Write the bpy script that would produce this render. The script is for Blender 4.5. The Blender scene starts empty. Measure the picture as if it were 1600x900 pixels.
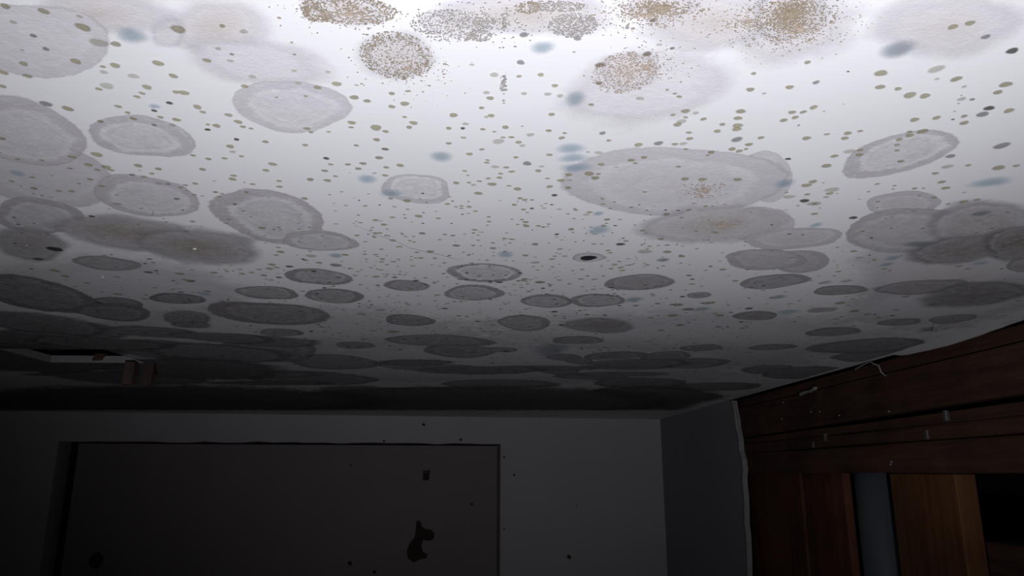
import bpy, bmesh, math, random
from mathutils import Vector, Matrix

scene = bpy.context.scene
COLL = scene.collection

# ------------------------------------------------------------------ camera
CEIL = 2.10                      # height of the plasterboard ceiling
cam_data = bpy.data.cameras.new('camera')
cam_data.sensor_width = 36.0
cam_data.lens = 26.0
cam_data.clip_start = 0.02
cam = bpy.data.objects.new('camera', cam_data)
COLL.objects.link(cam)
cam.location = (0.0, 0.0, 1.86)
cam.rotation_euler = (math.radians(90 + 14.0), 0.0, math.radians(-3.17))
scene.camera = cam

# ------------------------------------------------------------------ world, light, exposure
world = bpy.data.worlds.new('world')
scene.world = world
world.use_nodes = True
world.node_tree.nodes['Background'].inputs[0].default_value = (0.02, 0.018, 0.022, 1)
world.node_tree.nodes['Background'].inputs[1].default_value = 0.02

torch = bpy.data.lights.new('phone_torch', 'SPOT')
torch.energy = 37.5
torch.color = (0.91, 0.91, 1.0)
torch.spot_size = math.radians(99)
torch.spot_blend = 1.0
torch.shadow_soft_size = 0.006
torch_ob = bpy.data.objects.new('phone_torch', torch)
COLL.objects.link(torch_ob)
torch_ob.location = (0.03, -0.12, 1.63)
torch_ob.rotation_euler = (math.radians(90 + 32.0), 0.0, math.radians(-4.5))

scene.view_settings.view_transform = 'Standard'
scene.view_settings.look = 'None'
scene.view_settings.exposure = 0.0
scene.view_settings.gamma = 1.0
scene.view_settings.use_curve_mapping = False
scene.cycles.transparent_max_bounces = 24

# ------------------------------------------------------------------ helpers
def link(o, parent=None):
    COLL.objects.link(o)
    if parent is not None:
        o.parent = parent
    return o

def obj(name, bm, mat, parent=None, smooth=False, loc=None):
    me = bpy.data.meshes.new(name)
    bm.normal_update()
    bm.to_mesh(me)
    bm.free()
    if smooth:
        for p in me.polygons:
            p.use_smooth = True
    for m in (mat if isinstance(mat, (list, tuple)) else [mat]):
        me.materials.append(m)
    o = bpy.data.objects.new(name, me)
    if loc is not None:
        o.location = loc
    return link(o, parent)

def empty(name, loc):
    o = bpy.data.objects.new(name, None)
    o.location = loc
    o.empty_display_size = 0.05
    return link(o)

def tag(o, label=None, cat=None, group=None, kind=None):
    if label: o['label'] = label
    if cat: o['category'] = cat
    if group: o['group'] = group
    if kind: o['kind'] = kind
    return o

def add_box(bm, x0, x1, y0, y1, z0, z1, mi=0):
    vs = [bm.verts.new((x, y, z)) for z in (z0, z1) for y in (y0, y1) for x in (x0, x1)]
    fs = []
    for q in ((0, 2, 3, 1), (4, 5, 7, 6), (0, 1, 5, 4), (2, 6, 7, 3), (0, 4, 6, 2), (1, 3, 7, 5)):
        f = bm.faces.new([vs[i] for i in q]); f.material_index = mi; fs.append(f)
    return vs, fs

def add_prism(bm, pts, axis, a, b, mi=0, side_mi=None):
    """extrude a closed outline (2D) along an axis ('x': pts are (y,z); 'z': pts are (x,y); 'y': (x,z))"""
    def P(u, v, w):
        return {'x': (w, u, v), 'y': (u, w, v), 'z': (u, v, w)}[axis]
    A = [bm.verts.new(P(u, v, a)) for u, v in pts]
    B = [bm.verts.new(P(u, v, b)) for u, v in pts]
    f = bm.faces.new(A); f.material_index = mi
    f = bm.faces.new(list(reversed(B))); f.material_index = mi
    n = len(pts)
    for i in range(n):
        f = bm.faces.new((A[i], B[i], B[(i + 1) % n], A[(i + 1) % n]))
        f.material_index = mi if side_mi is None else side_mi
    bmesh.ops.recalc_face_normals(bm, faces=bm.faces)

def add_tube(bm, pts, r, n=8):
    rings = []
    pts = [Vector(p) for p in pts]
    for i, p in enumerate(pts):
        d = (pts[min(i + 1, len(pts) - 1)] - pts[max(i - 1, 0)]).normalized()
        u = d.orthogonal().normalized() if not rings else (pu - d * pu.dot(d)).normalized()
        pu = u
        v = d.cross(u)
        rr = r[i] if isinstance(r, (list, tuple)) else r
        rings.append([bm.verts.new(p + (u * math.cos(2 * math.pi * k / n) + v * math.sin(2 * math.pi * k / n)) * rr) for k in range(n)])
    for a, b in zip(rings, rings[1:]):
        for k in range(n):
            bm.faces.new((a[k], a[(k + 1) % n], b[(k + 1) % n], b[k]))
    bm.faces.new(list(reversed(rings[0]))); bm.faces.new(rings[-1])
    bmesh.ops.recalc_face_normals(bm, faces=bm.faces)

# ------------------------------------------------------------------ materials
class NT:
    def __init__(self, name):
        self.m = bpy.data.materials.new(name)
        self.m.use_nodes = True
        self.t = self.m.node_tree
        self.t.nodes.clear()
        self.out = self.t.nodes.new('ShaderNodeOutputMaterial')
    def n(self, kind, **kw):
        nd = self.t.nodes.new('ShaderNode' + kind)
        for k, v in kw.items():
            setattr(nd, k, v)
        return nd
    def l(self, a, b):
        self.t.links.new(a, b)
    def val(self, sock, v):
        if isinstance(v, (int, float, tuple)):
            sock.default_value = v
        else:
            self.l(v, sock)
    def math(self, op, a, b=0.0, clamp=False):
        nd = self.n('Math', operation=op, use_clamp=clamp)
        self.val(nd.inputs[0], a); self.val(nd.inputs[1], b)
        return nd.outputs[0]
    def mix(self, fac, a, b):
        nd = self.n('Mix', data_type='RGBA')
        self.val(nd.inputs[0], fac); self.val(nd.inputs[6], a); self.val(nd.inputs[7], b)
        return nd.outputs[2]
    def ramp(self, fac, stops, interp='LINEAR'):
        nd = self.n('ValToRGB')
        cr = nd.color_ramp
        cr.interpolation = interp
        while len(cr.elements) < len(stops):
            cr.elements.new(0.5)
        for e, (p, c) in zip(cr.elements, stops):
            e.position = p
            e.color = c if isinstance(c, tuple) else (c, c, c, 1)
        self.l(fac, nd.inputs[0])
        return nd.outputs[0]
    def noise(self, vec, scale, detail=3, rough=0.55, dist=0.0):
        nd = self.n('TexNoise')
        nd.inputs['Scale'].default_value = scale
        nd.inputs['Detail'].default_value = detail
        nd.inputs['Roughness'].default_value = rough
        nd.inputs['Distortion'].default_value = dist
        if vec is not None:
            self.l(vec, nd.inputs['Vector'])
        return nd.outputs[0]
    def mapping(self, vec, scale=(1, 1, 1), rot=(0, 0, 0)):
        nd = self.n('Mapping')
        nd.inputs['Scale'].default_value = scale
        nd.inputs['Rotation'].default_value = rot
        self.l(vec, nd.inputs[0])
        return nd.outputs[0]
    def bsdf(self, color, rough=0.8, spec=0.3, bump=None, bstr=0.3, bdist=0.001):
        b = self.n('BsdfPrincipled')
        self.val(b.inputs['Base Color'], color)
        self.val(b.inputs['Roughness'], rough)
        b.inputs['Specular IOR Level'].default_value = spec
        if bump is not None:
            bp = self.n('Bump')
            bp.inputs['Strength'].default_value = bstr
            bp.inputs['Distance'].default_value = bdist
            self.l(bump, bp.inputs['Height'])
            self.l(bp.outputs[0], b.inputs['Normal'])
        return b
    def finish(self, b, alpha=None):
        if alpha is None:
            self.l(b.outputs[0], self.out.inputs[0])
        else:
            tr = self.n('BsdfTransparent')
            mx = self.n('MixShader')
            self.l(alpha, mx.inputs[0]); self.l(tr.outputs[0], mx.inputs[1]); self.l(b.outputs[0], mx.inputs[2])
            self.l(mx.outputs[0], self.out.inputs[0])
        return self.m

def mat_plaster(name, base, mottle=0.06, streak=0.0, bump=0.25):
    t = NT(name)
    pos = t.n('NewGeometry').outputs['Position']
    n1 = t.noise(pos, 5.0, 4)
    n2 = t.noise(t.mapping(pos, (3, 40, 10)), 6.0, 3)
    n3 = t.noise(pos, 420.0, 3)
    f = t.math('ADD', t.math('MULTIPLY', t.math('SUBTRACT', n1, 0.5), mottle * 2), t.math('MULTIPLY', t.math('SUBTRACT', n2, 0.5), streak * 2))
    k = t.math('ADD', f, 1.0)
    nd = t.n('VectorMath', operation='SCALE')
    nd.inputs[0].default_value = base[:3]
    t.l(k, nd.inputs['Scale'])
    h = t.math('ADD', t.math('MULTIPLY', n3, 0.5), t.math('MULTIPLY', n2, 0.35))
    b = t.bsdf(nd.outputs[0], 0.62, 0.35, h, bump, 0.0006)
    return t.finish(b)

def mat_wood(name, dark, light, axis, knots=0.0):
    t = NT(name)
    pos = t.n('NewGeometry').outputs['Position']
    sc = {'y': (24, 1.2, 24), 'z': (24, 24, 1.2)}[axis]
    m = t.mapping(pos, sc)
    n1 = t.noise(m, 2.2, 6, 0.65, 0.6)
    n2 = t.noise(m, 9.0, 3, 0.6)
    n3 = t.noise(pos, 6.0, 4)
    g = t.math('ADD', t.math('MULTIPLY', n1, 0.7), t.math('MULTIPLY', n2, 0.3))
    g = t.math('ADD', g, t.math('MULTIPLY', t.math('SUBTRACT', n3, 0.5), 0.8))
    c = t.ramp(g, [(0.3, dark), (0.72, light)])
    b = t.bsdf(c, 0.7, 0.25, n2, 0.4, 0.001)
    return t.finish(b)

def mat_plain(name, col, rough=0.6, spec=0.3, metal=0.0, bump=None):
    t = NT(name)
    pos = t.n('NewGeometry').outputs['Position']
    n = t.noise(pos, bump or 60.0, 4)
    c = t.mix(n, tuple(v * 0.75 for v in col[:3]) + (1,), tuple(min(1, v * 1.2) for v in col[:3]) + (1,))
    b = t.bsdf(c, rough, spec, n, 0.2, 0.001)
    b.inputs['Metallic'].default_value = metal
    return t.finish(b)

def mat_colony():
    """fuzzy film of mould: rings follow the outline (UV radius), each colony sets its tint and tone, painted shading included"""
    t = NT('mould_falloff_film')
    uv = t.n('UVMap').outputs[0]
    pos = t.n('NewGeometry').outputs['Position']
    ln = t.n('VectorMath', operation='LENGTH'); t.l(uv, ln.inputs[0])
    r0 = ln.outputs['Value']
    nz = t.noise(pos, 24.0, 5, 0.6)
    mid = t.noise(pos, 85.0, 5, 0.65)
    fine = t.noise(pos, 420.0, 4, 0.7)
    def att(nm):
        a = t.n('Attribute', attribute_type='OBJECT', attribute_name=nm)
        return a.outputs['Fac']
    tone, ring, brown = att('film_tone'), att('ring_contrast'), att('brown_core')
    # rings sit off centre by a different amount in every colony
    rn = t.math('MULTIPLY', t.n('ObjectInfo').outputs['Random'], 6.283)
    sp = t.n('SeparateXYZ'); t.l(uv, sp.inputs[0])
    off = t.math('ADD', t.math('MULTIPLY', sp.outputs[0], t.math('COSINE', rn)), t.math('MULTIPLY', sp.outputs[1], t.math('SINE', rn)))
    r = t.math('ADD', r0, t.math('MULTIPLY', off, 0.10))
    r = t.math('ADD', r, t.math('MULTIPLY', t.math('SUBTRACT', nz, 0.5), 0.36))
    r = t.math('ADD', r, t.math('MULTIPLY', t.math('SUBTRACT', mid, 0.5), 0.22))
    prof = t.ramp(r, [(0.0, 0.50), (0.22, 0.34), (0.34, 0.50), (0.44, 0.34), (0.54, 0.52), (0.62, 0.10), (0.67, 0.18), (0.74, 0.88), (0.84, 1.0), (1.0, 0.86)])
    prof = t.math('ADD', t.math('MULTIPLY', t.math('SUBTRACT', prof, 1.0), ring), 1.0)
    tex = t.math('ADD', t.math('MULTIPLY', t.math('SUBTRACT', fine, 0.5), 0.75), t.math('MULTIPLY', t.math('SUBTRACT', mid, 0.5), 0.9))
    prof = t.math('ADD', prof, t.math('MULTIPLY', tex, t.math('ADD', 0.45, t.math('MULTIPLY', ring, 0.9))), True)
    re = t.math('ADD', r0, t.math('MULTIPLY', t.math('SUBTRACT', mid, 0.5), 0.16))
    mr = t.n('MapRange', interpolation_type='SMOOTHSTEP')
    t.l(t.math('ADD', re, t.math('MULTIPLY', t.math('MULTIPLY', t.math('SUBTRACT', nz, 0.42), att('edge_softness')), 1.2)), mr.inputs[0])
    t.l(t.math('SUBTRACT', 0.97, att('edge_softness')), mr.inputs[1])
    mr.inputs[2].default_value = 0.975; mr.inputs[3].default_value = 1.0; mr.inputs[4].default_value = 0.0
    edge = mr.outputs[0]
    core = t.ramp(r, [(0.0, 1.0), (0.75, 0.0)], 'EASE')
    bc = t.math('MULTIPLY', core, brown, True)
    shade = t.n('CombineColor')
    for i, k in enumerate((0.0, 0.085, 0.06)):          # darker tones are a little browner
        t.l(t.math('MULTIPLY', tone, t.math('SUBTRACT', 1.0, t.math('MULTIPLY', t.math('SUBTRACT', 1.0, tone), k))), shade.inputs[i])
    warm = t.n('CombineColor')
    for i, k in enumerate((0.68, 0.585, 0.45)):
        t.l(t.math('MULTIPLY', tone, k), warm.inputs[i])
    film = t.mix(bc, shade.outputs[0], warm.outputs[0])
    fl = t.noise(pos, 210.0, 3, 0.6)
    fleck = t.math('MULTIPLY', t.ramp(fl, [(0.56, 0.0), (0.70, 1.0)]), t.math('ADD', 0.12, t.math('MULTIPLY', ring, 0.45)))
    prof = t.math('SUBTRACT', prof, fleck, True)
    col = t.mix(prof, (0.80, 0.80, 0.79, 1), film)
    h = t.math('ADD', fine, t.math('MULTIPLY', mid, 1.5))
    b = t.bsdf(col, 0.9, 0.1, h, 0.35, 0.0010)
    return t.finish(b, t.math('MULTIPLY', edge, 0.9))

def mat_spot(name, c_in, c_rim, strength, soft, rimmed=True):
    t = NT(name)
    uv = t.n('UVMap').outputs[0]
    pos = t.n('NewGeometry').outputs['Position']
    ln = t.n('VectorMath', operation='LENGTH'); t.l(uv, ln.inputs[0])
    r0 = ln.outputs['Value']
    var = t.noise(pos, 14.0, 2)
    fine = t.noise(pos, 700.0, 3)
    r = t.math('ADD', r0, t.math('MULTIPLY', t.math('SUBTRACT', fine, 0.5), 0.3))
    edge = t.ramp(r, [(1.0 - soft, 1.0), (0.99, 0.0)], 'EASE')
    if rimmed:
        k = t.ramp(r, [(0.0, 0.75), (0.35, 0.15), (0.72, 1.0), (1.0, 0.3)])
    else:
        k = t.ramp(r, [(0.0, 1.0), (1.0, 0.0)])
    col = t.mix(k, c_in, c_rim)
    col = t.mix(t.ramp(var, [(0.35, 0.0), (0.65, 0.45)]), col, (0.20, 0.195, 0.17, 1))
    a = t.math('MULTIPLY', edge, t.math('MULTIPLY', strength, t.math('ADD', 0.75, t.math('MULTIPLY', var, 0.5))), True)
    b = t.bsdf(col, 0.85, 0.15, fine, 0.4, 0.0004)
    return t.finish(b, a)

M = {}
M['ceiling'] = mat_plaster('painted_plasterboard', (0.80, 0.80, 0.79), 0.05, 0.012, 0.2)
M['wall'] = mat_plaster('grey_plasterboard', (0.40, 0.385, 0.385), 0.07, 0.0, 0.15)
M['wall_side'] = mat_plaster('side_plasterboard', (0.28, 0.26, 0.275), 0.08, 0.0, 0.15)
M['door'] = mat_plaster('dull_grey_panel', (0.21, 0.185, 0.18), 0.10, 0.0, 0.1)
M['gypsum'] = mat_plain('raw_gypsum', (0.27, 0.26, 0.255), 0.9, 0.1)
M['floor'] = mat_plain('concrete', (0.10, 0.095, 0.09), 0.9, 0.1, bump=8)
M['earth'] = mat_plain('dark_backing', (0.025, 0.02, 0.018), 0.95, 0.05, bump=8)
M['wood_red'] = mat_wood('dark_red_timber', (0.034, 0.017, 0.012, 1), (0.105, 0.05, 0.033, 1), 'y')
M['wood_red_up'] = mat_wood('dark_red_plank', (0.05, 0.018, 0.009, 1), (0.14, 0.05, 0.026, 1), 'z')
M['wood_orange'] = mat_wood('orange_plank', (0.06, 0.024, 0.010, 1), (0.15, 0.065, 0.024, 1), 'z')
M['wood_stub'] = mat_wood('pale_brown_stub', (0.05, 0.035, 0.028, 1), (0.12, 0.08, 0.06, 1), 'z')
M['pipe'] = mat_plain('grey_plastic', (0.075, 0.088, 0.10), 0.42, 0.5, bump=5)
M['metal'] = mat_plain('dull_steel', (0.16, 0.15, 0.14), 0.5, 0.5, 0.6)
M['white_bit'] = mat_plain('white_plaster_bit', (0.55, 0.55, 0.54), 0.8, 0.3)
M['colony'] = mat_colony()
M['olive'] = mat_spot('olive_mould', (0.50, 0.455, 0.18, 1), (0.22, 0.185, 0.055, 1), 0.52, 0.45)
M['faint'] = mat_spot('faint_olive_mould', (0.50, 0.47, 0.32, 1), (0.36, 0.33, 0.20, 1), 0.34, 0.45)
M['greyspot'] = mat_spot('grey_mould', (0.20, 0.20, 0.20, 1), (0.12, 0.12, 0.13, 1), 0.5, 0.4)
M['darkspot'] = mat_spot('dark_mould', (0.05, 0.05, 0.05, 1), (0.06, 0.06, 0.05, 1), 0.75, 0.4)
M['brownspot'] = mat_spot('brown_mould', (0.20, 0.15, 0.09, 1), (0.15, 0.11, 0.065, 1), 0.6, 0.4)
M['black'] = mat_spot('black_mould', (0.004, 0.004, 0.006, 1), (0.004, 0.004, 0.006, 1), 1.0, 0.25, False)
M['blue'] = mat_spot('blue_mould', (0.54, 0.66, 0.72, 1), (0.26, 0.43, 0.53, 1), 0.45, 0.75, False)
M['bluedark'] = mat_spot('slate_blue_mould', (0.34, 0.40, 0.45, 1), (0.15, 0.20, 0.25, 1), 0.5, 0.7, False)
M['gran0'] = mat_plain('brown_granules', (0.27, 0.225, 0.16), 0.9, 0.1, bump=300)
M['gran1'] = mat_plain('grey_granules', (0.33, 0.31, 0.275), 0.9, 0.1, bump=300)
M['gran2'] = mat_plain('beige_granules', (0.38, 0.315, 0.24), 0.9, 0.1, bump=300)

# ------------------------------------------------------------------ the room
XW = 0.883                       # face of the side wall
XL, YB = -2.3, -1.6              # left wall and wall behind the viewer
XO = 1.45                        # far side of the dark space behind the framing
YC = 3.45                        # far corner
ANG = math.radians(6.56)         # the far wall runs slightly askew
TH = 0.014                       # plasterboard thickness
HX0, HX1, HY0, HY1 = -0.942, -0.735, 1.515, 1.700    # square hole cut in the ceiling

bm = bmesh.new()
YE = 3.62
add_box(bm, XL, HX0, YB, YE, CEIL, CEIL + TH)
add_box(bm, HX1, XW + 0.004, YB, YE, CEIL, CEIL + TH)
add_box(bm, HX0, HX1, YB, HY0, CEIL, CEIL + TH)
add_box(bm, HX0, HX1, HY1, YE, CEIL, CEIL + TH)
ceiling = tag(obj('ceiling', bm, M['ceiling']), 'white painted plasterboard ceiling covered with mould colonies and spots', kind='structure')

# cut edges of the hole, raw gypsum a hair proud of the paint
def hole_edge(x0, x1, y0, y1):
    b = bmesh.new()
    add_box(b, x0, x1, y0, y1, CEIL - 0.0015, CEIL + TH)
    o = obj('cut_edge', b, M['gypsum'], ceiling)
    o['label'] = 'raw pale plasterboard edge of the square hole'
hole_edge(HX0, HX1, HY1 - 0.004, HY1 + 0.002)
bm = bmesh.new()
add_prism(bm, [(HX1 - 0.104, CEIL + TH + 0.004), (HX1 - 0.110, CEIL + 0.003), (HX1 - 0.092, CEIL + 0.004), (HX1 - 0.082, CEIL + TH + 0.004)], 'y', HY1 - 0.012, HY1 - 0.0042)
obj('dark_notch', bm, M['wood_red'], ceiling)  # added dark piece standing in for a notch in the cut edge
hole_edge(HX0 - 0.003, HX0 + 0.004, HY0, HY1)
bm = bmesh.new(); add_box(bm, -1.3, -0.4, 1.2, 2.1, CEIL + 0.16, CEIL + 0.18)
obj('subfloor_board', bm, M['wood_red'], ceiling)
for xa in (-1.02, -0.70):
    bm = bmesh.new(); add_box(bm, xa, xa + 0.045, 1.2, 2.1, CEIL + TH + 0.001, CEIL + 0.159)
    obj('joist', bm, M['wood_red'], ceiling)
bm = bmesh.new(); add_box(bm, -0.97, -0.72, 1.2, 1.22, CEIL + TH + 0.001, CEIL + 0.158); obj('blocking', bm, M['wood_red'], ceiling)
bm = bmesh.new(); add_box(bm, -0.97, -0.72, 1.95, 1.97, CEIL + TH + 0.001, CEIL + 0.158); obj('blocking', bm, M['wood_red'], ceiling)

bm = bmesh.new(); add_box(bm, XL - 0.1, XO + 0.1, YB - 0.1, 3.8, -0.1, 0.0)
tag(obj('floor', bm, M['floor']), 'dark concrete floor far below the ceiling', kind='structure')
bm = bmesh.new(); add_box(bm, XL - 0.08, XL, YB, 3.6, 0.0, CEIL + TH)
tag(obj('wall_left', bm, M['wall']), 'grey plasterboard wall on the left side', kind='structure')
bm = bmesh.new(); add_box(bm, XL - 0.08, XO + 0.08, YB - 0.08, YB, 0.0, CEIL + 0.2)
tag(obj('wall_front', bm, M['wall']), 'grey wall behind the viewer', kind='structure')
bm = bmesh.new(); add_box(bm, XO, XO + 0.08, YB, 3.7, 0.0, CEIL + 0.2)
tag(obj('wall_outer', bm, M['earth']), 'dark back of the space behind the timber framing', kind='structure')

# far wall, built in its own frame: x runs along it (0 at the corner, negative to the left), y into it
def place_far(o):
    o.location = (XW, YC, 0.0)
    o.rotation_euler = (0, 0, ANG)
    return o
DX0, DX1, DZ = (-2.565, -0.753, 1.983)
bm = bmesh.new()
WL = -3.3
add_box(bm, WL, DX0, 0, 0.16, 0, CEIL)
add_box(bm, DX1, 0.7, 0, 0.16, 0, CEIL)
# lintel with a slightly uneven lower edge
pts = [(DX0, CEIL), (DX0, DZ)]
rnd = random.Random(3)
N = 26
for i in range(1, N):
    pts.append((DX0 + (DX1 - DX0) * i / N, DZ + rnd.uniform(-0.003, 0.004)))
pts += [(DX1, DZ), (DX1, CEIL)]
add_prism(bm, pts, 'y', 0, 0.16)
wall_back = tag(place_far(obj('wall_back', bm, M['wall'])), 'grey plasterboard end wall around the recessed panel', kind='structure')
bm = bmesh.new()
add_box(bm, DX0 + 0.045, DX1 - 0.002, 0.085, 0.125, 0, DZ - 0.006)
door = tag(place_far(obj('door_1', bm, M['door'])), 'dull dark grey recessed panel door in the end wall', kind='structure')
bm = bmesh.new(); add_box(bm, DX0 - 0.05, DX1 + 0.05, 0.13, 0.15, 0, CEIL)
obj('door_shade_backing', bm, M['earth'], door)  # near-black sheet stands in for the jamb's shadow in the side gap

def blot(name, parent, x, z, pts, mat, y, label=None, scale=1.0):
    b = bmesh.new()
    add_prism(b, [(x + u * scale, z + v * scale) for u, v in pts], 'y', y - 0.0015, y + 0.0005)
    o = obj(name, b, mat, parent)
    if label: o['label'] = label
    return o
def roundish(r, seed, n=9):
    q = random.Random(seed)
    return [(r * math.cos(2 * math.pi * k / n) * q.uniform(.7, 1.15), r * math.sin(2 * math.pi * k / n) * q.uniform(.7, 1.15)) for k in range(n)]
M['stain'] = mat_plain('black_stain', (0.05, 0.042, 0.032), 0.9, 0.1)
for i, (x, z, r) in enumerate([(-1.096, 2.065, 0.007), (-0.736, 1.926, 0.005), (-0.692, 1.849, 0.005), (-0.735, 1.62, 0.004), (-0.448, 1.502, 0.01), (-0.931, 2.0, 0.006), (-1.266, 1.992, 0.005), (-0.409, 1.716, 0.003)]):
    blot('mould_spot', wall_back, x, z, roundish(r, i), M['stain'], 0.0)
for i, (x, z, r) in enumerate([(-2.396, 1.515, 0.032), (-1.387, 1.484, 0.01), (-0.869, 1.722, 0.007), (-1.405, 1.89, 0.005), (-1.283, 1.448, 0.008)]):
    blot('mould_spot', door, x, z, roundish(r, 50 + i), M['stain'], 0.085)
x, z = (-1.099, 1.57)
blot('broken_patch', door, x, z, [(-.012, .085), (.006, .083), (.012, .06), (.03, .05), (.055, .046), (.068, .03), (.066, .008), (.045, .0),
     (.02, .004), (.012, -.02), (.02, -.045), (.04, -.055), (.036, -.072), (.01, -.075), (-.02, -.088), (-.045, -.07), (-.05, -.04), (-.04, -.01), (-.018, .015), (-.014, .05)],
     M['stain'], 0.085, 'dark broken patch low on the panel')
x, z = (-1.074, 1.852)
bm = bmesh.new()
add_box(bm, x - 0.014, x + 0.014, 0.079, 0.085, z - 0.026, z + 0.016)
latch = obj('latch_plate', bm, M['stain'], door)
latch['label'] = 'small dark metal latch plate'
bm = bmesh.new()
add_tube(bm, [(x - 0.015, 0.070, z + 0.006), (x, 0.066, z + 0.010), (x + 0.016, 0.072, z + 0.013)], 0.0045, 8)
obj('latch_pin', bm, M['metal'], latch)['label'] = 'shiny latch pin'

# side wall: a strip of plasterboard with a ragged cut edge
edge = [(2.520, 2.0995), (2.474, 2.095), (2.470, 2.06), (2.452, 2.03), (2.456, 2.005), (2.436, 1.962), (2.440, 1.93), (2.425, 1.90), (2.418, 1.868),
        (2.432, 1.84), (2.428, 1.78), (2.438, 1.70), (2.436, 1.62), (2.448, 1.54), (2.44, 1.3), (2.45, 0.9), (2.44, 0.4), (2.445, 0.0)]
bm = bmesh.new()
add_prism(bm, edge + [(3.47, 0.0), (3.47, 2.0995)], 'x', XW, XW + 0.0125)
wall_right = tag(obj('wall_right', bm, M['wall_side']), 'narrow grey plasterboard side wall ending in a ragged cut edge', kind='structure')
bm = bmesh.new()
rnd = random.Random(8)
le = edge[1:]
den = []
for (a, b) in zip(le, le[1:]):
    k = max(1, int(abs(a[1] - b[1]) / 0.03))
    for i in range(k):
        den.append((a[0] + (b[0] - a[0]) * i / k, a[1] + (b[1] - a[1]) * i / k))
outer = [(y - rnd.uniform(.004, .010), z) for y, z in den]
prev = None
for (y0, z0), (y1, z1) in zip(den, outer):
    cur = [bm.verts.new((XW - 0.002, y0 + 0.012, z0)), bm.verts.new((XW - 0.003, y1, z1)), bm.verts.new((XW + 0.014, y1, z1)), bm.verts.new((XW + 0.014, y0 + 0.006, z0))]
    if prev:
        for k in range(3):
            bm.faces.new((prev[k], prev[k + 1], cur[k + 1], cur[k]))
    prev = cur
bmesh.ops.recalc_face_normals(bm, faces=bm.faces)
obj('cut_edge', bm, M['gypsum'], wall_right)['label'] = 'ragged pale gypsum edge of the side wall'
bm = bmesh.new()
add_tube(bm, [(XW + 0.004, 2.462, 2.092), (XW - 0.004, 2.445, 2.05), (XW - 0.003, 2.435, 2.0), (XW, 2.424, 1.96)], [.003, .005, .006, .003], 6)
obj('torn_paper', bm, M['gypsum'], wall_right)['label'] = 'curled strip of torn facing paper'

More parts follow.
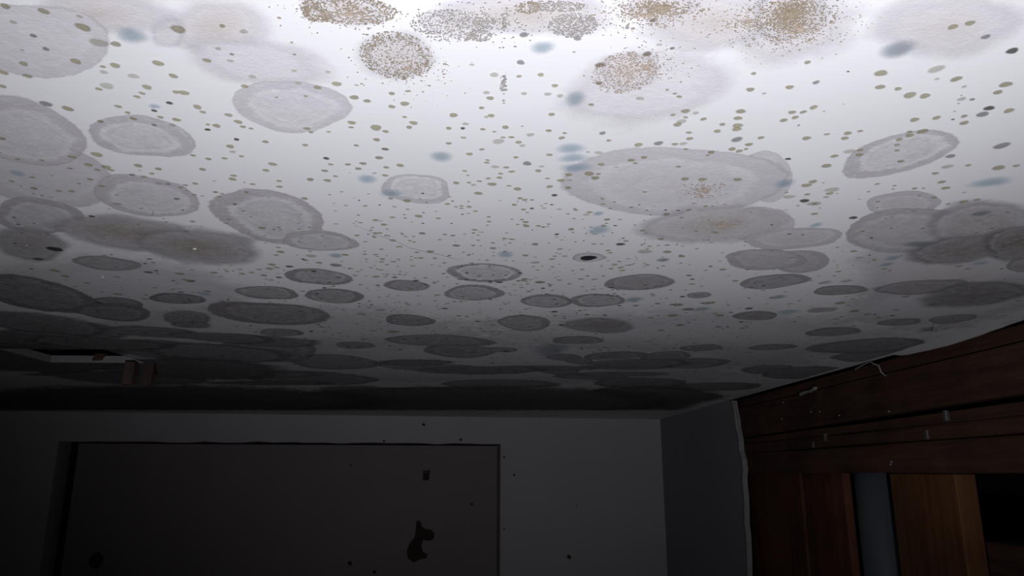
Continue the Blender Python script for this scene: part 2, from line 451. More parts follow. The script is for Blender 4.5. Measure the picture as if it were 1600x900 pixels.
# ------------------------------------------------------------------ mould on the ceiling, some film tones carrying painted falloff
COLONIES = [  # broad soft films over the far ceiling: thin mould plus painted light falloff
  (-0.0135, 0.3624, 0, 0.729, 0.2, 0.3, 0.5, '', [(25.1, 1.3), (25.3, 4.6), (24.5, 7.9), (22.6, 11.1), (19.4, 14.0), (15.0, 16.1), (9.9, 17.5), (4.3, 17.9), (-1.3, 17.4), (-6.5, 16.2), (-11.2, 14.6), (-15.5, 12.6), (-19.3, 10.3), (-22.2, 7.5), (-24.1, 4.4), (-25.1, 1.2), (-25.5, -2.0), (-25.3, -5.2), (-24.4, -8.5), (-22.2, -11.6), (-18.6, -14.0), (-13.9, -15.4), (-8.8, -16.0), (-3.9, -16.0), (0.9, -15.9), (5.8, -15.7), (10.7, -14.9), (15.4, -13.4), (19.2, -11.0), (21.8, -8.1), (23.4, -5.0), (24.4, -1.9)]),
  (-0.1431, 0.3718, 0, 0.715, 0.1, 0.5, 0.5, '', [(34.2, 1.0), (32.7, 8.0), (29.3, 15.2), (23.7, 21.4), (16.7, 26.0), (9.2, 29.0), (2.0, 30.9), (-5.1, 32.4), (-12.3, 33.4), (-19.4, 33.4), (-26.3, 31.9), (-32.2, 28.7), (-36.5, 23.9), (-38.8, 17.6), (-38.8, 10.4), (-36.6, 3.1), (-33.0, -3.6), (-28.6, -9.7), (-24.1, -15.2), (-19.1, -20.3), (-13.6, -24.7), (-7.5, -28.2), (-1.1, -30.4), (5.3, -31.7), (11.6, -32.4), (18.0, -32.4), (24.2, -31.1), (29.4, -28.2), (32.9, -23.5), (34.4, -17.7), (34.7, -11.6), (34.6, -5.5)]),
  (0.0535, 0.3586, 0, 0.715, 0.2, 0.2, 0.5, '', [(16.9, -1.1), (16.4, 1.6), (14.9, 3.9), (13.0, 5.9), (11.1, 7.6), (9.2, 9.2), (7.1, 10.7), (4.6, 11.9), (1.7, 12.6), (-1.4, 12.8), (-4.5, 12.3), (-7.3, 11.2), (-9.8, 9.5), (-11.7, 7.5), (-13.3, 5.4), (-14.7, 3.1), (-15.8, 0.7), (-16.3, -1.9), (-15.7, -4.5), (-14.2, -6.7), (-11.9, -8.4), (-9.3, -9.5), (-6.7, -10.4), (-4.2, -11.1), (-1.6, -11.6), (1.2, -11.6), (3.9, -11.2), (6.6, -10.4), (9.2, -9.3), (11.9, -8.0), (14.4, -6.2), (16.2, -3.8)]),
  (0.1096, 0.427, 1, 0.708, 0.5, 0.05, 0.5, 'very faint wide mould film carrying beige granules at the top', [(63.7, -23.8), (67.7, -11.6), (68.0, 1.4), (64.3, 14.0), (57.4, 25.2), (48.9, 34.7), (39.9, 43.5), (30.4, 52.4), (19.3, 60.6), (6.2, 66.3), (-8.1, 67.7), (-22.1, 65.0), (-35.2, 59.6), (-47.4, 52.6), (-58.2, 43.3), (-65.8, 31.4), (-68.3, 17.5), (-65.8, 3.6), (-60.3, -8.7), (-54.3, -19.1), (-48.8, -28.8), (-43.1, -38.2), (-35.9, -46.8), (-26.5, -53.4), (-15.7, -57.0), (-4.6, -58.0), (6.2, -57.4), (16.9, -55.9), (27.6, -53.4), (38.3, -49.3), (48.3, -43.0), (57.0, -34.4)]),
  (-0.1729, 0.3786, 1, 0.701, 0.1, 0.1, 0.5, '', [(11.4, 0.8), (9.6, 4.0), (7.8, 7.1), (5.8, 10.4), (3.4, 13.7), (0.5, 16.6), (-2.7, 18.5), (-5.6, 19.1), (-8.2, 18.7), (-10.4, 17.8), (-12.3, 16.5), (-13.9, 14.6), (-14.7, 12.0), (-14.6, 8.7), (-13.7, 5.1), (-12.5, 1.7), (-11.2, -1.6), (-9.8, -4.9), (-7.9, -8.2), (-5.5, -11.2), (-2.8, -13.5), (-0.1, -15.1), (2.5, -16.3), (5.1, -17.2), (7.7, -17.8), (10.2, -17.8), (12.3, -16.8), (13.7, -14.9), (14.5, -12.3), (14.5, -9.2), (14.0, -5.9), (12.9, -2.5)]),
  (-0.1313, 0.4074, 2, 0.701, 0.2, 0.0, 0.5, 'faint pale mould film left of the speckled brown colony', [(50.4, 10.1), (48.2, 16.6), (44.2, 22.9), (37.9, 28.3), (29.4, 32.2), (19.5, 34.4), (9.0, 35.5), (-1.8, 35.9), (-13.2, 35.5), (-24.8, 33.4), (-35.4, 29.0), (-43.2, 22.4), (-47.4, 14.8), (-48.8, 7.3), (-48.7, 0.5), (-48.2, -5.8), (-47.1, -12.0), (-44.6, -17.8), (-40.2, -23.1), (-33.9, -27.5), (-26.4, -30.8), (-17.9, -33.1), (-8.7, -34.4), (1.0, -34.5), (10.8, -33.3), (20.3, -30.7), (29.2, -26.9), (37.0, -22.1), (43.4, -16.4), (48.0, -10.1), (50.6, -3.4), (51.2, 3.4)]),
  (0.1747, 0.3555, 2, 0.701, 0.2, 0.3, 0.5, '', [(42.8, -12.0), (46.0, -4.0), (49.2, 4.4), (51.3, 13.4), (50.9, 22.6), (47.3, 30.9), (41.1, 37.9), (33.4, 43.8), (24.2, 49.0), (13.3, 52.5), (0.9, 52.7), (-11.5, 48.5), (-22.0, 40.9), (-30.0, 31.9), (-36.2, 23.3), (-41.6, 15.2), (-46.5, 7.2), (-50.0, -1.2), (-51.4, -9.7), (-50.2, -17.9), (-47.0, -25.2), (-42.1, -31.5), (-35.8, -36.6), (-28.3, -40.3), (-20.0, -42.6), (-11.2, -43.7), (-2.0, -43.9), (7.7, -42.8), (17.6, -40.0), (26.7, -35.0), (34.1, -28.0), (39.2, -20.1)]),
  (0.0955, 0.4053, 2, 0.701, 0.1, 0.6, 0.5, '', [(21.7, -5.1), (23.4, 0.2), (24.2, 5.9), (23.7, 11.5), (21.8, 16.4), (19.0, 20.6), (15.7, 24.3), (12.1, 27.8), (7.7, 30.6), (2.6, 31.9), (-2.8, 31.0), (-7.8, 27.7), (-11.9, 23.0), (-14.9, 17.8), (-17.2, 12.8), (-19.2, 7.9), (-21.0, 3.1), (-22.5, -2.0), (-23.6, -7.4), (-23.7, -13.1), (-22.4, -18.4), (-19.6, -22.7), (-15.6, -25.3), (-11.1, -26.4), (-6.6, -26.7), (-2.3, -26.6), (2.0, -26.3), (6.4, -25.3), (10.7, -23.0), (14.4, -19.3), (17.3, -14.9), (19.7, -10.1)]),
  (-0.2044, 0.3629, 3, 0.688, 0.2, 0.5, 0.5, '', [(50.0, 0.9), (48.2, 6.4), (43.5, 11.7), (35.7, 16.2), (26.1, 19.5), (16.1, 21.6), (6.5, 23.4), (-3.3, 25.2), (-13.8, 26.8), (-24.8, 27.3), (-35.3, 26.1), (-43.9, 23.2), (-49.8, 18.9), (-52.7, 13.6), (-52.6, 8.0), (-50.0, 2.5), (-45.8, -2.5), (-41.1, -7.1), (-36.3, -11.4), (-30.8, -15.8), (-24.0, -19.8), (-15.5, -23.0), (-6.0, -24.9), (3.5, -25.5), (12.7, -25.5), (21.6, -24.9), (30.5, -23.8), (38.5, -21.7), (44.6, -18.3), (48.2, -13.9), (49.7, -9.1), (50.2, -4.2)]),
  (0.0263, 0.3501, 2, 0.681, 0.1, 0.5, 0.5, '', [(59.8, -4.1), (59.7, 0.8), (59.3, 6.0), (57.0, 11.6), (51.0, 17.0), (40.8, 21.3), (27.9, 23.9), (14.4, 24.8), (1.8, 24.8), (-10.1, 24.3), (-21.4, 23.5), (-32.5, 22.2), (-43.1, 20.1), (-52.7, 17.1), (-60.5, 13.1), (-65.4, 8.3), (-66.5, 2.9), (-63.6, -2.5), (-57.8, -7.4), (-50.5, -11.7), (-42.5, -15.6), (-33.8, -19.0), (-23.9, -21.8), (-13.0, -23.5), (-1.8, -24.2), (9.2, -24.1), (19.9, -23.6), (30.8, -22.6), (41.4, -20.9), (50.5, -17.9), (56.5, -13.8), (59.2, -9.0)]),
  (0.1315, 0.3509, 3, 0.681, 0.1, 0.5, 0.5, '', [(48.7, -10.3), (51.1, -3.6), (51.3, 3.4), (49.7, 10.4), (46.3, 17.2), (41.0, 23.7), (33.7, 29.4), (24.6, 33.9), (14.2, 37.1), (3.0, 38.9), (-8.6, 38.9), (-19.8, 36.6), (-29.3, 32.3), (-36.8, 26.5), (-42.3, 20.2), (-46.5, 13.8), (-49.4, 7.2), (-50.4, 0.4), (-48.9, -6.3), (-45.3, -12.4), (-40.6, -18.0), (-35.4, -23.2), (-29.6, -28.5), (-22.3, -33.3), (-13.2, -36.6), (-3.0, -37.5), (6.9, -35.9), (15.7, -32.7), (23.3, -29.0), (30.5, -25.2), (37.6, -21.1), (43.9, -16.2)]),
  (0.2612, 0.3497, 3, 0.681, 0.2, 0.3, 0.5, '', [(46.6, -13.8), (51.3, -6.8), (53.2, 0.6), (52.9, 7.8), (51.1, 14.7), (48.3, 21.6), (44.1, 28.5), (37.4, 34.4), (28.0, 38.4), (16.6, 39.5), (4.8, 38.2), (-6.2, 35.3), (-16.4, 31.9), (-26.0, 28.0), (-35.0, 23.3), (-43.0, 17.6), (-49.2, 10.9), (-53.1, 3.6), (-54.8, -3.8), (-54.2, -11.0), (-51.1, -17.6), (-45.8, -23.1), (-38.9, -27.4), (-31.1, -30.5), (-22.8, -32.7), (-14.1, -34.1), (-5.0, -34.5), (4.3, -33.8), (13.7, -31.8), (22.8, -28.9), (31.6, -24.9), (39.8, -19.9)]),
  (-0.0677, 0.3515, 3, 0.675, 0.2, 0.5, 0.5, '', [(31.2, 1.6), (29.4, 4.9), (26.7, 8.0), (23.5, 10.9), (19.6, 13.6), (14.8, 16.0), (9.1, 17.6), (2.7, 18.4), (-3.7, 18.0), (-9.6, 16.6), (-14.7, 14.6), (-18.8, 12.2), (-22.4, 9.7), (-25.6, 7.1), (-28.3, 4.3), (-30.3, 1.1), (-30.8, -2.3), (-29.6, -5.6), (-27.0, -8.7), (-23.3, -11.4), (-19.0, -13.7), (-14.0, -15.6), (-8.5, -16.8), (-2.6, -17.1), (3.1, -16.6), (8.3, -15.3), (12.9, -13.7), (17.4, -12.1), (21.9, -10.3), (26.3, -8.1), (29.7, -5.3), (31.4, -1.9)]),
  (0.0971, 0.3401, 4, 0.675, 0.2, 0.6, 0.5, '', [(27.4, -1.8), (27.1, 1.4), (25.1, 4.3), (22.3, 6.8), (19.2, 8.9), (16.2, 10.9), (12.9, 13.0), (8.8, 14.6), (3.9, 15.6), (-1.3, 15.8), (-6.5, 15.2), (-11.7, 14.2), (-16.6, 12.6), (-20.8, 10.3), (-23.8, 7.5), (-25.2, 4.3), (-25.4, 1.1), (-24.8, -1.8), (-23.8, -4.6), (-22.4, -7.3), (-20.1, -9.8), (-16.7, -11.8), (-12.6, -13.2), (-8.2, -14.1), (-3.6, -14.5), (1.0, -14.6), (5.8, -14.3), (10.6, -13.5), (15.1, -12.1), (19.3, -10.2), (23.0, -7.8), (25.9, -5.0)]),
  (0.4196, 1.3573, 0, 0.662, 0.1, 0.0, 0.5, '', [(453.2, -85.7), (453.2, -6.8), (453.2, 77.1), (453.2, 169.1), (453.2, 268.2), (453.2, 363.6), (448.0, 438.3), (318.2, 479.8), (170.2, 485.7), (22.2, 459.2), (-111.6, 406.4), (-222.3, 337.3), (-310.9, 264.1), (-386.8, 194.5), (-458.2, 126.7), (-520.6, 54.3), (-557.9, -25.0), (-556.9, -104.4), (-518.9, -174.3), (-457.5, -229.3), (-387.4, -270.9), (-316.3, -303.0), (-244.0, -327.5), (-167.9, -342.3), (-88.8, -345.4), (-10.0, -338.1), (67.2, -325.2), (146.2, -310.6), (232.3, -292.6), (324.7, -264.5), (414.3, -220.1), (453.2, -158.7)]),
  (0.1878, 0.6, 0, 0.662, 0.4, 0.5, 0.5, '', [(74.7, -10.9), (75.8, 1.5), (73.7, 13.3), (69.3, 24.3), (63.3, 34.5), (55.9, 44.3), (47.1, 54.1), (36.0, 63.8), (21.6, 71.7), (3.9, 75.3), (-14.8, 72.4), (-31.3, 63.2), (-43.5, 50.6), (-52.1, 37.8), (-59.3, 26.3), (-66.5, 15.6), (-72.8, 4.3), (-75.9, -7.7), (-74.4, -19.5), (-68.9, -29.9), (-61.3, -38.9), (-52.7, -46.8), (-42.9, -53.9), (-31.4, -59.3), (-18.1, -62.1), (-4.0, -61.7), (9.8, -58.8), (23.1, -54.5), (36.2, -49.3), (49.0, -42.6), (60.7, -33.9), (69.6, -23.1)]),
  (-0.0465, 0.3955, 4, 0.662, 0.2, 0.4, 0.5, 'round brown speckled mould colony near the top', [(28.9, 0.8), (28.5, 8.2), (26.3, 15.3), (22.4, 21.4), (17.6, 26.3), (12.2, 30.0), (6.7, 32.6), (1.0, 34.1), (-4.6, 34.3), (-10.1, 33.0), (-15.3, 30.9), (-20.2, 27.8), (-24.8, 23.7), (-28.5, 18.2), (-30.4, 11.3), (-30.5, 3.8), (-29.0, -3.4), (-26.3, -10.1), (-23.0, -15.9), (-19.1, -20.8), (-14.8, -24.8), (-10.2, -27.7), (-5.5, -29.9), (-0.7, -31.7), (4.3, -33.1), (9.6, -33.5), (14.8, -32.2), (19.3, -28.8), (22.5, -23.8), (24.7, -18.1), (26.4, -12.2), (27.9, -6.0)]),
  (0.6126, 0.8978, 1, 0.649, 0.1, 0.2, 0.5, '', [(89.7, -131.6), (132.9, -72.2), (169.8, -8.9), (204.7, 57.0), (245.3, 132.3), (260.3, 223.8), (260.3, 325.5), (260.3, 412.1), (260.3, 455.0), (260.3, 449.5), (198.7, 414.3), (127.6, 365.2), (57.9, 304.4), (-8.3, 231.0), (-65.8, 151.3), (-112.2, 75.4), (-150.0, 7.8), (-182.9, -53.6), (-211.2, -112.0), (-231.1, -166.4), (-239.1, -212.3), (-235.3, -246.5), (-222.8, -269.2), (-205.2, -282.7), (-184.5, -289.7), (-161.3, -290.8), (-135.3, -286.2), (-106.8, -276.3), (-75.9, -262.3), (-41.4, -244.0), (-1.8, -218.4), (43.0, -181.4)]),
  (0.6984, 1.0206, 2, 0.649, 0.1, 0.0, 0.5, '', [(160.0, -108.7), (174.5, -78.3), (174.5, -42.4), (174.5, -2.5), (174.5, 39.7), (174.5, 85.0), (174.5, 133.9), (174.5, 181.5), (166.0, 216.7), (114.6, 229.5), (59.8, 221.7), (10.4, 204.9), (-33.8, 189.4), (-77.3, 176.2), (-120.9, 158.2), (-159.5, 129.6), (-187.0, 90.9), (-202.1, 47.9), (-207.7, 5.3), (-206.4, -35.3), (-198.1, -73.0), (-181.6, -106.4), (-157.8, -133.5), (-129.4, -154.2), (-99.2, -169.8), (-68.0, -181.7), (-35.1, -189.5), (-0.5, -191.0), (34.5, -184.8), (68.0, -171.8), (99.6, -154.2), (130.2, -133.4)]),
  (-0.4041, 1.3799, 1, 0.642, 0.1, 0.0, 0.5, '', [(557.9, -95.5), (538.4, -9.5), (486.5, 75.9), (415.0, 156.1), (336.4, 236.0), (249.4, 323.8), (141.5, 416.8), (6.4, 495.6), (-143.5, 535.9), (-285.5, 530.6), (-407.0, 492.3), (-506.5, 433.8), (-578.4, 356.6), (-608.8, 259.8), (-590.7, 152.1), (-535.9, 49.2), (-466.9, -38.7), (-400.7, -112.1), (-340.7, -176.7), (-279.3, -236.3), (-209.5, -288.5), (-131.0, -328.8), (-49.2, -355.1), (30.9, -369.7), (107.8, -376.3), (182.8, -376.9), (256.4, -370.3), (327.3, -354.0), (393.4, -326.8), (453.5, -288.3), (505.6, -237.7), (543.9, -173.4)]),
  (0.0488, 1.6709, 3, 0.642, 0.1, 0.0, 0.5, '', [(824.1, -116.1), (824.1, -33.0), (824.1, 61.7), (824.1, 166.7), (824.1, 278.5), (824.1, 385.5), (643.1, 468.4), (360.9, 511.4), (72.4, 515.8), (-195.6, 497.8), (-443.7, 469.9), (-674.6, 430.4), (-868.9, 369.1), (-993.0, 282.6), (-1031.3, 181.8), (-1001.8, 82.5), (-938.9, -5.8), (-868.8, -83.0), (-796.9, -153.6), (-713.9, -220.4), (-608.8, -282.6), (-478.1, -337.0), (-324.9, -380.4), (-156.0, -410.4), (20.3, -424.9), (193.8, -422.4), (354.6, -403.9), (496.5, -372.9), (622.0, -334.4), (739.1, -291.7), (824.1, -243.5), (824.1, -186.1)]),
  (-0.4651, 0.9957, 2, 0.642, 0.1, 0.0, 0.5, '', [(214.8, 34.1), (200.2, 84.5), (174.3, 135.3), (136.9, 182.2), (88.9, 218.7), (35.1, 239.1), (-18.0, 242.9), (-66.3, 235.2), (-109.6, 221.1), (-148.4, 201.6), (-180.9, 174.7), (-204.6, 139.8), (-218.5, 99.3), (-224.0, 55.9), (-221.8, 11.2), (-210.2, -33.5), (-187.7, -75.5), (-155.9, -110.8), (-119.5, -137.3), (-83.5, -156.9), (-49.9, -173.4), (-17.0, -189.4), (17.4, -203.1), (53.1, -209.6), (86.9, -205.2), (115.2, -190.1), (137.5, -168.2), (156.5, -144.1), (175.5, -119.0), (194.7, -90.5), (210.5, -55.6), (218.2, -13.5)]),
  (0.2437, 0.5661, 1, 0.636, 0.3, 0.2, 0.07, '', [(29.0, 9.4), (32.2, 20.5), (34.4, 31.3), (35.7, 41.7), (35.8, 50.9), (33.8, 57.8), (29.8, 61.2), (24.0, 60.7), (17.4, 57.3), (10.5, 51.7), (3.7, 44.8), (-3.0, 36.9), (-9.4, 28.2), (-15.7, 18.6), (-21.8, 8.2), (-27.4, -3.1), (-31.7, -14.7), (-34.1, -25.5), (-34.3, -34.3), (-32.8, -40.7), (-30.6, -45.4), (-28.1, -49.4), (-25.4, -52.8), (-21.8, -54.8), (-17.1, -54.3), (-11.4, -50.9), (-5.4, -45.4), (0.6, -38.7), (6.7, -31.3), (12.9, -22.9), (19.0, -13.1), (24.6, -2.1)]),
  (-0.2541, 0.3922, 4, 0.623, 0.3, 0.0, 0.07, 'wide faint grey mould film at the left of the brightest ceiling area', [(44.8, 1.5), (39.8, 9.6), (33.3, 17.6), (25.4, 25.3), (16.1, 32.4), (5.6, 38.4), (-5.5, 42.6), (-16.3, 44.1), (-25.5, 42.6), (-32.8, 39.2), (-38.9, 35.1), (-44.8, 31.0), (-50.7, 26.4), (-54.9, 20.3), (-55.3, 12.2), (-51.4, 3.2), (-44.5, -5.4), (-36.5, -12.9), (-28.6, -19.5), (-20.7, -25.7), (-12.2, -31.1), (-3.1, -35.0), (5.8, -37.0), (14.1, -37.6), (22.0, -37.6), (29.9, -37.4), (38.0, -36.4), (45.1, -33.8), (50.0, -28.9), (52.0, -22.2), (51.2, -14.5), (48.6, -6.5)]),
  (0.1694, 0.3426, 4, 0.623, 0.1, 1.0, 0.38, '', [(23.2, -5.4), (26.0, 0.5), (28.1, 6.6), (29.3, 12.8), (29.0, 18.6), (26.8, 23.2), (23.1, 26.3), (18.7, 28.1), (14.1, 29.5), (9.4, 31.0), (4.0, 32.1), (-2.3, 31.4), (-8.8, 28.2), (-14.6, 22.6), (-18.9, 15.8), (-21.9, 9.1), (-23.9, 3.0), (-25.5, -2.8), (-26.4, -8.3), (-26.4, -13.5), (-25.5, -18.1), (-23.8, -22.2), (-21.4, -25.7), (-18.3, -28.7), (-14.4, -30.7), (-9.7, -31.4), (-4.4, -30.5), (1.1, -28.3), (6.4, -25.0), (11.3, -20.9), (15.9, -16.2), (19.9, -11.0)]),
  (0.17, 0.5824, 2, 0.611, 0.5, 0.1, 0.07, 'largest pale ring-shaped mould colony, right of the blue stains', [(101.3, -15.4), (104.2, 0.2), (103.0, 15.8), (98.6, 31.1), (91.6, 46.1), (81.5, 60.8), (67.5, 74.6), (48.5, 85.2), (25.3, 90.3), (0.6, 88.7), (-22.5, 81.5), (-42.5, 71.2), (-59.8, 60.0), (-75.4, 48.3), (-88.7, 35.4), (-98.3, 20.9), (-102.6, 5.4), (-102.2, -9.9), (-98.4, -24.4), (-92.4, -37.9), (-84.2, -50.7), (-72.7, -61.9), (-57.4, -70.2), (-39.4, -74.5), (-20.5, -75.0), (-2.4, -72.9), (14.9, -69.6), (31.9, -65.7), (49.2, -60.7), (66.3, -53.4), (81.7, -43.2), (93.7, -30.2)]),
  (0.2862, 0.6906, 3, 0.611, 0.4, 0.2, 0.07, '', [(37.8, -4.5), (41.3, 6.1), (44.2, 16.9), (46.7, 28.4), (48.6, 40.8), (48.1, 53.0), (43.9, 62.3), (35.6, 66.4), (25.0, 65.0), (14.1, 59.9), (3.9, 53.4), (-5.4, 46.9), (-14.4, 39.8), (-23.0, 31.6), (-30.7, 21.9), (-37.2, 11.2), (-42.2, -0.1), (-45.7, -11.4), (-47.3, -22.2), (-46.7, -31.9), (-44.2, -40.1), (-40.2, -46.6), (-35.2, -51.7), (-29.4, -55.7), (-22.5, -58.2), (-14.5, -58.3), (-5.6, -55.5), (3.3, -50.1), (11.9, -42.8), (19.7, -34.4), (26.9, -25.1), (33.0, -15.1)]),
  (-0.1237, 0.463, 3, 0.598, 0.6, 0.0, 0.07, 'pale grey ring-shaped mould colony below the faint film', [(41.0, 5.7), (36.8, 12.7), (31.4, 18.7), (25.7, 23.9), (19.9, 29.1), (13.6, 34.7), (6.0, 39.9), (-3.0, 43.0), (-12.3, 43.0), (-20.8, 39.9), (-27.7, 34.6), (-33.1, 28.3), (-37.1, 21.5), (-39.8, 14.2), (-41.1, 6.7), (-40.6, -0.9), (-38.6, -8.3), (-35.4, -15.2), (-31.0, -21.5), (-25.6, -26.9), (-19.1, -31.1), (-12.0, -34.0), (-4.8, -35.5), (2.5, -36.2), (9.8, -36.1), (17.1, -35.1), (24.3, -32.9), (30.9, -29.1), (36.4, -23.8), (40.5, -17.3), (42.9, -10.0), (43.1, -2.1)]),
  (-0.0496, 0.6095, 0, 0.586, 1.0, 0.1, 0.07, 'grey ring-shaped mould colony with a blue stain inside its left rim', [(29.4, 1.6), (29.7, 8.1), (29.4, 15.3), (27.5, 22.7), (23.8, 29.6), (18.3, 35.1), (11.3, 38.4), (3.8, 39.1), (-3.4, 37.3), (-9.8, 34.0), (-15.4, 30.2), (-20.6, 26.3), (-25.7, 22.1), (-30.1, 16.8), (-32.8, 10.2), (-33.3, 3.1), (-32.0, -3.8), (-29.9, -10.1), (-27.5, -16.2), (-24.6, -22.1), (-20.7, -27.5), (-15.6, -31.6), (-9.6, -34.0), (-3.3, -35.0), (3.0, -35.0), (9.3, -34.5), (15.7, -32.9), (21.4, -29.5), (25.8, -24.2), (28.1, -17.7), (28.9, -10.9), (29.1, -4.6)]),
  (-0.3607, 0.5948, 0, 0.586, 0.3, 0.0, 0.07, '', [(58.2, 10.0), (51.1, 26.6), (41.0, 43.9), (27.5, 60.6), (11.3, 74.2), (-5.9, 82.6), (-22.0, 85.4), (-35.8, 83.5), (-47.0, 78.2), (-55.6, 70.5), (-61.7, 60.9), (-65.5, 49.8), (-67.6, 37.8), (-68.5, 25.1), (-67.8, 11.2), (-64.1, -4.1), (-56.5, -19.9), (-45.3, -34.5), (-32.0, -46.3), (-18.4, -55.3), (-5.4, -62.3), (7.1, -68.2), (19.5, -73.0), (31.6, -75.5), (42.5, -74.5), (51.3, -70.0), (57.6, -62.7), (61.9, -53.7), (64.6, -43.4), (65.9, -32.1), (65.4, -19.4), (62.8, -5.3)]),
  (-0.3283, 0.5147, 1, 0.539, 0.5, 0.0, 0.07, '', [(38.3, 19.3), (30.7, 31.1), (21.6, 41.9), (11.2, 51.3), (0.1, 58.6), (-11.1, 62.8), (-21.5, 63.4), (-30.5, 60.8), (-38.0, 56.2), (-44.4, 50.4), (-49.7, 43.2), (-53.0, 34.0), (-53.3, 22.7), (-50.2, 10.3), (-44.7, -1.7), (-37.9, -12.6), (-30.8, -22.5), (-23.6, -31.6), (-15.8, -40.2), (-7.3, -47.9), (1.8, -54.1), (11.2, -58.3), (20.2, -60.0), (28.5, -59.0), (35.2, -55.3), (40.1, -49.4), (43.3, -41.9), (45.4, -33.7), (46.7, -25.0), (47.3, -15.5), (46.6, -4.7), (43.7, 7.1)]),
  (-0.2443, 0.5166, 2, 0.539, 0.7, 0.0, 0.07, 'broad grey ring-shaped mould colony at the left, ring of darker fuzz', [(37.1, 12.4), (33.2, 20.3), (27.5, 27.3), (20.3, 32.6), (12.2, 35.7), (4.2, 36.6), (-3.2, 36.1), (-10.2, 35.4), (-17.3, 34.7), (-24.8, 33.4), (-32.0, 30.4), (-37.6, 25.1), (-40.8, 17.8), (-41.5, 9.5), (-40.4, 1.3), (-37.8, -6.6), (-34.0, -13.9), (-29.0, -20.3), (-22.9, -25.3), (-16.4, -29.1), (-10.0, -32.1), (-3.5, -34.7), (3.3, -36.8), (10.4, -37.7), (17.4, -36.8), (23.5, -33.8), (28.4, -29.2), (32.3, -23.7), (35.4, -17.7), (37.8, -11.1), (39.3, -3.8), (39.1, 4.2)]),
  (0.2396, 0.6901, 4, 0.539, 0.3, 0.6, 0.38, '', [(83.5, -17.2), (85.9, -3.4), (85.6, 10.4), (82.9, 23.9), (77.7, 37.2), (69.6, 49.8), (58.0, 60.9), (42.9, 68.9), (25.1, 72.7), (6.5, 72.4), (-11.4, 69.2), (-28.6, 64.6), (-45.6, 59.0), (-62.0, 51.2), (-76.2, 40.4), (-85.7, 26.7), (-89.4, 11.6), (-88.3, -3.1), (-84.4, -16.5), (-78.8, -28.8), (-71.4, -39.9), (-61.5, -49.5), (-49.1, -56.5), (-35.1, -60.9), (-20.7, -63.2), (-6.1, -64.4), (8.8, -64.8), (24.6, -63.7), (40.8, -60.1), (56.0, -53.2), (68.6, -43.1), (77.9, -30.7)]),
  (0.3382, 0.7281, 5, 0.539, 0.4, 0.3, 0.07, '', [(49.8, -12.9), (51.6, -6.0), (52.3, 1.1), (51.7, 8.4), (49.0, 15.8), (43.9, 22.7), (36.7, 28.8), (27.9, 34.2), (17.9, 38.8), (6.4, 42.0), (-5.9, 43.0), (-17.8, 41.0), (-27.9, 36.4), (-35.5, 30.3), (-41.5, 23.9), (-46.8, 17.8), (-51.6, 11.4), (-55.0, 4.4), (-55.6, -3.2), (-52.9, -10.6), (-47.6, -17.2), (-40.8, -22.9), (-33.3, -27.9), (-25.0, -32.3), (-15.8, -35.9), (-5.7, -38.4), (5.1, -39.4), (16.0, -38.7), (26.3, -36.2), (35.2, -32.0), (42.2, -26.3), (46.9, -19.8)]),
  (0.3968, 0.6229, 2, 0.539, 0.4, 0.3, 0.07, '', [(32.4, -8.2), (35.4, -1.2), (36.8, 5.6), (37.3, 12.1), (37.6, 18.6), (37.4, 25.6), (35.7, 32.3), (31.4, 37.6), (24.5, 40.3), (16.1, 40.2), (7.4, 37.9), (-1.1, 34.2), (-8.9, 29.7), (-15.9, 24.4), (-22.2, 18.6), (-27.8, 12.5), (-32.9, 6.1), (-37.3, -0.8), (-40.3, -8.0), (-41.0, -15.0), (-39.2, -21.0), (-35.6, -25.7), (-31.2, -29.3), (-26.4, -32.4), (-21.1, -35.0), (-14.8, -36.6), (-7.6, -36.3), (0.1, -34.1), (7.6, -30.4), (14.7, -25.9), (21.4, -20.7), (27.5, -14.8)]),
  (0.3294, 0.5158, 0, 0.528, 0.7, 0.0, 0.07, 'tilted grey ring-shaped mould colony at the right, pale middle', [(31.0, -31.4), (35.8, -25.1), (39.0, -17.3), (40.3, -8.6), (39.9, 0.5), (38.2, 9.6), (35.4, 18.5), (31.0, 27.0), (25.2, 34.4), (18.2, 40.6), (10.4, 45.7), (2.0, 49.7), (-7.1, 51.8), (-16.1, 50.6), (-23.6, 45.5), (-28.8, 37.5), (-31.9, 28.7), (-34.2, 20.5), (-36.7, 12.8), (-39.1, 4.7), (-40.0, -4.2), (-38.4, -13.4), (-34.5, -21.8), (-29.0, -29.0), (-22.9, -35.0), (-16.2, -40.0), (-9.0, -43.6), (-1.5, -45.2), (5.8, -44.7), (12.6, -42.7), (19.0, -39.7), (25.1, -36.1)]),
  (-0.2929, 0.6413, 1, 0.517, 0.6, 0.0, 0.07, '', [(40.5, 23.4), (34.9, 34.2), (27.3, 42.8), (18.4, 48.7), (9.4, 52.2), (0.4, 54.7), (-8.7, 56.7), (-18.1, 57.3), (-27.4, 55.1), (-35.5, 49.5), (-41.8, 41.1), (-46.1, 30.8), (-48.5, 19.3), (-48.6, 7.2), (-46.1, -4.9), (-41.3, -15.8), (-35.3, -25.1), (-29.1, -33.3), (-22.8, -40.9), (-15.9, -47.8), (-8.2, -52.9), (0.1, -55.2), (8.2, -54.6), (15.6, -52.1), (22.7, -49.0), (29.9, -45.4), (37.1, -40.4), (43.1, -33.0), (46.9, -23.1), (47.9, -11.6), (46.8, 0.2), (44.4, 11.9)]),
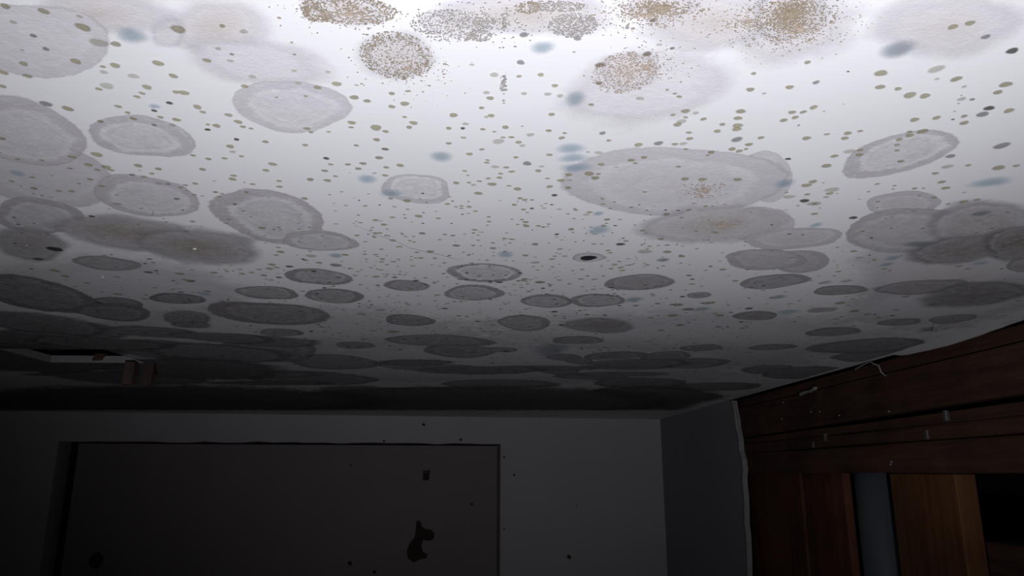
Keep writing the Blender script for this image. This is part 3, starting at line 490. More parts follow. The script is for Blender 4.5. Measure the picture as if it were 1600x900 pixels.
  (0.1334, 0.8106, 0, 0.517, 0.5, 0.0, 0.07, '', [(21.5, -1.4), (22.0, 2.5), (21.2, 6.2), (19.1, 9.4), (16.3, 12.0), (13.5, 14.4), (10.6, 16.8), (7.3, 19.1), (3.3, 20.9), (-1.3, 21.3), (-6.0, 20.3), (-10.1, 18.0), (-13.6, 15.1), (-16.3, 11.7), (-18.3, 8.2), (-19.4, 4.5), (-19.8, 0.9), (-19.6, -2.6), (-19.2, -6.1), (-18.5, -9.5), (-17.1, -13.0), (-14.7, -16.1), (-11.4, -18.3), (-7.4, -19.6), (-3.1, -20.0), (1.1, -19.7), (5.3, -18.6), (9.2, -16.8), (12.5, -14.4), (15.3, -11.5), (17.8, -8.4), (19.9, -5.1)]),
  (0.5324, 1.0719, 3, 0.395, 0.2, 0.5, 0.38, '', [(25.9, -11.7), (27.0, -6.8), (27.0, -1.9), (26.2, 2.9), (24.5, 7.5), (21.8, 11.6), (18.5, 15.3), (14.8, 18.6), (10.7, 21.6), (6.0, 24.3), (0.6, 25.8), (-5.0, 25.9), (-10.3, 24.5), (-15.0, 22.0), (-19.2, 18.9), (-22.7, 15.2), (-25.4, 11.0), (-26.8, 6.2), (-26.7, 1.3), (-25.7, -3.4), (-24.1, -7.9), (-22.1, -12.3), (-19.4, -16.5), (-15.5, -19.9), (-10.7, -22.1), (-5.5, -23.0), (-0.5, -23.1), (4.4, -23.0), (9.4, -22.8), (14.7, -22.0), (19.6, -19.8), (23.5, -16.3)]),
  (-0.1968, 0.6912, 2, 0.473, 0.6, 0.0, 0.07, 'large lobed grey mould colony left of the blue-stained ring', [(47.1, 32.1), (42.4, 46.7), (36.4, 61.2), (28.5, 74.4), (18.5, 84.7), (7.0, 91.2), (-5.4, 93.2), (-17.7, 90.2), (-28.9, 81.8), (-37.8, 68.8), (-44.2, 53.3), (-48.7, 37.3), (-52.3, 21.6), (-55.0, 5.5), (-55.7, -11.3), (-53.0, -27.7), (-46.8, -41.5), (-38.5, -51.7), (-29.8, -59.0), (-21.7, -65.4), (-13.8, -71.9), (-5.2, -77.7), (4.3, -80.9), (14.1, -80.1), (23.6, -75.4), (32.4, -67.8), (40.5, -58.0), (47.5, -45.8), (52.6, -31.3), (54.8, -15.0), (54.0, 1.5), (51.1, 17.2)]),
  (-0.163, 0.7647, 3, 0.463, 0.5, 0.0, 0.07, 'small dark-rimmed mould colony touching the lobed one', [(43.3, 7.1), (41.9, 15.5), (37.3, 22.9), (30.5, 28.3), (22.8, 32.0), (15.2, 34.7), (7.5, 36.7), (-0.3, 37.8), (-8.4, 37.8), (-16.5, 36.5), (-24.4, 33.7), (-31.8, 29.4), (-37.7, 23.2), (-41.3, 15.5), (-42.2, 7.3), (-41.1, -0.8), (-38.8, -8.1), (-35.9, -15.0), (-32.3, -21.5), (-27.5, -27.3), (-21.5, -31.9), (-14.6, -35.0), (-7.3, -37.1), (0.2, -38.4), (8.1, -38.7), (15.9, -37.2), (22.9, -33.5), (28.3, -27.9), (32.1, -21.5), (35.3, -15.0), (38.6, -8.4), (41.7, -1.1)]),
  (0.3834, 0.814, 6, 0.453, 0.2, 0.0, 0.07, '', [(32.5, -10.1), (36.7, -0.3), (40.1, 9.8), (42.0, 20.0), (42.1, 29.7), (40.0, 38.0), (36.0, 44.6), (30.7, 49.5), (24.2, 52.7), (16.7, 53.7), (8.4, 51.8), (-0.1, 47.0), (-8.1, 40.1), (-15.1, 32.3), (-21.6, 24.4), (-28.0, 16.3), (-34.2, 7.3), (-39.3, -2.6), (-42.5, -13.1), (-43.2, -23.0), (-41.6, -31.4), (-38.1, -38.1), (-33.4, -42.8), (-27.7, -45.8), (-21.5, -47.3), (-15.0, -47.5), (-8.1, -46.6), (-0.9, -44.5), (6.6, -40.9), (14.1, -35.5), (21.2, -28.2), (27.4, -19.5)]),
  (0.4408, 0.6956, 7, 0.443, 0.3, 0.1, 0.07, '', [(50.8, -28.0), (59.2, -13.1), (64.9, 2.2), (67.9, 17.3), (68.6, 31.6), (67.5, 45.3), (64.5, 58.4), (58.8, 69.9), (49.7, 78.1), (37.3, 81.5), (23.0, 80.0), (8.3, 75.0), (-6.0, 68.0), (-20.0, 59.6), (-33.5, 49.1), (-45.7, 36.1), (-55.5, 21.2), (-62.2, 5.6), (-66.4, -9.6), (-68.6, -24.1), (-68.6, -37.7), (-65.9, -49.6), (-60.0, -58.9), (-51.5, -64.8), (-41.4, -67.7), (-31.0, -68.7), (-20.5, -68.8), (-9.5, -68.0), (2.4, -65.6), (15.1, -60.5), (28.0, -52.4), (40.2, -41.3)]),
  (-0.4194, 0.7009, 1, 0.433, 0.5, 0.0, 0.07, '', [(43.1, 8.3), (34.9, 20.7), (24.8, 31.4), (14.3, 39.7), (4.0, 46.4), (-6.0, 52.2), (-16.0, 56.9), (-25.7, 59.3), (-34.0, 58.6), (-40.6, 54.8), (-45.6, 49.3), (-49.9, 42.7), (-53.3, 34.9), (-54.5, 24.9), (-52.0, 12.8), (-45.8, 0.0), (-37.3, -11.8), (-28.3, -22.0), (-19.7, -31.2), (-11.1, -40.0), (-2.0, -48.1), (7.5, -54.0), (16.5, -56.5), (24.1, -55.8), (30.2, -53.2), (35.5, -49.8), (40.6, -46.1), (45.4, -41.5), (49.2, -35.3), (51.5, -27.0), (51.4, -16.6), (48.8, -4.5)]),
  (0.3159, 0.9874, 0, 0.351, 0.2, 0.4, 0.07, '', [(17.6, -3.9), (18.5, -0.3), (18.5, 3.3), (17.7, 6.7), (16.3, 9.9), (14.7, 13.0), (12.7, 16.1), (9.9, 18.7), (6.5, 20.5), (2.4, 21.1), (-1.7, 20.4), (-5.6, 18.8), (-9.0, 16.4), (-11.9, 13.5), (-14.1, 10.2), (-15.8, 6.8), (-17.1, 3.5), (-18.3, -0.1), (-19.0, -3.8), (-18.8, -7.6), (-17.4, -11.0), (-15.0, -13.6), (-12.0, -15.5), (-9.0, -17.1), (-5.8, -18.6), (-2.3, -19.7), (1.6, -20.1), (5.5, -19.1), (9.0, -16.8), (11.8, -13.8), (14.1, -10.6), (16.0, -7.4)]),
  (0.3391, 0.8082, 8, 0.433, 0.3, 0.0, 0.07, '', [(51.0, -4.1), (55.5, 5.9), (56.0, 15.7), (52.9, 24.0), (47.6, 30.6), (41.4, 36.0), (34.6, 40.6), (27.2, 44.4), (18.6, 47.1), (8.7, 47.9), (-2.0, 46.4), (-12.8, 42.3), (-22.8, 35.9), (-31.2, 27.9), (-37.9, 19.1), (-43.3, 10.3), (-47.8, 1.4), (-51.3, -7.8), (-52.9, -16.9), (-51.6, -25.4), (-47.3, -32.3), (-41.0, -37.3), (-33.8, -40.9), (-26.2, -43.6), (-17.9, -45.4), (-8.8, -45.5), (0.8, -43.3), (10.1, -38.9), (18.7, -33.2), (26.8, -27.1), (35.1, -20.7), (43.6, -13.1)]),
  (0.5464, 0.9338, 3, 0.351, 0.2, 0.0, 0.07, '', [(10.3, -3.1), (10.8, -1.3), (11.0, 0.5), (10.7, 2.2), (10.0, 3.8), (9.0, 5.2), (7.9, 6.5), (6.5, 7.6), (4.9, 8.6), (2.9, 9.2), (0.7, 9.2), (-1.4, 8.8), (-3.5, 8.0), (-5.4, 7.1), (-7.4, 6.1), (-9.2, 4.8), (-10.6, 3.2), (-11.3, 1.3), (-11.3, -0.6), (-10.8, -2.3), (-10.1, -3.9), (-9.2, -5.3), (-8.0, -6.6), (-6.4, -7.6), (-4.6, -8.1), (-2.7, -8.4), (-0.7, -8.6), (1.4, -8.6), (3.6, -8.4), (5.8, -7.7), (7.8, -6.5), (9.3, -4.9)]),
  (-0.3574, 0.7473, 3, 0.404, 0.2, 0.9, 0.38, 'dark mould colony with a brown centre at the left', [(78.5, 17.5), (71.6, 30.5), (61.9, 42.6), (49.9, 53.6), (35.8, 63.4), (19.5, 71.7), (1.3, 77.2), (-17.8, 77.7), (-35.3, 72.6), (-49.0, 62.8), (-58.9, 51.0), (-66.7, 39.4), (-74.1, 28.3), (-80.7, 16.6), (-84.4, 3.6), (-83.1, -10.2), (-76.6, -23.2), (-66.8, -34.5), (-55.5, -44.2), (-43.7, -52.8), (-30.7, -60.3), (-16.3, -65.8), (-1.0, -68.1), (14.2, -67.2), (28.3, -63.8), (41.4, -58.7), (53.6, -52.4), (64.8, -44.4), (74.0, -34.5), (80.2, -22.7), (83.0, -9.7), (82.4, 3.9)]),
  (0.015, 0.8857, 0, 0.326, 0.9, 0.0, 0.09, "oval mould colony with a pale inner ring near the ceiling's middle", [(49.1, -0.7), (48.5, 8.8), (46.7, 18.3), (43.4, 27.7), (38.0, 36.3), (30.3, 43.0), (20.8, 47.2), (10.7, 49.0), (0.6, 49.3), (-9.4, 48.2), (-19.1, 45.2), (-27.6, 39.8), (-34.2, 32.4), (-38.9, 24.1), (-42.9, 15.8), (-46.8, 7.4), (-50.0, -1.8), (-50.9, -11.7), (-48.4, -21.4), (-42.7, -29.5), (-35.0, -35.5), (-26.7, -39.9), (-18.4, -43.4), (-9.8, -45.9), (-0.8, -46.8), (8.2, -45.6), (16.7, -42.6), (24.7, -38.4), (32.2, -33.2), (39.1, -26.9), (44.6, -19.1), (48.0, -10.2)]),
  (0.2171, 0.9221, 0, 0.326, 0.2, 0.2, 0.09, 'lone brownish-grey oval mould colony right of the black-centred spot', [(47.3, -10.5), (49.5, -1.7), (49.1, 7.4), (46.4, 16.2), (41.8, 24.3), (35.7, 31.4), (28.3, 37.3), (19.8, 41.6), (10.6, 44.3), (0.9, 45.6), (-9.0, 45.5), (-18.9, 43.8), (-28.4, 40.2), (-36.5, 34.3), (-42.6, 26.5), (-46.5, 17.7), (-48.2, 8.6), (-48.2, -0.4), (-46.4, -9.0), (-43.0, -17.0), (-38.1, -24.0), (-32.2, -30.2), (-25.8, -35.8), (-18.6, -40.8), (-10.3, -45.0), (-1.0, -47.1), (8.6, -46.4), (17.6, -43.0), (25.2, -37.8), (31.7, -31.8), (37.7, -25.5), (43.1, -18.5)]),
  (0.3898, 0.9057, 7, 0.326, 0.2, 0.0, 0.09, '', [(44.3, -17.3), (46.9, -9.0), (46.3, -0.5), (43.0, 7.4), (38.3, 14.2), (33.6, 20.3), (29.0, 26.6), (23.8, 33.2), (17.1, 39.2), (8.5, 43.3), (-1.0, 44.8), (-10.7, 43.8), (-19.8, 40.8), (-27.9, 36.1), (-34.7, 30.1), (-39.8, 23.0), (-43.2, 15.1), (-44.9, 6.9), (-44.9, -1.3), (-43.2, -9.2), (-39.8, -16.5), (-34.7, -22.8), (-28.6, -28.0), (-22.0, -32.4), (-15.1, -36.3), (-7.5, -39.5), (0.9, -41.4), (9.7, -41.3), (18.2, -39.1), (25.9, -35.3), (33.0, -30.4), (39.3, -24.4)]),
  (0.0028, 0.9906, 2, 0.318, 0.5, 0.0, 0.09, '', [(46.3, -0.3), (45.8, 9.8), (42.0, 18.9), (36.2, 26.3), (29.9, 32.4), (23.6, 38.2), (16.8, 43.8), (8.9, 48.2), (0.1, 50.0), (-9.0, 49.0), (-17.8, 46.0), (-26.2, 41.7), (-34.1, 35.9), (-40.7, 28.2), (-44.6, 18.4), (-45.1, 7.9), (-42.9, -1.9), (-39.4, -10.5), (-35.9, -18.2), (-32.5, -25.7), (-28.5, -33.1), (-23.2, -39.8), (-16.5, -45.2), (-8.6, -48.7), (-0.1, -50.0), (8.5, -48.9), (16.6, -45.4), (23.6, -39.8), (29.3, -33.1), (34.4, -26.0), (39.4, -18.4), (43.7, -9.9)]),
  (0.4992, 0.6671, 8, 0.395, 0.3, 0.5, 0.38, '', [(45.1, -26.1), (55.8, -10.5), (65.1, 5.6), (73.2, 22.4), (78.6, 39.2), (79.0, 53.8), (73.6, 64.0), (64.1, 69.5), (53.6, 72.4), (43.5, 75.2), (32.9, 78.2), (20.3, 79.2), (5.2, 75.3), (-11.3, 65.7), (-27.0, 51.7), (-40.6, 35.4), (-51.7, 18.6), (-60.1, 2.1), (-65.7, -13.5), (-68.8, -27.7), (-69.9, -40.5), (-69.3, -52.1), (-66.6, -62.1), (-61.2, -69.6), (-52.9, -73.6), (-42.5, -74.0), (-31.2, -71.9), (-19.8, -68.9), (-8.0, -65.3), (4.9, -60.2), (18.9, -52.0), (32.7, -40.3)]),
  (-0.0871, 0.9554, 0, 0.303, 0.3, 0.0, 0.09, '', [(32.8, 2.4), (31.7, 8.5), (29.4, 14.3), (25.9, 19.7), (21.5, 24.3), (16.3, 28.1), (10.3, 31.0), (3.7, 32.7), (-3.1, 32.9), (-9.7, 31.3), (-15.6, 28.2), (-20.6, 24.1), (-24.8, 19.3), (-28.2, 14.2), (-30.6, 8.6), (-31.9, 2.7), (-31.7, -3.3), (-30.3, -9.1), (-28.1, -14.7), (-25.1, -20.0), (-21.3, -24.9), (-16.3, -29.1), (-10.3, -31.6), (-3.7, -32.2), (2.7, -31.1), (8.6, -28.8), (13.9, -26.1), (19.0, -23.2), (23.8, -19.6), (28.0, -15.1), (31.0, -9.8), (32.7, -3.8)]),
  (0.1083, 1.0354, 2, 0.303, 0.5, 0.0, 0.09, '', [(39.8, -0.1), (40.6, 8.6), (39.5, 17.2), (36.8, 25.1), (33.0, 32.6), (27.9, 39.3), (21.4, 44.8), (13.4, 47.7), (4.6, 47.5), (-4.0, 44.7), (-11.8, 40.4), (-19.0, 35.6), (-26.0, 30.2), (-32.4, 23.8), (-37.4, 16.0), (-40.4, 7.1), (-41.1, -1.8), (-40.1, -10.3), (-37.9, -18.2), (-34.8, -25.4), (-30.6, -31.7), (-25.3, -37.0), (-19.1, -41.2), (-12.2, -44.1), (-4.5, -45.7), (3.5, -45.3), (11.5, -42.5), (18.8, -37.6), (24.8, -31.1), (29.7, -23.9), (33.8, -16.4), (37.3, -8.5)]),
  (0.1795, 1.0274, 3, 0.303, 0.5, 0.0, 0.09, '', [(43.4, -3.3), (44.5, 5.5), (43.6, 14.2), (40.5, 22.1), (35.5, 28.7), (29.4, 33.9), (22.8, 38.3), (15.7, 42.5), (7.7, 46.0), (-1.3, 47.6), (-10.9, 46.1), (-19.7, 41.2), (-26.8, 34.1), (-32.3, 26.1), (-36.7, 18.0), (-40.2, 9.9), (-42.6, 1.4), (-43.0, -7.1), (-41.5, -15.3), (-38.4, -22.6), (-34.2, -29.2), (-29.1, -35.1), (-22.9, -40.0), (-15.6, -43.3), (-7.5, -44.5), (0.9, -43.7), (9.1, -41.4), (17.0, -37.8), (24.4, -33.1), (31.0, -27.1), (36.6, -20.0), (40.8, -11.9)]),
  (0.5979, 0.925, 4, 0.303, 0.2, 0.2, 0.09, '', [(51.5, -27.5), (55.0, -18.7), (56.4, -9.4), (55.7, 0.0), (53.2, 9.3), (49.2, 18.3), (44.0, 27.2), (37.1, 35.7), (27.9, 42.9), (16.8, 47.5), (4.8, 48.6), (-6.4, 46.8), (-16.5, 43.6), (-26.0, 40.6), (-35.8, 37.5), (-45.5, 33.1), (-53.5, 26.4), (-58.2, 17.5), (-59.4, 7.6), (-58.1, -2.3), (-55.1, -11.9), (-50.3, -20.9), (-43.2, -28.9), (-33.9, -34.8), (-23.6, -38.4), (-13.5, -40.3), (-3.9, -41.7), (5.7, -43.3), (16.1, -44.5), (26.9, -44.1), (37.1, -41.0), (45.5, -35.2)]),
  (0.7727, 1.1267, 3, 0.303, 0.2, 0.0, 0.09, '', [(31.6, -16.6), (34.4, -9.7), (36.7, -2.8), (38.2, 4.2), (38.2, 11.3), (36.6, 18.1), (33.6, 24.4), (29.6, 30.5), (24.5, 36.1), (17.8, 40.8), (9.6, 43.3), (0.4, 42.6), (-8.3, 38.9), (-15.7, 33.5), (-21.9, 27.5), (-27.3, 21.5), (-32.3, 15.5), (-36.6, 8.9), (-39.6, 1.7), (-40.7, -5.7), (-39.7, -12.9), (-37.0, -19.4), (-32.8, -24.9), (-27.7, -29.5), (-21.9, -33.2), (-15.6, -36.3), (-8.5, -38.7), (-0.6, -39.9), (7.8, -39.2), (16.0, -35.9), (22.9, -30.4), (28.0, -23.6)]),
  (0.0791, 2.0766, 4, 0.303, 0.2, 0.0, 0.09, '', [(181.9, -13.8), (182.4, 11.2), (171.4, 35.5), (151.9, 57.0), (128.6, 76.0), (104.0, 94.4), (76.7, 112.8), (43.8, 128.8), (5.3, 138.1), (-34.8, 137.3), (-71.1, 126.9), (-100.7, 110.4), (-124.1, 91.3), (-142.8, 71.4), (-157.8, 50.7), (-168.5, 28.9), (-173.9, 5.9), (-173.1, -17.8), (-165.5, -41.4), (-150.6, -63.7), (-128.7, -83.2), (-101.2, -98.8), (-70.5, -110.2), (-38.0, -117.8), (-4.7, -121.9), (28.8, -121.9), (61.3, -116.9), (90.6, -106.7), (115.5, -92.4), (136.7, -75.7), (155.4, -57.4), (171.6, -37.0)]),
  (-0.1856, 2.2952, 5, 0.303, 0.2, 0.0, 0.09, '', [(249.1, 24.3), (249.1, 50.7), (238.2, 76.2), (215.6, 99.0), (183.1, 118.2), (142.3, 133.1), (94.0, 142.1), (40.5, 143.0), (-13.3, 134.8), (-62.1, 119.9), (-104.7, 102.5), (-144.5, 85.2), (-184.5, 67.4), (-222.0, 46.3), (-249.2, 21.1), (-259.8, -6.2), (-254.6, -32.2), (-239.7, -55.5), (-220.6, -76.7), (-197.8, -96.4), (-168.0, -113.2), (-129.4, -124.7), (-84.7, -129.3), (-38.2, -128.1), (7.5, -123.8), (52.9, -117.7), (98.8, -108.6), (142.9, -94.7), (180.7, -75.4), (208.9, -52.1), (228.2, -27.2), (241.4, -1.8)]),
  (-0.4802, 0.7937, 4, 0.359, 0.2, 0.5, 0.38, '', [(46.3, 6.3), (37.2, 20.5), (26.9, 34.3), (15.7, 48.0), (3.1, 61.5), (-10.7, 73.2), (-24.6, 80.8), (-37.0, 82.9), (-46.7, 79.9), (-53.6, 73.3), (-57.9, 64.3), (-59.8, 53.5), (-59.4, 41.3), (-57.2, 28.4), (-53.8, 15.2), (-49.3, 1.5), (-43.1, -12.9), (-34.6, -27.4), (-23.8, -40.7), (-11.8, -51.4), (0.1, -59.1), (11.2, -64.6), (21.8, -68.7), (31.9, -71.5), (41.2, -71.9), (48.7, -69.0), (53.8, -62.9), (56.9, -54.7), (58.5, -45.1), (58.9, -34.4), (57.5, -22.1), (53.4, -8.3)]),
  (-0.2974, 0.7912, 4, 0.359, 0.2, 0.9, 0.38, 'dark mould colony with a brown centre and a white crumb', [(74.1, 10.8), (68.7, 26.0), (61.6, 41.5), (52.0, 57.3), (38.8, 71.8), (22.0, 82.5), (3.5, 87.8), (-14.9, 88.1), (-32.1, 84.7), (-47.4, 78.2), (-60.2, 68.5), (-69.1, 55.6), (-74.0, 40.8), (-76.3, 25.9), (-77.8, 11.3), (-78.5, -3.7), (-76.5, -19.5), (-69.9, -34.9), (-58.4, -47.8), (-44.1, -56.9), (-29.4, -63.0), (-15.6, -68.1), (-1.8, -73.3), (12.8, -77.8), (28.0, -79.2), (42.5, -76.2), (54.7, -68.8), (64.1, -58.5), (71.2, -46.5), (76.1, -33.4), (78.4, -19.2), (77.6, -4.2)]),
  (-0.1413, 1.7056, 4, 0.289, 0.2, 0.0, 0.09, '', [(80.9, 13.9), (80.5, 31.1), (75.4, 47.2), (65.8, 60.5), (53.4, 70.7), (39.8, 78.7), (25.3, 85.5), (9.3, 90.1), (-8.0, 90.4), (-25.1, 84.8), (-40.2, 74.1), (-52.5, 60.7), (-62.9, 46.4), (-71.8, 31.4), (-78.1, 15.3), (-80.2, -1.5), (-77.6, -17.5), (-71.8, -31.6), (-64.9, -44.3), (-58.0, -56.9), (-50.1, -69.6), (-39.4, -81.1), (-25.5, -88.6), (-9.5, -90.5), (6.8, -87.2), (21.9, -80.1), (35.5, -70.7), (47.4, -59.6), (57.5, -47.0), (65.8, -33.3), (72.5, -18.6), (77.7, -2.9)]),
  (-0.0542, 1.7312, 5, 0.289, 0.2, 0.0, 0.09, '', [(65.4, 4.0), (64.1, 13.3), (61.0, 22.3), (55.7, 30.9), (47.8, 38.5), (37.5, 44.6), (25.5, 48.8), (12.2, 51.3), (-1.8, 51.7), (-15.8, 49.6), (-28.6, 44.8), (-39.1, 37.7), (-46.8, 29.2), (-52.5, 20.7), (-57.6, 12.4), (-62.7, 3.9), (-67.0, -5.5), (-68.3, -15.5), (-65.3, -25.2), (-57.9, -33.4), (-47.4, -39.3), (-35.5, -43.1), (-23.3, -45.5), (-11.1, -46.7), (1.3, -46.8), (13.8, -45.6), (26.2, -42.8), (38.0, -38.2), (48.4, -31.9), (56.7, -23.9), (62.2, -14.9), (65.0, -5.4)]),
  (-0.1946, 0.9155, 5, 0.289, 0.4, 0.1, 0.09, '', [(45.3, 6.2), (43.9, 14.6), (41.0, 23.0), (36.2, 31.0), (29.2, 37.9), (20.2, 42.4), (10.1, 43.9), (0.2, 42.9), (-8.7, 40.3), (-17.0, 37.3), (-25.0, 33.9), (-32.4, 29.5), (-38.7, 23.5), (-42.9, 16.2), (-44.9, 8.2), (-45.1, 0.1), (-43.9, -7.8), (-41.4, -15.5), (-37.6, -22.8), (-32.4, -29.4), (-25.9, -35.2), (-18.3, -39.8), (-9.6, -42.9), (-0.4, -43.8), (8.6, -42.3), (16.6, -38.7), (23.3, -33.7), (29.0, -28.3), (34.1, -22.7), (38.9, -16.6), (42.7, -9.7), (44.9, -2.0)]),
  (0.0877, 1.1978, 4, 0.289, 0.3, 0.0, 0.09, '', [(45.2, 3.3), (45.2, 18.0), (44.0, 32.3), (41.3, 45.8), (36.6, 57.5), (30.2, 66.7), (22.7, 73.5), (14.2, 77.8), (5.0, 78.8), (-4.5, 75.4), (-13.4, 67.6), (-21.0, 56.9), (-27.7, 45.5), (-34.0, 34.1), (-40.3, 21.8), (-45.6, 7.6), (-48.2, -8.0), (-47.5, -23.1), (-44.0, -36.2), (-39.1, -47.0), (-33.7, -56.2), (-27.7, -64.0), (-20.7, -69.5), (-12.9, -71.5), (-4.7, -70.2), (3.2, -66.8), (11.1, -62.7), (19.2, -57.8), (27.5, -50.7), (35.0, -40.2), (40.7, -26.8), (43.9, -11.8)]),
  (0.3117, 1.8905, 5, 0.289, 0.2, 0.1, 0.09, '', [(102.0, 6.9), (104.3, 20.3), (104.9, 34.1), (102.4, 48.4), (94.3, 61.7), (79.0, 71.6), (57.8, 76.1), (34.0, 75.2), (10.8, 70.8), (-10.6, 65.3), (-31.1, 59.5), (-51.7, 52.9), (-71.6, 44.0), (-88.5, 32.2), (-100.5, 18.4), (-107.0, 4.0), (-108.7, -10.1), (-106.7, -23.3), (-101.5, -35.3), (-93.3, -46.2), (-82.1, -55.5), (-68.1, -63.2), (-51.7, -69.0), (-32.8, -72.4), (-12.0, -73.0), (9.6, -70.2), (30.8, -64.2), (50.3, -55.5), (67.3, -44.8), (81.1, -32.6), (91.3, -19.6), (98.1, -6.4)]),
  (0.4985, 0.9477, 5, 0.289, 0.2, 0.0, 0.09, 'flat oval mould colony left of two merged dark ones at the right', [(35.2, -11.1), (39.2, -5.2), (41.3, 1.5), (40.6, 8.1), (37.2, 14.0), (32.1, 18.7), (26.5, 22.4), (20.7, 25.6), (14.7, 28.4), (8.1, 30.6), (0.8, 31.7), (-6.9, 31.5), (-14.7, 29.8), (-22.0, 26.7), (-28.1, 22.1), (-32.4, 16.3), (-34.9, 10.0), (-36.0, 3.8), (-36.6, -2.2), (-36.8, -8.3), (-35.9, -14.4), (-33.1, -20.2), (-28.2, -24.7), (-21.7, -27.5), (-14.7, -29.0), (-7.7, -29.7), (-0.9, -29.9), (6.1, -29.4), (13.0, -27.8), (19.5, -24.8), (25.2, -20.8), (30.4, -16.2)]),
  (0.6898, 2.1061, 4, 0.289, 0.2, 0.0, 0.09, '', [(147.3, -35.5), (152.3, -14.3), (155.0, 7.8), (154.1, 31.5), (146.4, 56.0), (129.6, 79.0), (103.9, 97.7), (72.4, 110.3), (38.8, 117.4), (5.1, 120.4), (-28.1, 119.9), (-60.0, 114.8), (-88.5, 104.3), (-111.8, 88.9), (-129.7, 70.7), (-144.1, 51.4), (-156.4, 31.0), (-164.9, 8.9), (-165.9, -14.9), (-156.9, -38.4), (-138.3, -59.0), (-113.9, -75.3), (-87.7, -88.1), (-61.2, -98.7), (-33.9, -108.0), (-4.8, -114.9), (25.9, -117.6), (56.5, -114.8), (84.6, -106.2), (108.4, -92.6), (126.6, -75.4), (139.2, -56.0)]),
  (-0.3088, 1.667, 5, 0.275, 0.2, 0.0, 0.09, '', [(109.6, 31.3), (102.1, 58.2), (88.5, 80.3), (71.5, 96.8), (53.4, 109.2), (35.0, 119.2), (16.0, 127.3), (-4.3, 132.5), (-25.8, 133.3), (-47.6, 127.9), (-68.1, 115.0), (-84.8, 94.8), (-95.7, 69.0), (-100.5, 41.0), (-100.9, 13.6), (-99.2, -12.1), (-96.4, -37.0), (-91.2, -61.3), (-82.0, -83.8), (-68.0, -101.6), (-50.8, -113.1), (-32.5, -119.0), (-14.5, -121.8), (3.3, -123.1), (21.5, -122.3), (39.8, -117.1), (56.9, -106.1), (71.7, -90.0), (84.1, -70.5), (94.9, -48.7), (104.0, -24.4), (109.8, 2.7)]),
  (-0.2812, 1.006, 3, 0.275, 0.3, 0.0, 0.09, '', [(42.2, 3.3), (41.9, 11.7), (40.0, 20.8), (35.1, 29.6), (27.2, 36.5), (17.4, 40.6), (7.3, 42.2), (-2.3, 42.2), (-11.3, 41.3), (-19.9, 39.5), (-27.6, 36.2), (-33.8, 31.0), (-38.3, 24.7), (-41.5, 17.8), (-43.9, 10.6), (-45.6, 2.9), (-45.6, -5.4), (-43.2, -13.8), (-38.1, -21.5), (-31.2, -27.9), (-23.2, -32.9), (-14.9, -36.6), (-6.5, -39.4), (2.2, -41.1), (10.9, -41.4), (19.4, -40.1), (27.1, -37.1), (33.5, -32.4), (38.1, -26.2), (40.7, -19.1), (41.7, -11.7), (42.0, -4.3)]),
  (-0.1922, 1.0203, 2, 0.275, 0.3, 0.0, 0.09, '', [(42.4, 6.6), (39.0, 15.1), (34.7, 22.9), (30.0, 30.6), (24.6, 38.3), (17.7, 45.4), (9.2, 50.0), (-0.2, 51.1), (-9.3, 48.8), (-17.4, 44.6), (-24.8, 39.7), (-31.8, 34.3), (-38.0, 27.7), (-42.4, 19.5), (-44.4, 10.1), (-44.0, 0.5), (-42.0, -8.7), (-38.9, -17.2), (-34.8, -25.2), (-29.5, -32.2), (-22.9, -37.8), (-15.5, -41.7), (-7.8, -44.4), (0.2, -45.9), (8.4, -46.2), (16.7, -44.7), (24.4, -41.2), (31.2, -35.8), (36.7, -28.9), (40.9, -20.9), (43.6, -12.0), (44.1, -2.6)]),
  (0.2143, 1.213, 4, 0.275, 0.2, 0.6, 0.38, '', [(71.1, 6.2), (74.1, 20.9), (74.7, 35.6), (71.9, 49.7), (65.8, 62.3), (57.0, 73.2), (45.3, 81.9), (30.6, 86.8), (13.7, 86.0), (-3.5, 79.0), (-18.9, 67.9), (-32.1, 55.7), (-44.2, 44.0), (-56.3, 32.2), (-67.4, 18.9), (-75.5, 3.8), (-78.6, -11.9), (-77.0, -26.2), (-72.4, -38.7), (-66.3, -49.5), (-59.2, -59.2), (-50.3, -67.4), (-39.4, -73.2), (-26.7, -76.2), (-12.9, -76.6), (1.6, -74.6), (16.6, -70.0), (31.3, -62.1), (44.3, -50.7), (54.4, -37.0), (61.6, -22.5), (66.9, -8.2)]),
  (0.4119, 1.5393, 4, 0.275, 0.2, 0.2, 0.09, '', [(50.4, -23.4), (55.1, -11.8), (58.4, 1.3), (58.6, 15.7), (54.8, 29.6), (47.4, 41.4), (38.1, 50.7), (28.4, 58.7), (18.1, 66.0), (6.9, 72.4), (-5.5, 75.7), (-18.2, 74.4), (-29.6, 68.3), (-38.9, 58.7), (-45.9, 47.1), (-51.0, 34.7), (-54.1, 21.8), (-55.1, 8.6), (-54.1, -4.3), (-51.6, -16.8), (-47.9, -28.8), (-43.0, -40.6), (-36.7, -51.9), (-28.4, -61.8), (-18.2, -69.4), (-6.7, -73.6), (5.2, -74.1), (16.5, -70.8), (26.5, -64.1), (34.4, -55.0), (40.5, -44.6), (45.6, -34.1)]),
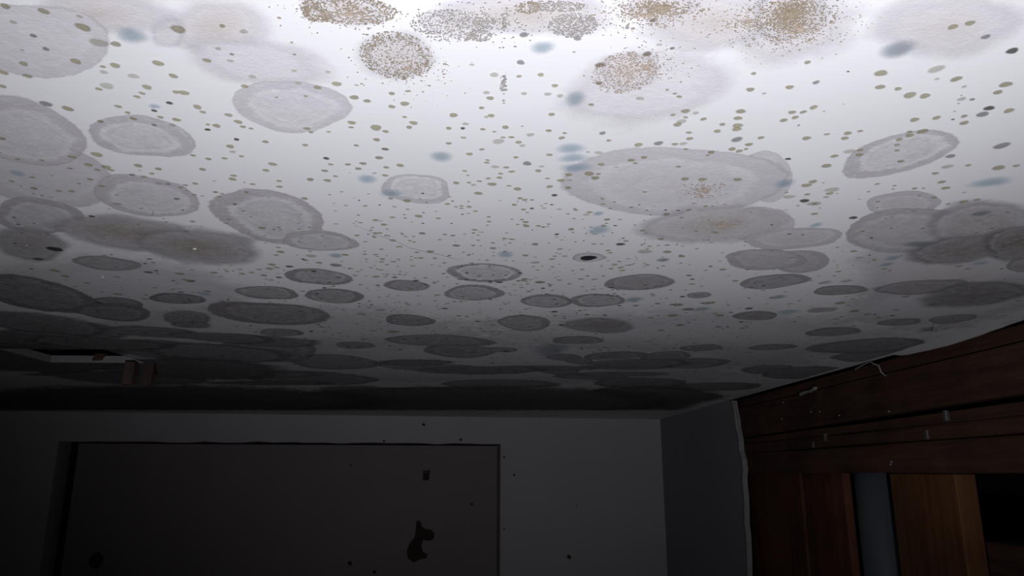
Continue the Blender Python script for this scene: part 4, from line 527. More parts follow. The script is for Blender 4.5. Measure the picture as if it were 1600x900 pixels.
  (0.1999, 1.5684, 4, 0.275, 0.2, 0.0, 0.09, '', [(41.8, 6.2), (43.0, 16.9), (42.0, 26.9), (38.9, 35.5), (34.2, 42.4), (28.5, 47.9), (22.1, 52.3), (14.8, 55.1), (6.5, 55.4), (-2.2, 52.9), (-10.7, 48.0), (-18.9, 41.4), (-26.7, 33.8), (-33.8, 24.8), (-39.6, 14.3), (-43.0, 2.8), (-43.5, -8.3), (-41.7, -18.0), (-38.6, -26.2), (-35.1, -33.4), (-31.2, -40.0), (-26.7, -45.9), (-21.1, -50.7), (-14.3, -53.8), (-6.6, -54.8), (1.7, -53.6), (10.3, -49.8), (18.5, -43.3), (25.5, -34.7), (31.2, -24.9), (35.6, -14.7), (39.1, -4.4)]),
  (0.2395, 1.6226, 5, 0.275, 0.2, 0.0, 0.09, '', [(35.0, 5.4), (37.0, 16.2), (37.4, 26.9), (35.5, 36.3), (31.7, 43.6), (26.4, 48.5), (20.5, 51.8), (14.2, 53.5), (7.3, 53.2), (0.2, 50.3), (-6.7, 45.0), (-13.1, 38.3), (-19.1, 31.0), (-24.9, 23.0), (-30.3, 14.0), (-34.8, 3.6), (-37.6, -7.4), (-38.3, -18.3), (-37.1, -28.1), (-34.4, -36.4), (-30.3, -42.8), (-25.1, -46.9), (-19.1, -48.7), (-12.9, -48.8), (-6.8, -48.3), (-0.6, -47.4), (6.2, -45.6), (13.2, -41.5), (19.8, -34.6), (25.2, -25.4), (29.3, -15.3), (32.4, -5.0)]),
  (0.2159, 1.7846, 6, 0.275, 0.2, 0.1, 0.09, '', [(50.1, 2.2), (50.9, 16.3), (50.1, 30.1), (47.5, 43.1), (43.0, 54.8), (37.0, 65.0), (29.3, 73.5), (20.0, 79.1), (9.3, 80.3), (-1.9, 76.5), (-12.4, 68.8), (-21.9, 59.1), (-30.8, 48.9), (-39.5, 37.9), (-47.2, 25.0), (-52.6, 10.0), (-54.3, -5.5), (-52.6, -19.9), (-48.9, -32.2), (-44.5, -43.0), (-39.8, -53.0), (-34.1, -62.1), (-26.9, -69.0), (-18.2, -73.0), (-8.7, -74.1), (1.3, -72.8), (11.5, -69.3), (21.7, -63.1), (31.2, -53.5), (38.9, -41.0), (44.5, -26.8), (48.0, -12.3)]),
  (0.467, 2.0254, 6, 0.275, 0.2, 0.2, 0.09, '', [(135.1, -11.9), (142.4, 13.9), (146.7, 41.4), (144.1, 69.0), (132.1, 93.5), (111.6, 112.0), (86.3, 124.4), (59.2, 132.4), (30.9, 137.3), (1.1, 137.7), (-29.2, 131.8), (-58.0, 118.9), (-83.3, 100.5), (-104.4, 78.6), (-121.0, 54.5), (-132.2, 29.0), (-137.4, 3.2), (-137.5, -21.8), (-134.4, -45.7), (-129.2, -69.2), (-120.7, -92.3), (-106.2, -112.9), (-84.6, -127.3), (-57.8, -133.1), (-29.7, -131.2), (-3.0, -125.2), (22.4, -118.2), (47.8, -110.3), (73.1, -99.1), (96.0, -82.4), (113.8, -60.8), (126.1, -36.8)]),
  (0.4464, 1.1197, 2, 0.275, 0.2, 0.2, 0.09, '', [(34.2, -8.7), (36.1, -2.0), (37.5, 4.9), (38.5, 12.3), (38.4, 20.1), (36.0, 27.7), (30.8, 33.7), (23.3, 37.1), (14.8, 37.9), (6.5, 36.9), (-1.2, 35.0), (-8.5, 32.6), (-15.6, 29.7), (-22.4, 26.0), (-28.6, 21.2), (-34.0, 15.2), (-38.0, 8.4), (-40.1, 1.0), (-40.1, -6.4), (-38.2, -13.3), (-35.0, -19.4), (-31.1, -24.9), (-26.5, -29.9), (-21.0, -34.1), (-14.3, -37.0), (-6.8, -38.0), (1.0, -37.0), (8.4, -34.6), (15.4, -31.1), (21.7, -26.7), (27.2, -21.5), (31.4, -15.3)]),
  (0.6552, 0.8118, 3, 0.342, 0.2, 0.0, 0.09, '', [(18.0, -7.5), (23.2, -1.1), (27.1, 5.5), (29.4, 11.7), (30.3, 17.2), (30.5, 22.1), (30.0, 26.6), (28.5, 30.5), (25.7, 33.0), (21.5, 33.9), (16.2, 33.1), (10.4, 31.0), (4.3, 28.1), (-2.1, 24.2), (-8.5, 19.1), (-14.4, 13.0), (-19.3, 6.4), (-22.9, -0.2), (-25.4, -6.2), (-27.2, -11.7), (-28.6, -17.0), (-29.4, -22.0), (-29.4, -26.7), (-28.4, -30.7), (-25.8, -33.4), (-21.9, -34.5), (-16.6, -33.5), (-10.7, -30.8), (-4.7, -26.9), (1.1, -22.5), (6.6, -17.9), (12.3, -13.0)]),
  (0.7019, 1.1566, 4, 0.275, 0.2, 0.0, 0.09, '', [(29.8, -15.4), (32.7, -9.1), (35.3, -2.6), (36.8, 4.4), (36.4, 11.4), (33.6, 17.7), (29.0, 22.8), (23.6, 26.6), (17.8, 29.6), (11.8, 32.0), (5.3, 33.3), (-1.5, 33.3), (-8.4, 31.9), (-15.0, 29.4), (-21.5, 26.0), (-27.5, 21.5), (-32.4, 15.7), (-35.6, 8.9), (-36.9, 1.7), (-36.5, -5.2), (-34.8, -11.8), (-31.9, -17.7), (-27.8, -22.6), (-22.5, -26.2), (-16.7, -28.5), (-10.9, -30.0), (-5.0, -31.5), (1.3, -32.8), (8.3, -33.1), (15.4, -31.3), (21.6, -27.2), (26.3, -21.5)]),
  (0.8352, 1.5068, 4, 0.275, 0.2, 0.0, 0.09, '', [(37.7, -53.3), (37.7, -39.4), (37.7, -23.4), (37.7, -4.7), (37.7, 15.1), (37.7, 33.7), (37.7, 49.8), (37.7, 64.0), (37.7, 77.5), (37.7, 89.7), (32.1, 97.7), (12.4, 98.6), (-5.3, 92.3), (-19.9, 82.1), (-32.5, 71.4), (-45.0, 61.3), (-57.5, 50.2), (-68.2, 36.2), (-74.7, 18.8), (-75.6, -0.4), (-71.3, -20.0), (-62.6, -38.3), (-50.2, -54.2), (-35.0, -66.7), (-18.3, -75.4), (-1.5, -80.8), (14.9, -84.2), (31.0, -86.4), (37.7, -86.5), (37.7, -83.2), (37.7, -76.0), (37.7, -65.6)]),
  (0.5927, 1.4125, 4, 0.275, 0.2, 0.0, 0.09, '', [(49.2, -14.7), (51.6, -6.8), (50.7, 1.3), (47.3, 8.9), (42.5, 15.7), (37.4, 22.1), (31.6, 28.2), (24.5, 33.8), (15.9, 38.1), (6.1, 40.6), (-4.0, 41.2), (-14.1, 40.1), (-23.7, 37.5), (-32.4, 33.4), (-39.6, 27.7), (-44.9, 20.8), (-47.8, 13.2), (-48.7, 5.4), (-47.9, -2.3), (-45.6, -9.6), (-42.0, -16.6), (-37.3, -23.1), (-31.3, -29.1), (-24.1, -34.3), (-15.5, -38.3), (-6.0, -40.5), (3.8, -40.4), (13.1, -38.3), (21.5, -35.0), (29.2, -31.1), (36.8, -26.8), (43.8, -21.4)]),
  (0.7119, 1.7344, 4, 0.275, 0.2, 0.0, 0.09, '', [(54.8, -20.9), (62.1, -7.8), (69.7, 7.1), (74.6, 24.1), (74.2, 41.2), (68.3, 56.0), (58.5, 67.5), (46.6, 76.1), (33.5, 82.1), (19.2, 84.9), (4.1, 83.6), (-10.6, 78.2), (-24.3, 69.8), (-36.6, 59.5), (-47.7, 48.0), (-57.5, 34.9), (-65.0, 20.3), (-69.5, 4.7), (-71.1, -11.0), (-70.0, -26.0), (-66.4, -40.0), (-60.4, -52.5), (-52.1, -62.8), (-42.1, -70.9), (-30.8, -77.2), (-18.5, -82.1), (-4.8, -84.5), (9.9, -82.6), (24.0, -75.2), (35.5, -62.8), (43.4, -48.0), (49.0, -33.8)]),
  (0.8128, 1.7891, 5, 0.275, 0.2, 0.0, 0.09, '', [(60.0, -57.7), (60.0, -35.0), (60.0, -8.5), (60.0, 18.4), (60.0, 43.0), (60.0, 65.5), (60.0, 87.1), (60.0, 107.2), (60.0, 123.1), (53.5, 132.2), (30.1, 134.1), (6.9, 130.3), (-15.7, 122.5), (-36.9, 110.5), (-55.8, 93.7), (-70.8, 72.6), (-81.6, 48.9), (-88.8, 24.3), (-93.0, -0.7), (-94.0, -25.8), (-90.6, -50.3), (-82.1, -72.7), (-69.3, -91.7), (-53.5, -106.9), (-35.6, -118.2), (-16.0, -125.1), (4.7, -126.1), (25.0, -121.0), (43.8, -111.2), (60.0, -99.6), (60.0, -87.9), (60.0, -74.8)]),
  (-0.426, 1.963, 6, 0.275, 0.2, 0.0, 0.09, '', [(189.7, 40.3), (179.3, 68.9), (163.6, 95.5), (143.7, 120.7), (117.9, 143.2), (84.9, 159.9), (45.9, 167.9), (4.4, 166.8), (-36.6, 158.2), (-75.6, 143.8), (-111.3, 124.2), (-141.8, 99.6), (-165.2, 70.8), (-180.3, 39.8), (-187.4, 8.4), (-186.8, -21.8), (-179.1, -49.8), (-164.9, -74.6), (-146.0, -95.8), (-124.5, -114.4), (-101.0, -131.5), (-74.3, -147.3), (-42.7, -159.0), (-6.5, -162.8), (30.9, -156.4), (65.2, -140.9), (94.4, -120.1), (119.6, -97.7), (143.5, -74.7), (165.9, -49.6), (183.4, -21.2), (191.9, 9.6)]),
  (-0.3566, 2.2513, 7, 0.275, 0.2, 0.1, 0.3, '', [(118.8, -11.7), (114.1, 17.6), (104.5, 46.9), (89.5, 74.1), (70.8, 98.1), (49.9, 119.6), (27.2, 140.0), (1.9, 158.0), (-25.9, 169.6), (-53.3, 169.9), (-76.5, 157.5), (-93.2, 135.6), (-103.8, 109.5), (-110.6, 82.8), (-115.3, 56.5), (-118.1, 29.7), (-117.8, 1.4), (-113.2, -28.0), (-103.1, -57.4), (-87.7, -84.3), (-67.7, -106.4), (-45.2, -122.2), (-22.3, -132.1), (-0.0, -138.1), (21.8, -142.4), (44.1, -145.1), (66.7, -143.7), (87.6, -135.1), (103.9, -118.1), (114.0, -94.5), (118.7, -67.8), (120.0, -40.1)]),
  (-0.4317, 0.8665, 5, 0.326, 0.2, 0.0, 0.09, '', [(38.4, 8.4), (34.2, 15.1), (28.8, 21.3), (22.3, 26.6), (15.0, 30.9), (7.0, 33.9), (-1.1, 35.6), (-9.3, 36.0), (-17.0, 34.8), (-23.6, 31.7), (-28.7, 27.1), (-32.1, 21.7), (-34.6, 16.0), (-36.9, 10.3), (-38.8, 4.3), (-39.6, -2.5), (-38.2, -9.7), (-34.3, -16.5), (-28.5, -22.4), (-21.6, -27.2), (-14.3, -30.9), (-6.6, -33.5), (1.2, -34.6), (8.5, -33.9), (15.0, -31.7), (20.5, -28.6), (25.5, -25.3), (30.7, -21.9), (35.7, -17.8), (39.7, -12.5), (41.6, -5.9), (41.1, 1.2)]),
  (-0.4065, 1.4996, 6, 0.261, 0.2, 0.0, 0.09, '', [(94.9, 19.0), (86.3, 48.8), (76.2, 79.4), (63.6, 111.9), (46.7, 144.3), (24.6, 171.0), (-0.8, 185.4), (-25.7, 184.5), (-47.1, 171.7), (-64.6, 153.4), (-80.0, 134.2), (-94.2, 113.9), (-106.1, 89.7), (-112.9, 60.1), (-112.8, 26.8), (-106.2, -6.8), (-95.3, -37.9), (-82.0, -65.5), (-67.3, -89.8), (-51.3, -110.8), (-34.2, -128.4), (-16.1, -142.2), (2.7, -152.2), (22.0, -158.0), (41.4, -159.0), (60.0, -154.0), (76.8, -142.1), (90.3, -123.6), (99.8, -99.6), (104.7, -71.6), (105.2, -41.6), (101.6, -11.0)]),
  (-0.335, 1.3059, 7, 0.261, 0.2, 0.2, 0.09, '', [(41.2, 5.3), (38.4, 13.4), (33.6, 20.7), (27.4, 26.6), (20.6, 31.4), (13.4, 35.4), (5.9, 38.6), (-2.1, 40.4), (-10.2, 40.5), (-17.9, 38.7), (-25.2, 35.6), (-31.9, 31.4), (-37.9, 25.8), (-41.9, 18.6), (-43.0, 10.2), (-41.4, 1.7), (-38.0, -6.1), (-34.4, -13.2), (-30.9, -20.2), (-26.7, -27.2), (-20.9, -33.3), (-13.7, -37.5), (-5.7, -39.1), (2.1, -38.9), (9.4, -38.0), (16.6, -36.8), (23.8, -34.8), (30.6, -31.1), (35.9, -25.6), (39.5, -18.7), (41.4, -11.0), (42.1, -2.9)]),
  (-0.2256, 1.4353, 4, 0.261, 0.2, 0.0, 0.09, '', [(40.9, 5.9), (38.3, 14.6), (33.6, 22.2), (27.7, 28.2), (21.5, 33.2), (15.4, 38.0), (8.7, 42.9), (1.0, 46.8), (-7.6, 48.3), (-16.0, 46.7), (-23.6, 42.2), (-29.9, 35.7), (-34.6, 28.0), (-37.6, 19.4), (-38.8, 10.5), (-38.5, 1.7), (-37.3, -6.7), (-35.6, -15.0), (-33.1, -23.2), (-29.1, -31.1), (-23.3, -37.4), (-16.0, -41.2), (-8.3, -42.7), (-0.8, -42.9), (6.5, -42.5), (13.9, -41.7), (21.4, -39.5), (28.3, -35.2), (33.8, -28.8), (37.7, -20.9), (40.2, -12.3), (41.4, -3.3)]),
  (-0.0579, 1.3767, 4, 0.261, 0.2, 0.1, 0.09, '', [(111.8, 15.0), (109.5, 29.2), (101.8, 42.0), (90.0, 52.7), (74.7, 60.9), (56.8, 66.4), (37.1, 68.8), (16.7, 68.7), (-3.7, 66.8), (-24.4, 63.5), (-45.3, 58.2), (-65.5, 50.2), (-83.4, 39.2), (-97.1, 25.8), (-105.9, 11.1), (-109.6, -3.7), (-108.4, -17.8), (-102.4, -30.4), (-92.4, -40.9), (-79.8, -49.2), (-66.0, -56.0), (-51.5, -62.0), (-35.7, -67.1), (-17.6, -70.4), (2.4, -70.2), (22.6, -65.9), (41.3, -58.2), (57.7, -48.5), (72.5, -38.0), (86.5, -26.6), (99.0, -14.0), (108.1, 0.2)]),
  (-0.024, 1.4963, 5, 0.261, 0.2, 0.3, 0.09, '', [(81.3, 1.8), (78.2, 19.4), (71.8, 35.5), (63.9, 50.2), (55.3, 64.7), (45.2, 79.4), (32.2, 92.3), (15.9, 99.9), (-1.9, 99.7), (-18.6, 92.5), (-32.8, 81.2), (-44.9, 68.9), (-55.8, 56.4), (-65.5, 42.7), (-72.7, 27.2), (-76.4, 10.4), (-77.0, -6.8), (-75.5, -23.8), (-72.2, -40.7), (-66.5, -57.2), (-57.1, -71.6), (-44.1, -81.8), (-28.9, -86.5), (-13.4, -86.5), (1.1, -83.7), (14.7, -79.9), (28.0, -75.3), (41.3, -69.2), (54.1, -60.4), (65.6, -48.5), (74.6, -33.6), (80.1, -16.4)]),
  (0.0623, 1.4731, 6, 0.261, 0.2, 0.0, 0.09, '', [(33.2, 1.3), (32.4, 8.4), (30.8, 15.1), (28.4, 21.6), (24.9, 27.4), (20.0, 31.9), (14.1, 34.7), (7.8, 35.8), (1.4, 35.7), (-5.0, 34.9), (-11.4, 33.0), (-17.4, 29.4), (-22.1, 24.0), (-25.2, 17.5), (-27.2, 10.8), (-28.9, 4.5), (-30.8, -2.0), (-32.4, -9.2), (-32.6, -16.8), (-30.4, -23.9), (-25.9, -29.3), (-20.0, -32.6), (-13.7, -34.0), (-7.4, -34.2), (-1.4, -33.5), (4.4, -32.0), (9.9, -29.9), (15.4, -27.2), (20.9, -23.6), (25.9, -18.9), (30.0, -12.9), (32.5, -6.0)]),
  (0.304, 1.536, 6, 0.261, 0.2, 0.3, 0.09, '', [(68.2, -29.8), (72.5, -19.3), (74.1, -6.9), (71.9, 6.8), (64.8, 20.7), (53.2, 32.8), (38.9, 41.6), (24.3, 47.3), (10.9, 51.5), (-1.9, 56.1), (-15.4, 61.0), (-29.7, 64.2), (-43.3, 63.4), (-54.0, 57.8), (-61.0, 48.7), (-65.1, 38.3), (-67.9, 27.5), (-69.7, 16.4), (-69.5, 4.3), (-66.1, -8.6), (-59.0, -21.3), (-48.9, -32.8), (-37.1, -42.6), (-24.2, -50.6), (-10.8, -56.5), (2.6, -59.8), (15.3, -60.4), (26.8, -58.8), (37.0, -55.6), (46.3, -51.2), (54.8, -45.5), (62.2, -38.5)]),
  (0.4539, 1.428, 5, 0.261, 0.2, 0.2, 0.09, '', [(39.3, -16.8), (43.4, -9.2), (45.5, -0.2), (44.9, 9.3), (41.8, 18.6), (36.8, 27.0), (30.2, 34.1), (22.2, 39.2), (13.5, 42.1), (4.9, 43.1), (-3.4, 42.8), (-11.4, 41.9), (-19.2, 39.8), (-26.5, 36.2), (-32.6, 30.7), (-37.5, 23.9), (-41.3, 16.3), (-44.3, 8.0), (-45.8, -1.1), (-44.7, -10.6), (-40.5, -19.3), (-34.0, -26.2), (-26.6, -31.3), (-19.5, -35.7), (-12.5, -40.1), (-4.9, -44.2), (3.5, -46.2), (11.8, -45.0), (19.0, -40.6), (24.5, -34.8), (29.3, -28.8), (34.2, -23.1)]),
  (0.5039, 1.6393, 5, 0.261, 0.2, 0.2, 0.09, '', [(78.8, -27.6), (80.8, -8.6), (79.3, 9.7), (75.9, 26.8), (71.1, 43.2), (64.4, 58.9), (55.2, 73.2), (43.1, 84.8), (28.6, 92.6), (12.5, 96.1), (-4.2, 94.8), (-20.2, 88.9), (-34.9, 79.3), (-47.8, 67.3), (-59.2, 53.8), (-69.5, 39.0), (-78.0, 22.3), (-83.3, 3.9), (-83.9, -15.1), (-79.8, -33.0), (-72.1, -48.4), (-62.2, -61.2), (-50.9, -71.5), (-38.5, -79.2), (-25.0, -83.8), (-11.0, -85.3), (3.0, -84.3), (17.1, -81.7), (31.6, -77.6), (46.5, -71.0), (60.7, -60.5), (72.0, -45.6)]),
  (0.6345, 1.2463, 4, 0.261, 0.2, 0.1, 0.09, '', [(47.5, -13.4), (51.3, -4.4), (52.4, 4.8), (50.7, 13.5), (46.7, 21.0), (41.7, 27.5), (36.2, 33.7), (30.0, 39.6), (22.3, 44.6), (12.9, 47.5), (2.4, 47.9), (-8.5, 46.1), (-19.3, 42.7), (-29.7, 37.7), (-38.9, 30.7), (-45.5, 21.8), (-48.6, 12.0), (-48.7, 2.5), (-47.5, -5.9), (-46.2, -13.8), (-44.9, -21.6), (-42.2, -29.3), (-37.3, -36.0), (-30.1, -40.9), (-21.5, -43.9), (-12.2, -45.3), (-2.5, -45.6), (7.6, -44.5), (17.6, -41.4), (27.0, -36.3), (35.1, -29.5), (42.0, -21.8)]),
  (0.7706, 1.3904, 5, 0.261, 0.2, 0.1, 0.09, '', [(92.5, -58.2), (101.2, -41.7), (102.2, -23.1), (102.2, -3.1), (102.2, 18.4), (102.2, 41.1), (93.8, 63.5), (77.0, 82.7), (55.1, 95.8), (31.1, 101.9), (7.9, 102.1), (-13.2, 99.0), (-32.5, 94.3), (-50.9, 88.5), (-68.8, 81.0), (-86.0, 70.9), (-101.4, 57.3), (-112.9, 39.6), (-118.1, 18.5), (-115.6, -4.0), (-106.2, -25.3), (-92.3, -43.7), (-76.7, -59.2), (-60.6, -72.7), (-43.8, -84.7), (-25.5, -94.2), (-5.9, -99.8), (13.8, -100.7), (32.6, -97.6), (49.9, -91.4), (66.0, -83.0), (80.5, -72.1)]),
  (0.3768, 1.8353, 7, 0.261, 0.2, 0.1, 0.3, '', [(141.7, -8.8), (137.2, 3.6), (128.3, 15.3), (116.9, 26.2), (102.8, 36.3), (84.5, 45.2), (62.1, 51.8), (37.4, 56.0), (11.9, 58.9), (-14.7, 61.3), (-43.5, 62.6), (-73.3, 60.9), (-99.5, 54.4), (-117.5, 43.6), (-126.3, 30.8), (-129.4, 18.1), (-130.9, 6.3), (-131.6, -5.4), (-128.7, -17.3), (-119.1, -28.6), (-102.4, -38.1), (-81.5, -45.4), (-59.0, -51.0), (-35.9, -55.4), (-11.7, -58.7), (13.8, -60.1), (39.6, -59.1), (64.6, -55.7), (88.2, -50.2), (109.8, -42.7), (127.6, -33.1), (138.8, -21.5)]),
  (-0.7865, 1.6991, 4, 0.255, 0.2, 0.1, 0.3, '', [(170.7, -10.2), (166.5, -0.2), (155.0, 10.2), (135.4, 20.3), (108.7, 29.2), (77.7, 36.5), (45.2, 42.4), (11.9, 47.8), (-23.3, 52.5), (-60.3, 55.4), (-95.6, 55.2), (-124.6, 51.2), (-144.6, 44.2), (-157.1, 35.8), (-165.1, 27.1), (-169.6, 18.1), (-168.6, 8.6), (-159.7, -1.3), (-143.1, -10.9), (-122.0, -19.8), (-98.9, -28.2), (-74.0, -36.6), (-45.1, -44.5), (-11.5, -51.0), (24.3, -54.5), (58.3, -54.5), (87.5, -51.6), (111.7, -47.0), (131.8, -41.5), (148.5, -35.2), (161.1, -27.9), (168.7, -19.5)]),
  (-0.1009, 1.1858, 2, 0.249, 0.2, 0.2, 0.09, '', [(45.5, 4.5), (43.9, 14.6), (40.1, 23.9), (35.0, 32.2), (28.9, 39.6), (21.7, 45.8), (13.5, 50.0), (4.5, 51.6), (-4.5, 50.7), (-13.0, 47.9), (-21.1, 43.9), (-28.6, 38.5), (-34.9, 31.4), (-39.1, 22.5), (-40.9, 12.8), (-40.9, 3.2), (-40.2, -5.9), (-39.3, -15.0), (-37.7, -24.4), (-34.6, -33.7), (-29.1, -41.8), (-21.7, -47.5), (-13.2, -50.4), (-4.4, -50.8), (4.0, -49.1), (11.7, -45.7), (18.6, -40.9), (24.7, -35.4), (30.4, -29.3), (35.8, -22.6), (40.8, -14.8), (44.3, -5.6)]),
  (0.1984, 1.3546, 4, 0.249, 0.2, 0.0, 0.09, '', [(50.4, -3.5), (52.1, 4.8), (52.3, 13.6), (50.3, 22.5), (45.3, 30.6), (37.3, 36.8), (27.3, 40.6), (16.7, 42.5), (6.2, 43.5), (-4.4, 44.1), (-15.6, 43.8), (-27.0, 41.4), (-37.0, 36.2), (-44.2, 28.4), (-48.1, 19.4), (-49.6, 10.4), (-49.9, 2.0), (-49.6, -6.0), (-48.5, -14.0), (-45.8, -21.8), (-41.1, -29.1), (-34.5, -35.3), (-26.4, -40.4), (-17.0, -44.1), (-6.6, -46.1), (4.3, -46.1), (14.9, -43.8), (24.6, -39.4), (32.7, -33.6), (39.2, -26.7), (44.1, -19.2), (47.8, -11.5)]),
  (-0.5368, 1.8992, 7, 0.243, 0.2, 0.1, 0.3, '', [(196.0, -12.6), (185.1, 4.3), (166.4, 20.4), (144.0, 35.5), (118.9, 50.0), (89.2, 63.4), (54.1, 74.1), (15.7, 80.5), (-22.5, 82.9), (-59.1, 82.7), (-95.0, 81.1), (-130.0, 77.3), (-161.4, 69.9), (-184.1, 58.0), (-195.2, 42.6), (-195.1, 25.5), (-187.0, 8.6), (-173.4, -7.5), (-155.4, -22.6), (-133.6, -36.6), (-108.4, -49.4), (-80.3, -61.2), (-48.9, -71.9), (-13.9, -80.6), (23.4, -85.5), (59.6, -85.4), (91.4, -80.5), (117.7, -72.7), (140.9, -63.9), (163.0, -54.3), (182.7, -43.0), (195.2, -29.0)]),
  (0.1824, 2.3935, 6, 0.243, 0.2, 0.1, 0.3, '', [(123.8, -12.5), (122.8, 19.0), (119.6, 50.2), (113.8, 81.7), (103.7, 112.6), (87.9, 140.3), (66.5, 161.7), (41.0, 174.8), (13.3, 178.8), (-14.4, 173.4), (-40.1, 159.4), (-62.2, 138.7), (-80.2, 114.0), (-94.7, 87.4), (-106.1, 59.6), (-114.4, 30.8), (-119.2, 0.9), (-120.6, -29.5), (-118.6, -60.3), (-112.8, -91.2), (-102.2, -120.7), (-85.3, -145.1), (-62.7, -160.3), (-37.1, -163.7), (-12.1, -157.2), (10.2, -146.1), (30.4, -135.6), (51.0, -126.8), (72.9, -116.1), (94.1, -99.3), (110.8, -74.6), (120.6, -44.5)]),
  (-0.9345, 2.3378, 4, 0.243, 0.2, 0.1, 0.3, '', [(257.6, -19.4), (247.2, 14.3), (224.3, 48.9), (190.0, 82.1), (145.6, 111.3), (93.6, 133.2), (39.4, 145.8), (-11.9, 150.8), (-59.3, 152.0), (-105.0, 152.1), (-150.5, 149.7), (-192.7, 141.2), (-226.0, 124.3), (-247.7, 100.4), (-259.3, 72.3), (-263.1, 41.8), (-258.0, 9.2), (-240.0, -24.5), (-207.4, -56.1), (-164.2, -82.3), (-118.0, -102.4), (-73.6, -119.0), (-30.5, -134.9), (14.5, -149.6), (61.6, -159.1), (106.4, -159.3), (143.9, -149.7), (172.8, -133.9), (196.6, -116.0), (219.1, -97.2), (240.0, -75.9), (254.5, -50.0)]),
  (-0.3145, 1.1457, 3, 0.225, 0.2, 0.2, 0.09, 'widest dark oval mould colony in the row near the left', [(94.3, 25.8), (88.1, 44.1), (78.2, 60.8), (65.0, 75.0), (49.2, 86.2), (31.4, 94.3), (12.2, 98.6), (-7.6, 98.5), (-27.1, 93.9), (-45.1, 85.3), (-61.2, 73.5), (-74.9, 59.1), (-85.4, 42.4), (-92.1, 24.0), (-94.7, 5.0), (-93.8, -13.8), (-90.3, -31.9), (-84.2, -49.2), (-75.0, -65.1), (-61.8, -77.8), (-45.4, -85.5), (-27.6, -87.9), (-10.5, -86.4), (5.3, -83.8), (20.9, -81.5), (37.3, -78.8), (54.5, -73.6), (70.8, -63.8), (83.8, -49.5), (92.3, -31.9), (96.4, -12.8), (97.0, 6.6)]),
  (0.6981, 0.9627, 5, 0.225, 0.2, 0.5, 0.38, '', [(69.1, -43.1), (81.6, -26.4), (89.5, -7.9), (92.7, 10.7), (91.6, 28.3), (87.2, 44.2), (80.2, 58.3), (71.0, 70.7), (59.8, 81.9), (46.5, 91.6), (30.3, 98.8), (11.1, 101.3), (-9.8, 97.2), (-30.1, 86.5), (-47.5, 71.0), (-61.6, 53.4), (-72.4, 35.2), (-80.2, 17.1), (-84.9, -0.7), (-86.4, -17.6), (-85.0, -33.4), (-81.6, -48.1), (-76.7, -62.0), (-69.4, -74.9), (-58.7, -85.2), (-44.4, -90.9), (-27.9, -91.3), (-10.9, -87.2), (5.3, -80.9), (21.0, -74.0), (37.1, -66.3), (53.6, -56.4)]),
  (0.3621, 1.7085, 7, 0.225, 0.2, 0.1, 0.3, '', [(129.8, -8.2), (131.9, 2.8), (129.8, 14.1), (122.5, 25.5), (109.9, 36.4), (92.3, 46.5), (70.0, 55.3), (43.2, 61.8), (13.3, 64.7), (-16.6, 63.3), (-43.4, 58.2), (-65.8, 51.2), (-85.3, 43.8), (-104.1, 36.5), (-122.0, 28.2), (-135.9, 18.3), (-141.8, 6.8), (-138.5, -5.0), (-128.4, -16.0), (-115.0, -25.8), (-100.3, -35.1), (-83.8, -44.0), (-63.8, -52.0), (-39.8, -58.1), (-12.7, -61.4), (15.2, -61.6), (42.0, -59.1), (66.3, -54.1), (87.1, -47.1), (103.6, -38.5), (115.8, -28.9), (124.3, -18.8)]),
  (0.6849, 2.408, 0, 0.225, 0.2, 0.1, 0.3, '', [(166.4, -15.6), (178.3, 20.2), (182.8, 56.8), (177.4, 91.3), (162.4, 120.9), (140.4, 144.5), (114.0, 162.7), (83.8, 175.1), (50.2, 179.8), (14.7, 175.7), (-20.4, 164.1), (-54.3, 148.2), (-87.7, 129.8), (-121.0, 107.1), (-150.6, 77.6), (-171.2, 41.7), (-179.2, 3.6), (-176.2, -31.8), (-167.1, -62.7), (-156.2, -90.4), (-143.7, -116.2), (-127.0, -139.1), (-104.5, -156.3), (-77.0, -165.8), (-47.0, -168.7), (-16.2, -166.9), (15.3, -161.4), (47.5, -150.9), (78.8, -133.6), (107.0, -109.6), (130.6, -80.7), (150.1, -49.2)]),
  (0.1587, 1.7415, 8, 0.22, 0.2, 0.1, 0.3, '', [(171.0, -10.3), (175.3, 0.4), (170.9, 11.9), (155.0, 22.8), (129.5, 31.9), (99.4, 38.9), (68.8, 44.6), (38.0, 50.0), (5.0, 54.9), (-30.7, 58.0), (-67.1, 58.1), (-100.8, 54.7), (-129.5, 48.6), (-152.6, 40.6), (-169.2, 31.0), (-177.1, 20.2), (-175.1, 8.8), (-164.3, -2.1), (-148.9, -12.0), (-132.3, -21.1), (-115.3, -30.0), (-95.4, -39.0), (-70.2, -47.3), (-39.4, -53.7), (-5.1, -57.4), (30.1, -58.4), (63.8, -56.9), (94.2, -52.8), (119.4, -46.4), (138.2, -38.4), (151.8, -29.5), (162.4, -20.2)]),
  (-0.5192, 1.0915, 3, 0.215, 0.2, 0.1, 0.09, '', [(30.8, 15.6), (25.8, 25.5), (20.2, 35.5), (13.6, 45.4), (5.6, 53.8), (-3.2, 58.9), (-11.7, 59.9), (-19.0, 57.1), (-24.8, 51.9), (-29.3, 45.5), (-33.0, 38.6), (-35.9, 30.9), (-38.0, 22.5), (-39.0, 13.0), (-38.6, 2.6), (-36.5, -8.5), (-32.5, -19.5), (-26.6, -29.6), (-19.5, -37.9), (-11.9, -44.1), (-4.3, -48.3), (3.1, -50.9), (10.2, -52.1), (16.9, -51.8), (23.1, -49.9), (28.7, -46.3), (33.6, -41.2), (37.5, -34.6), (40.1, -26.1), (40.6, -16.1), (38.9, -5.3), (35.3, 5.5)]),
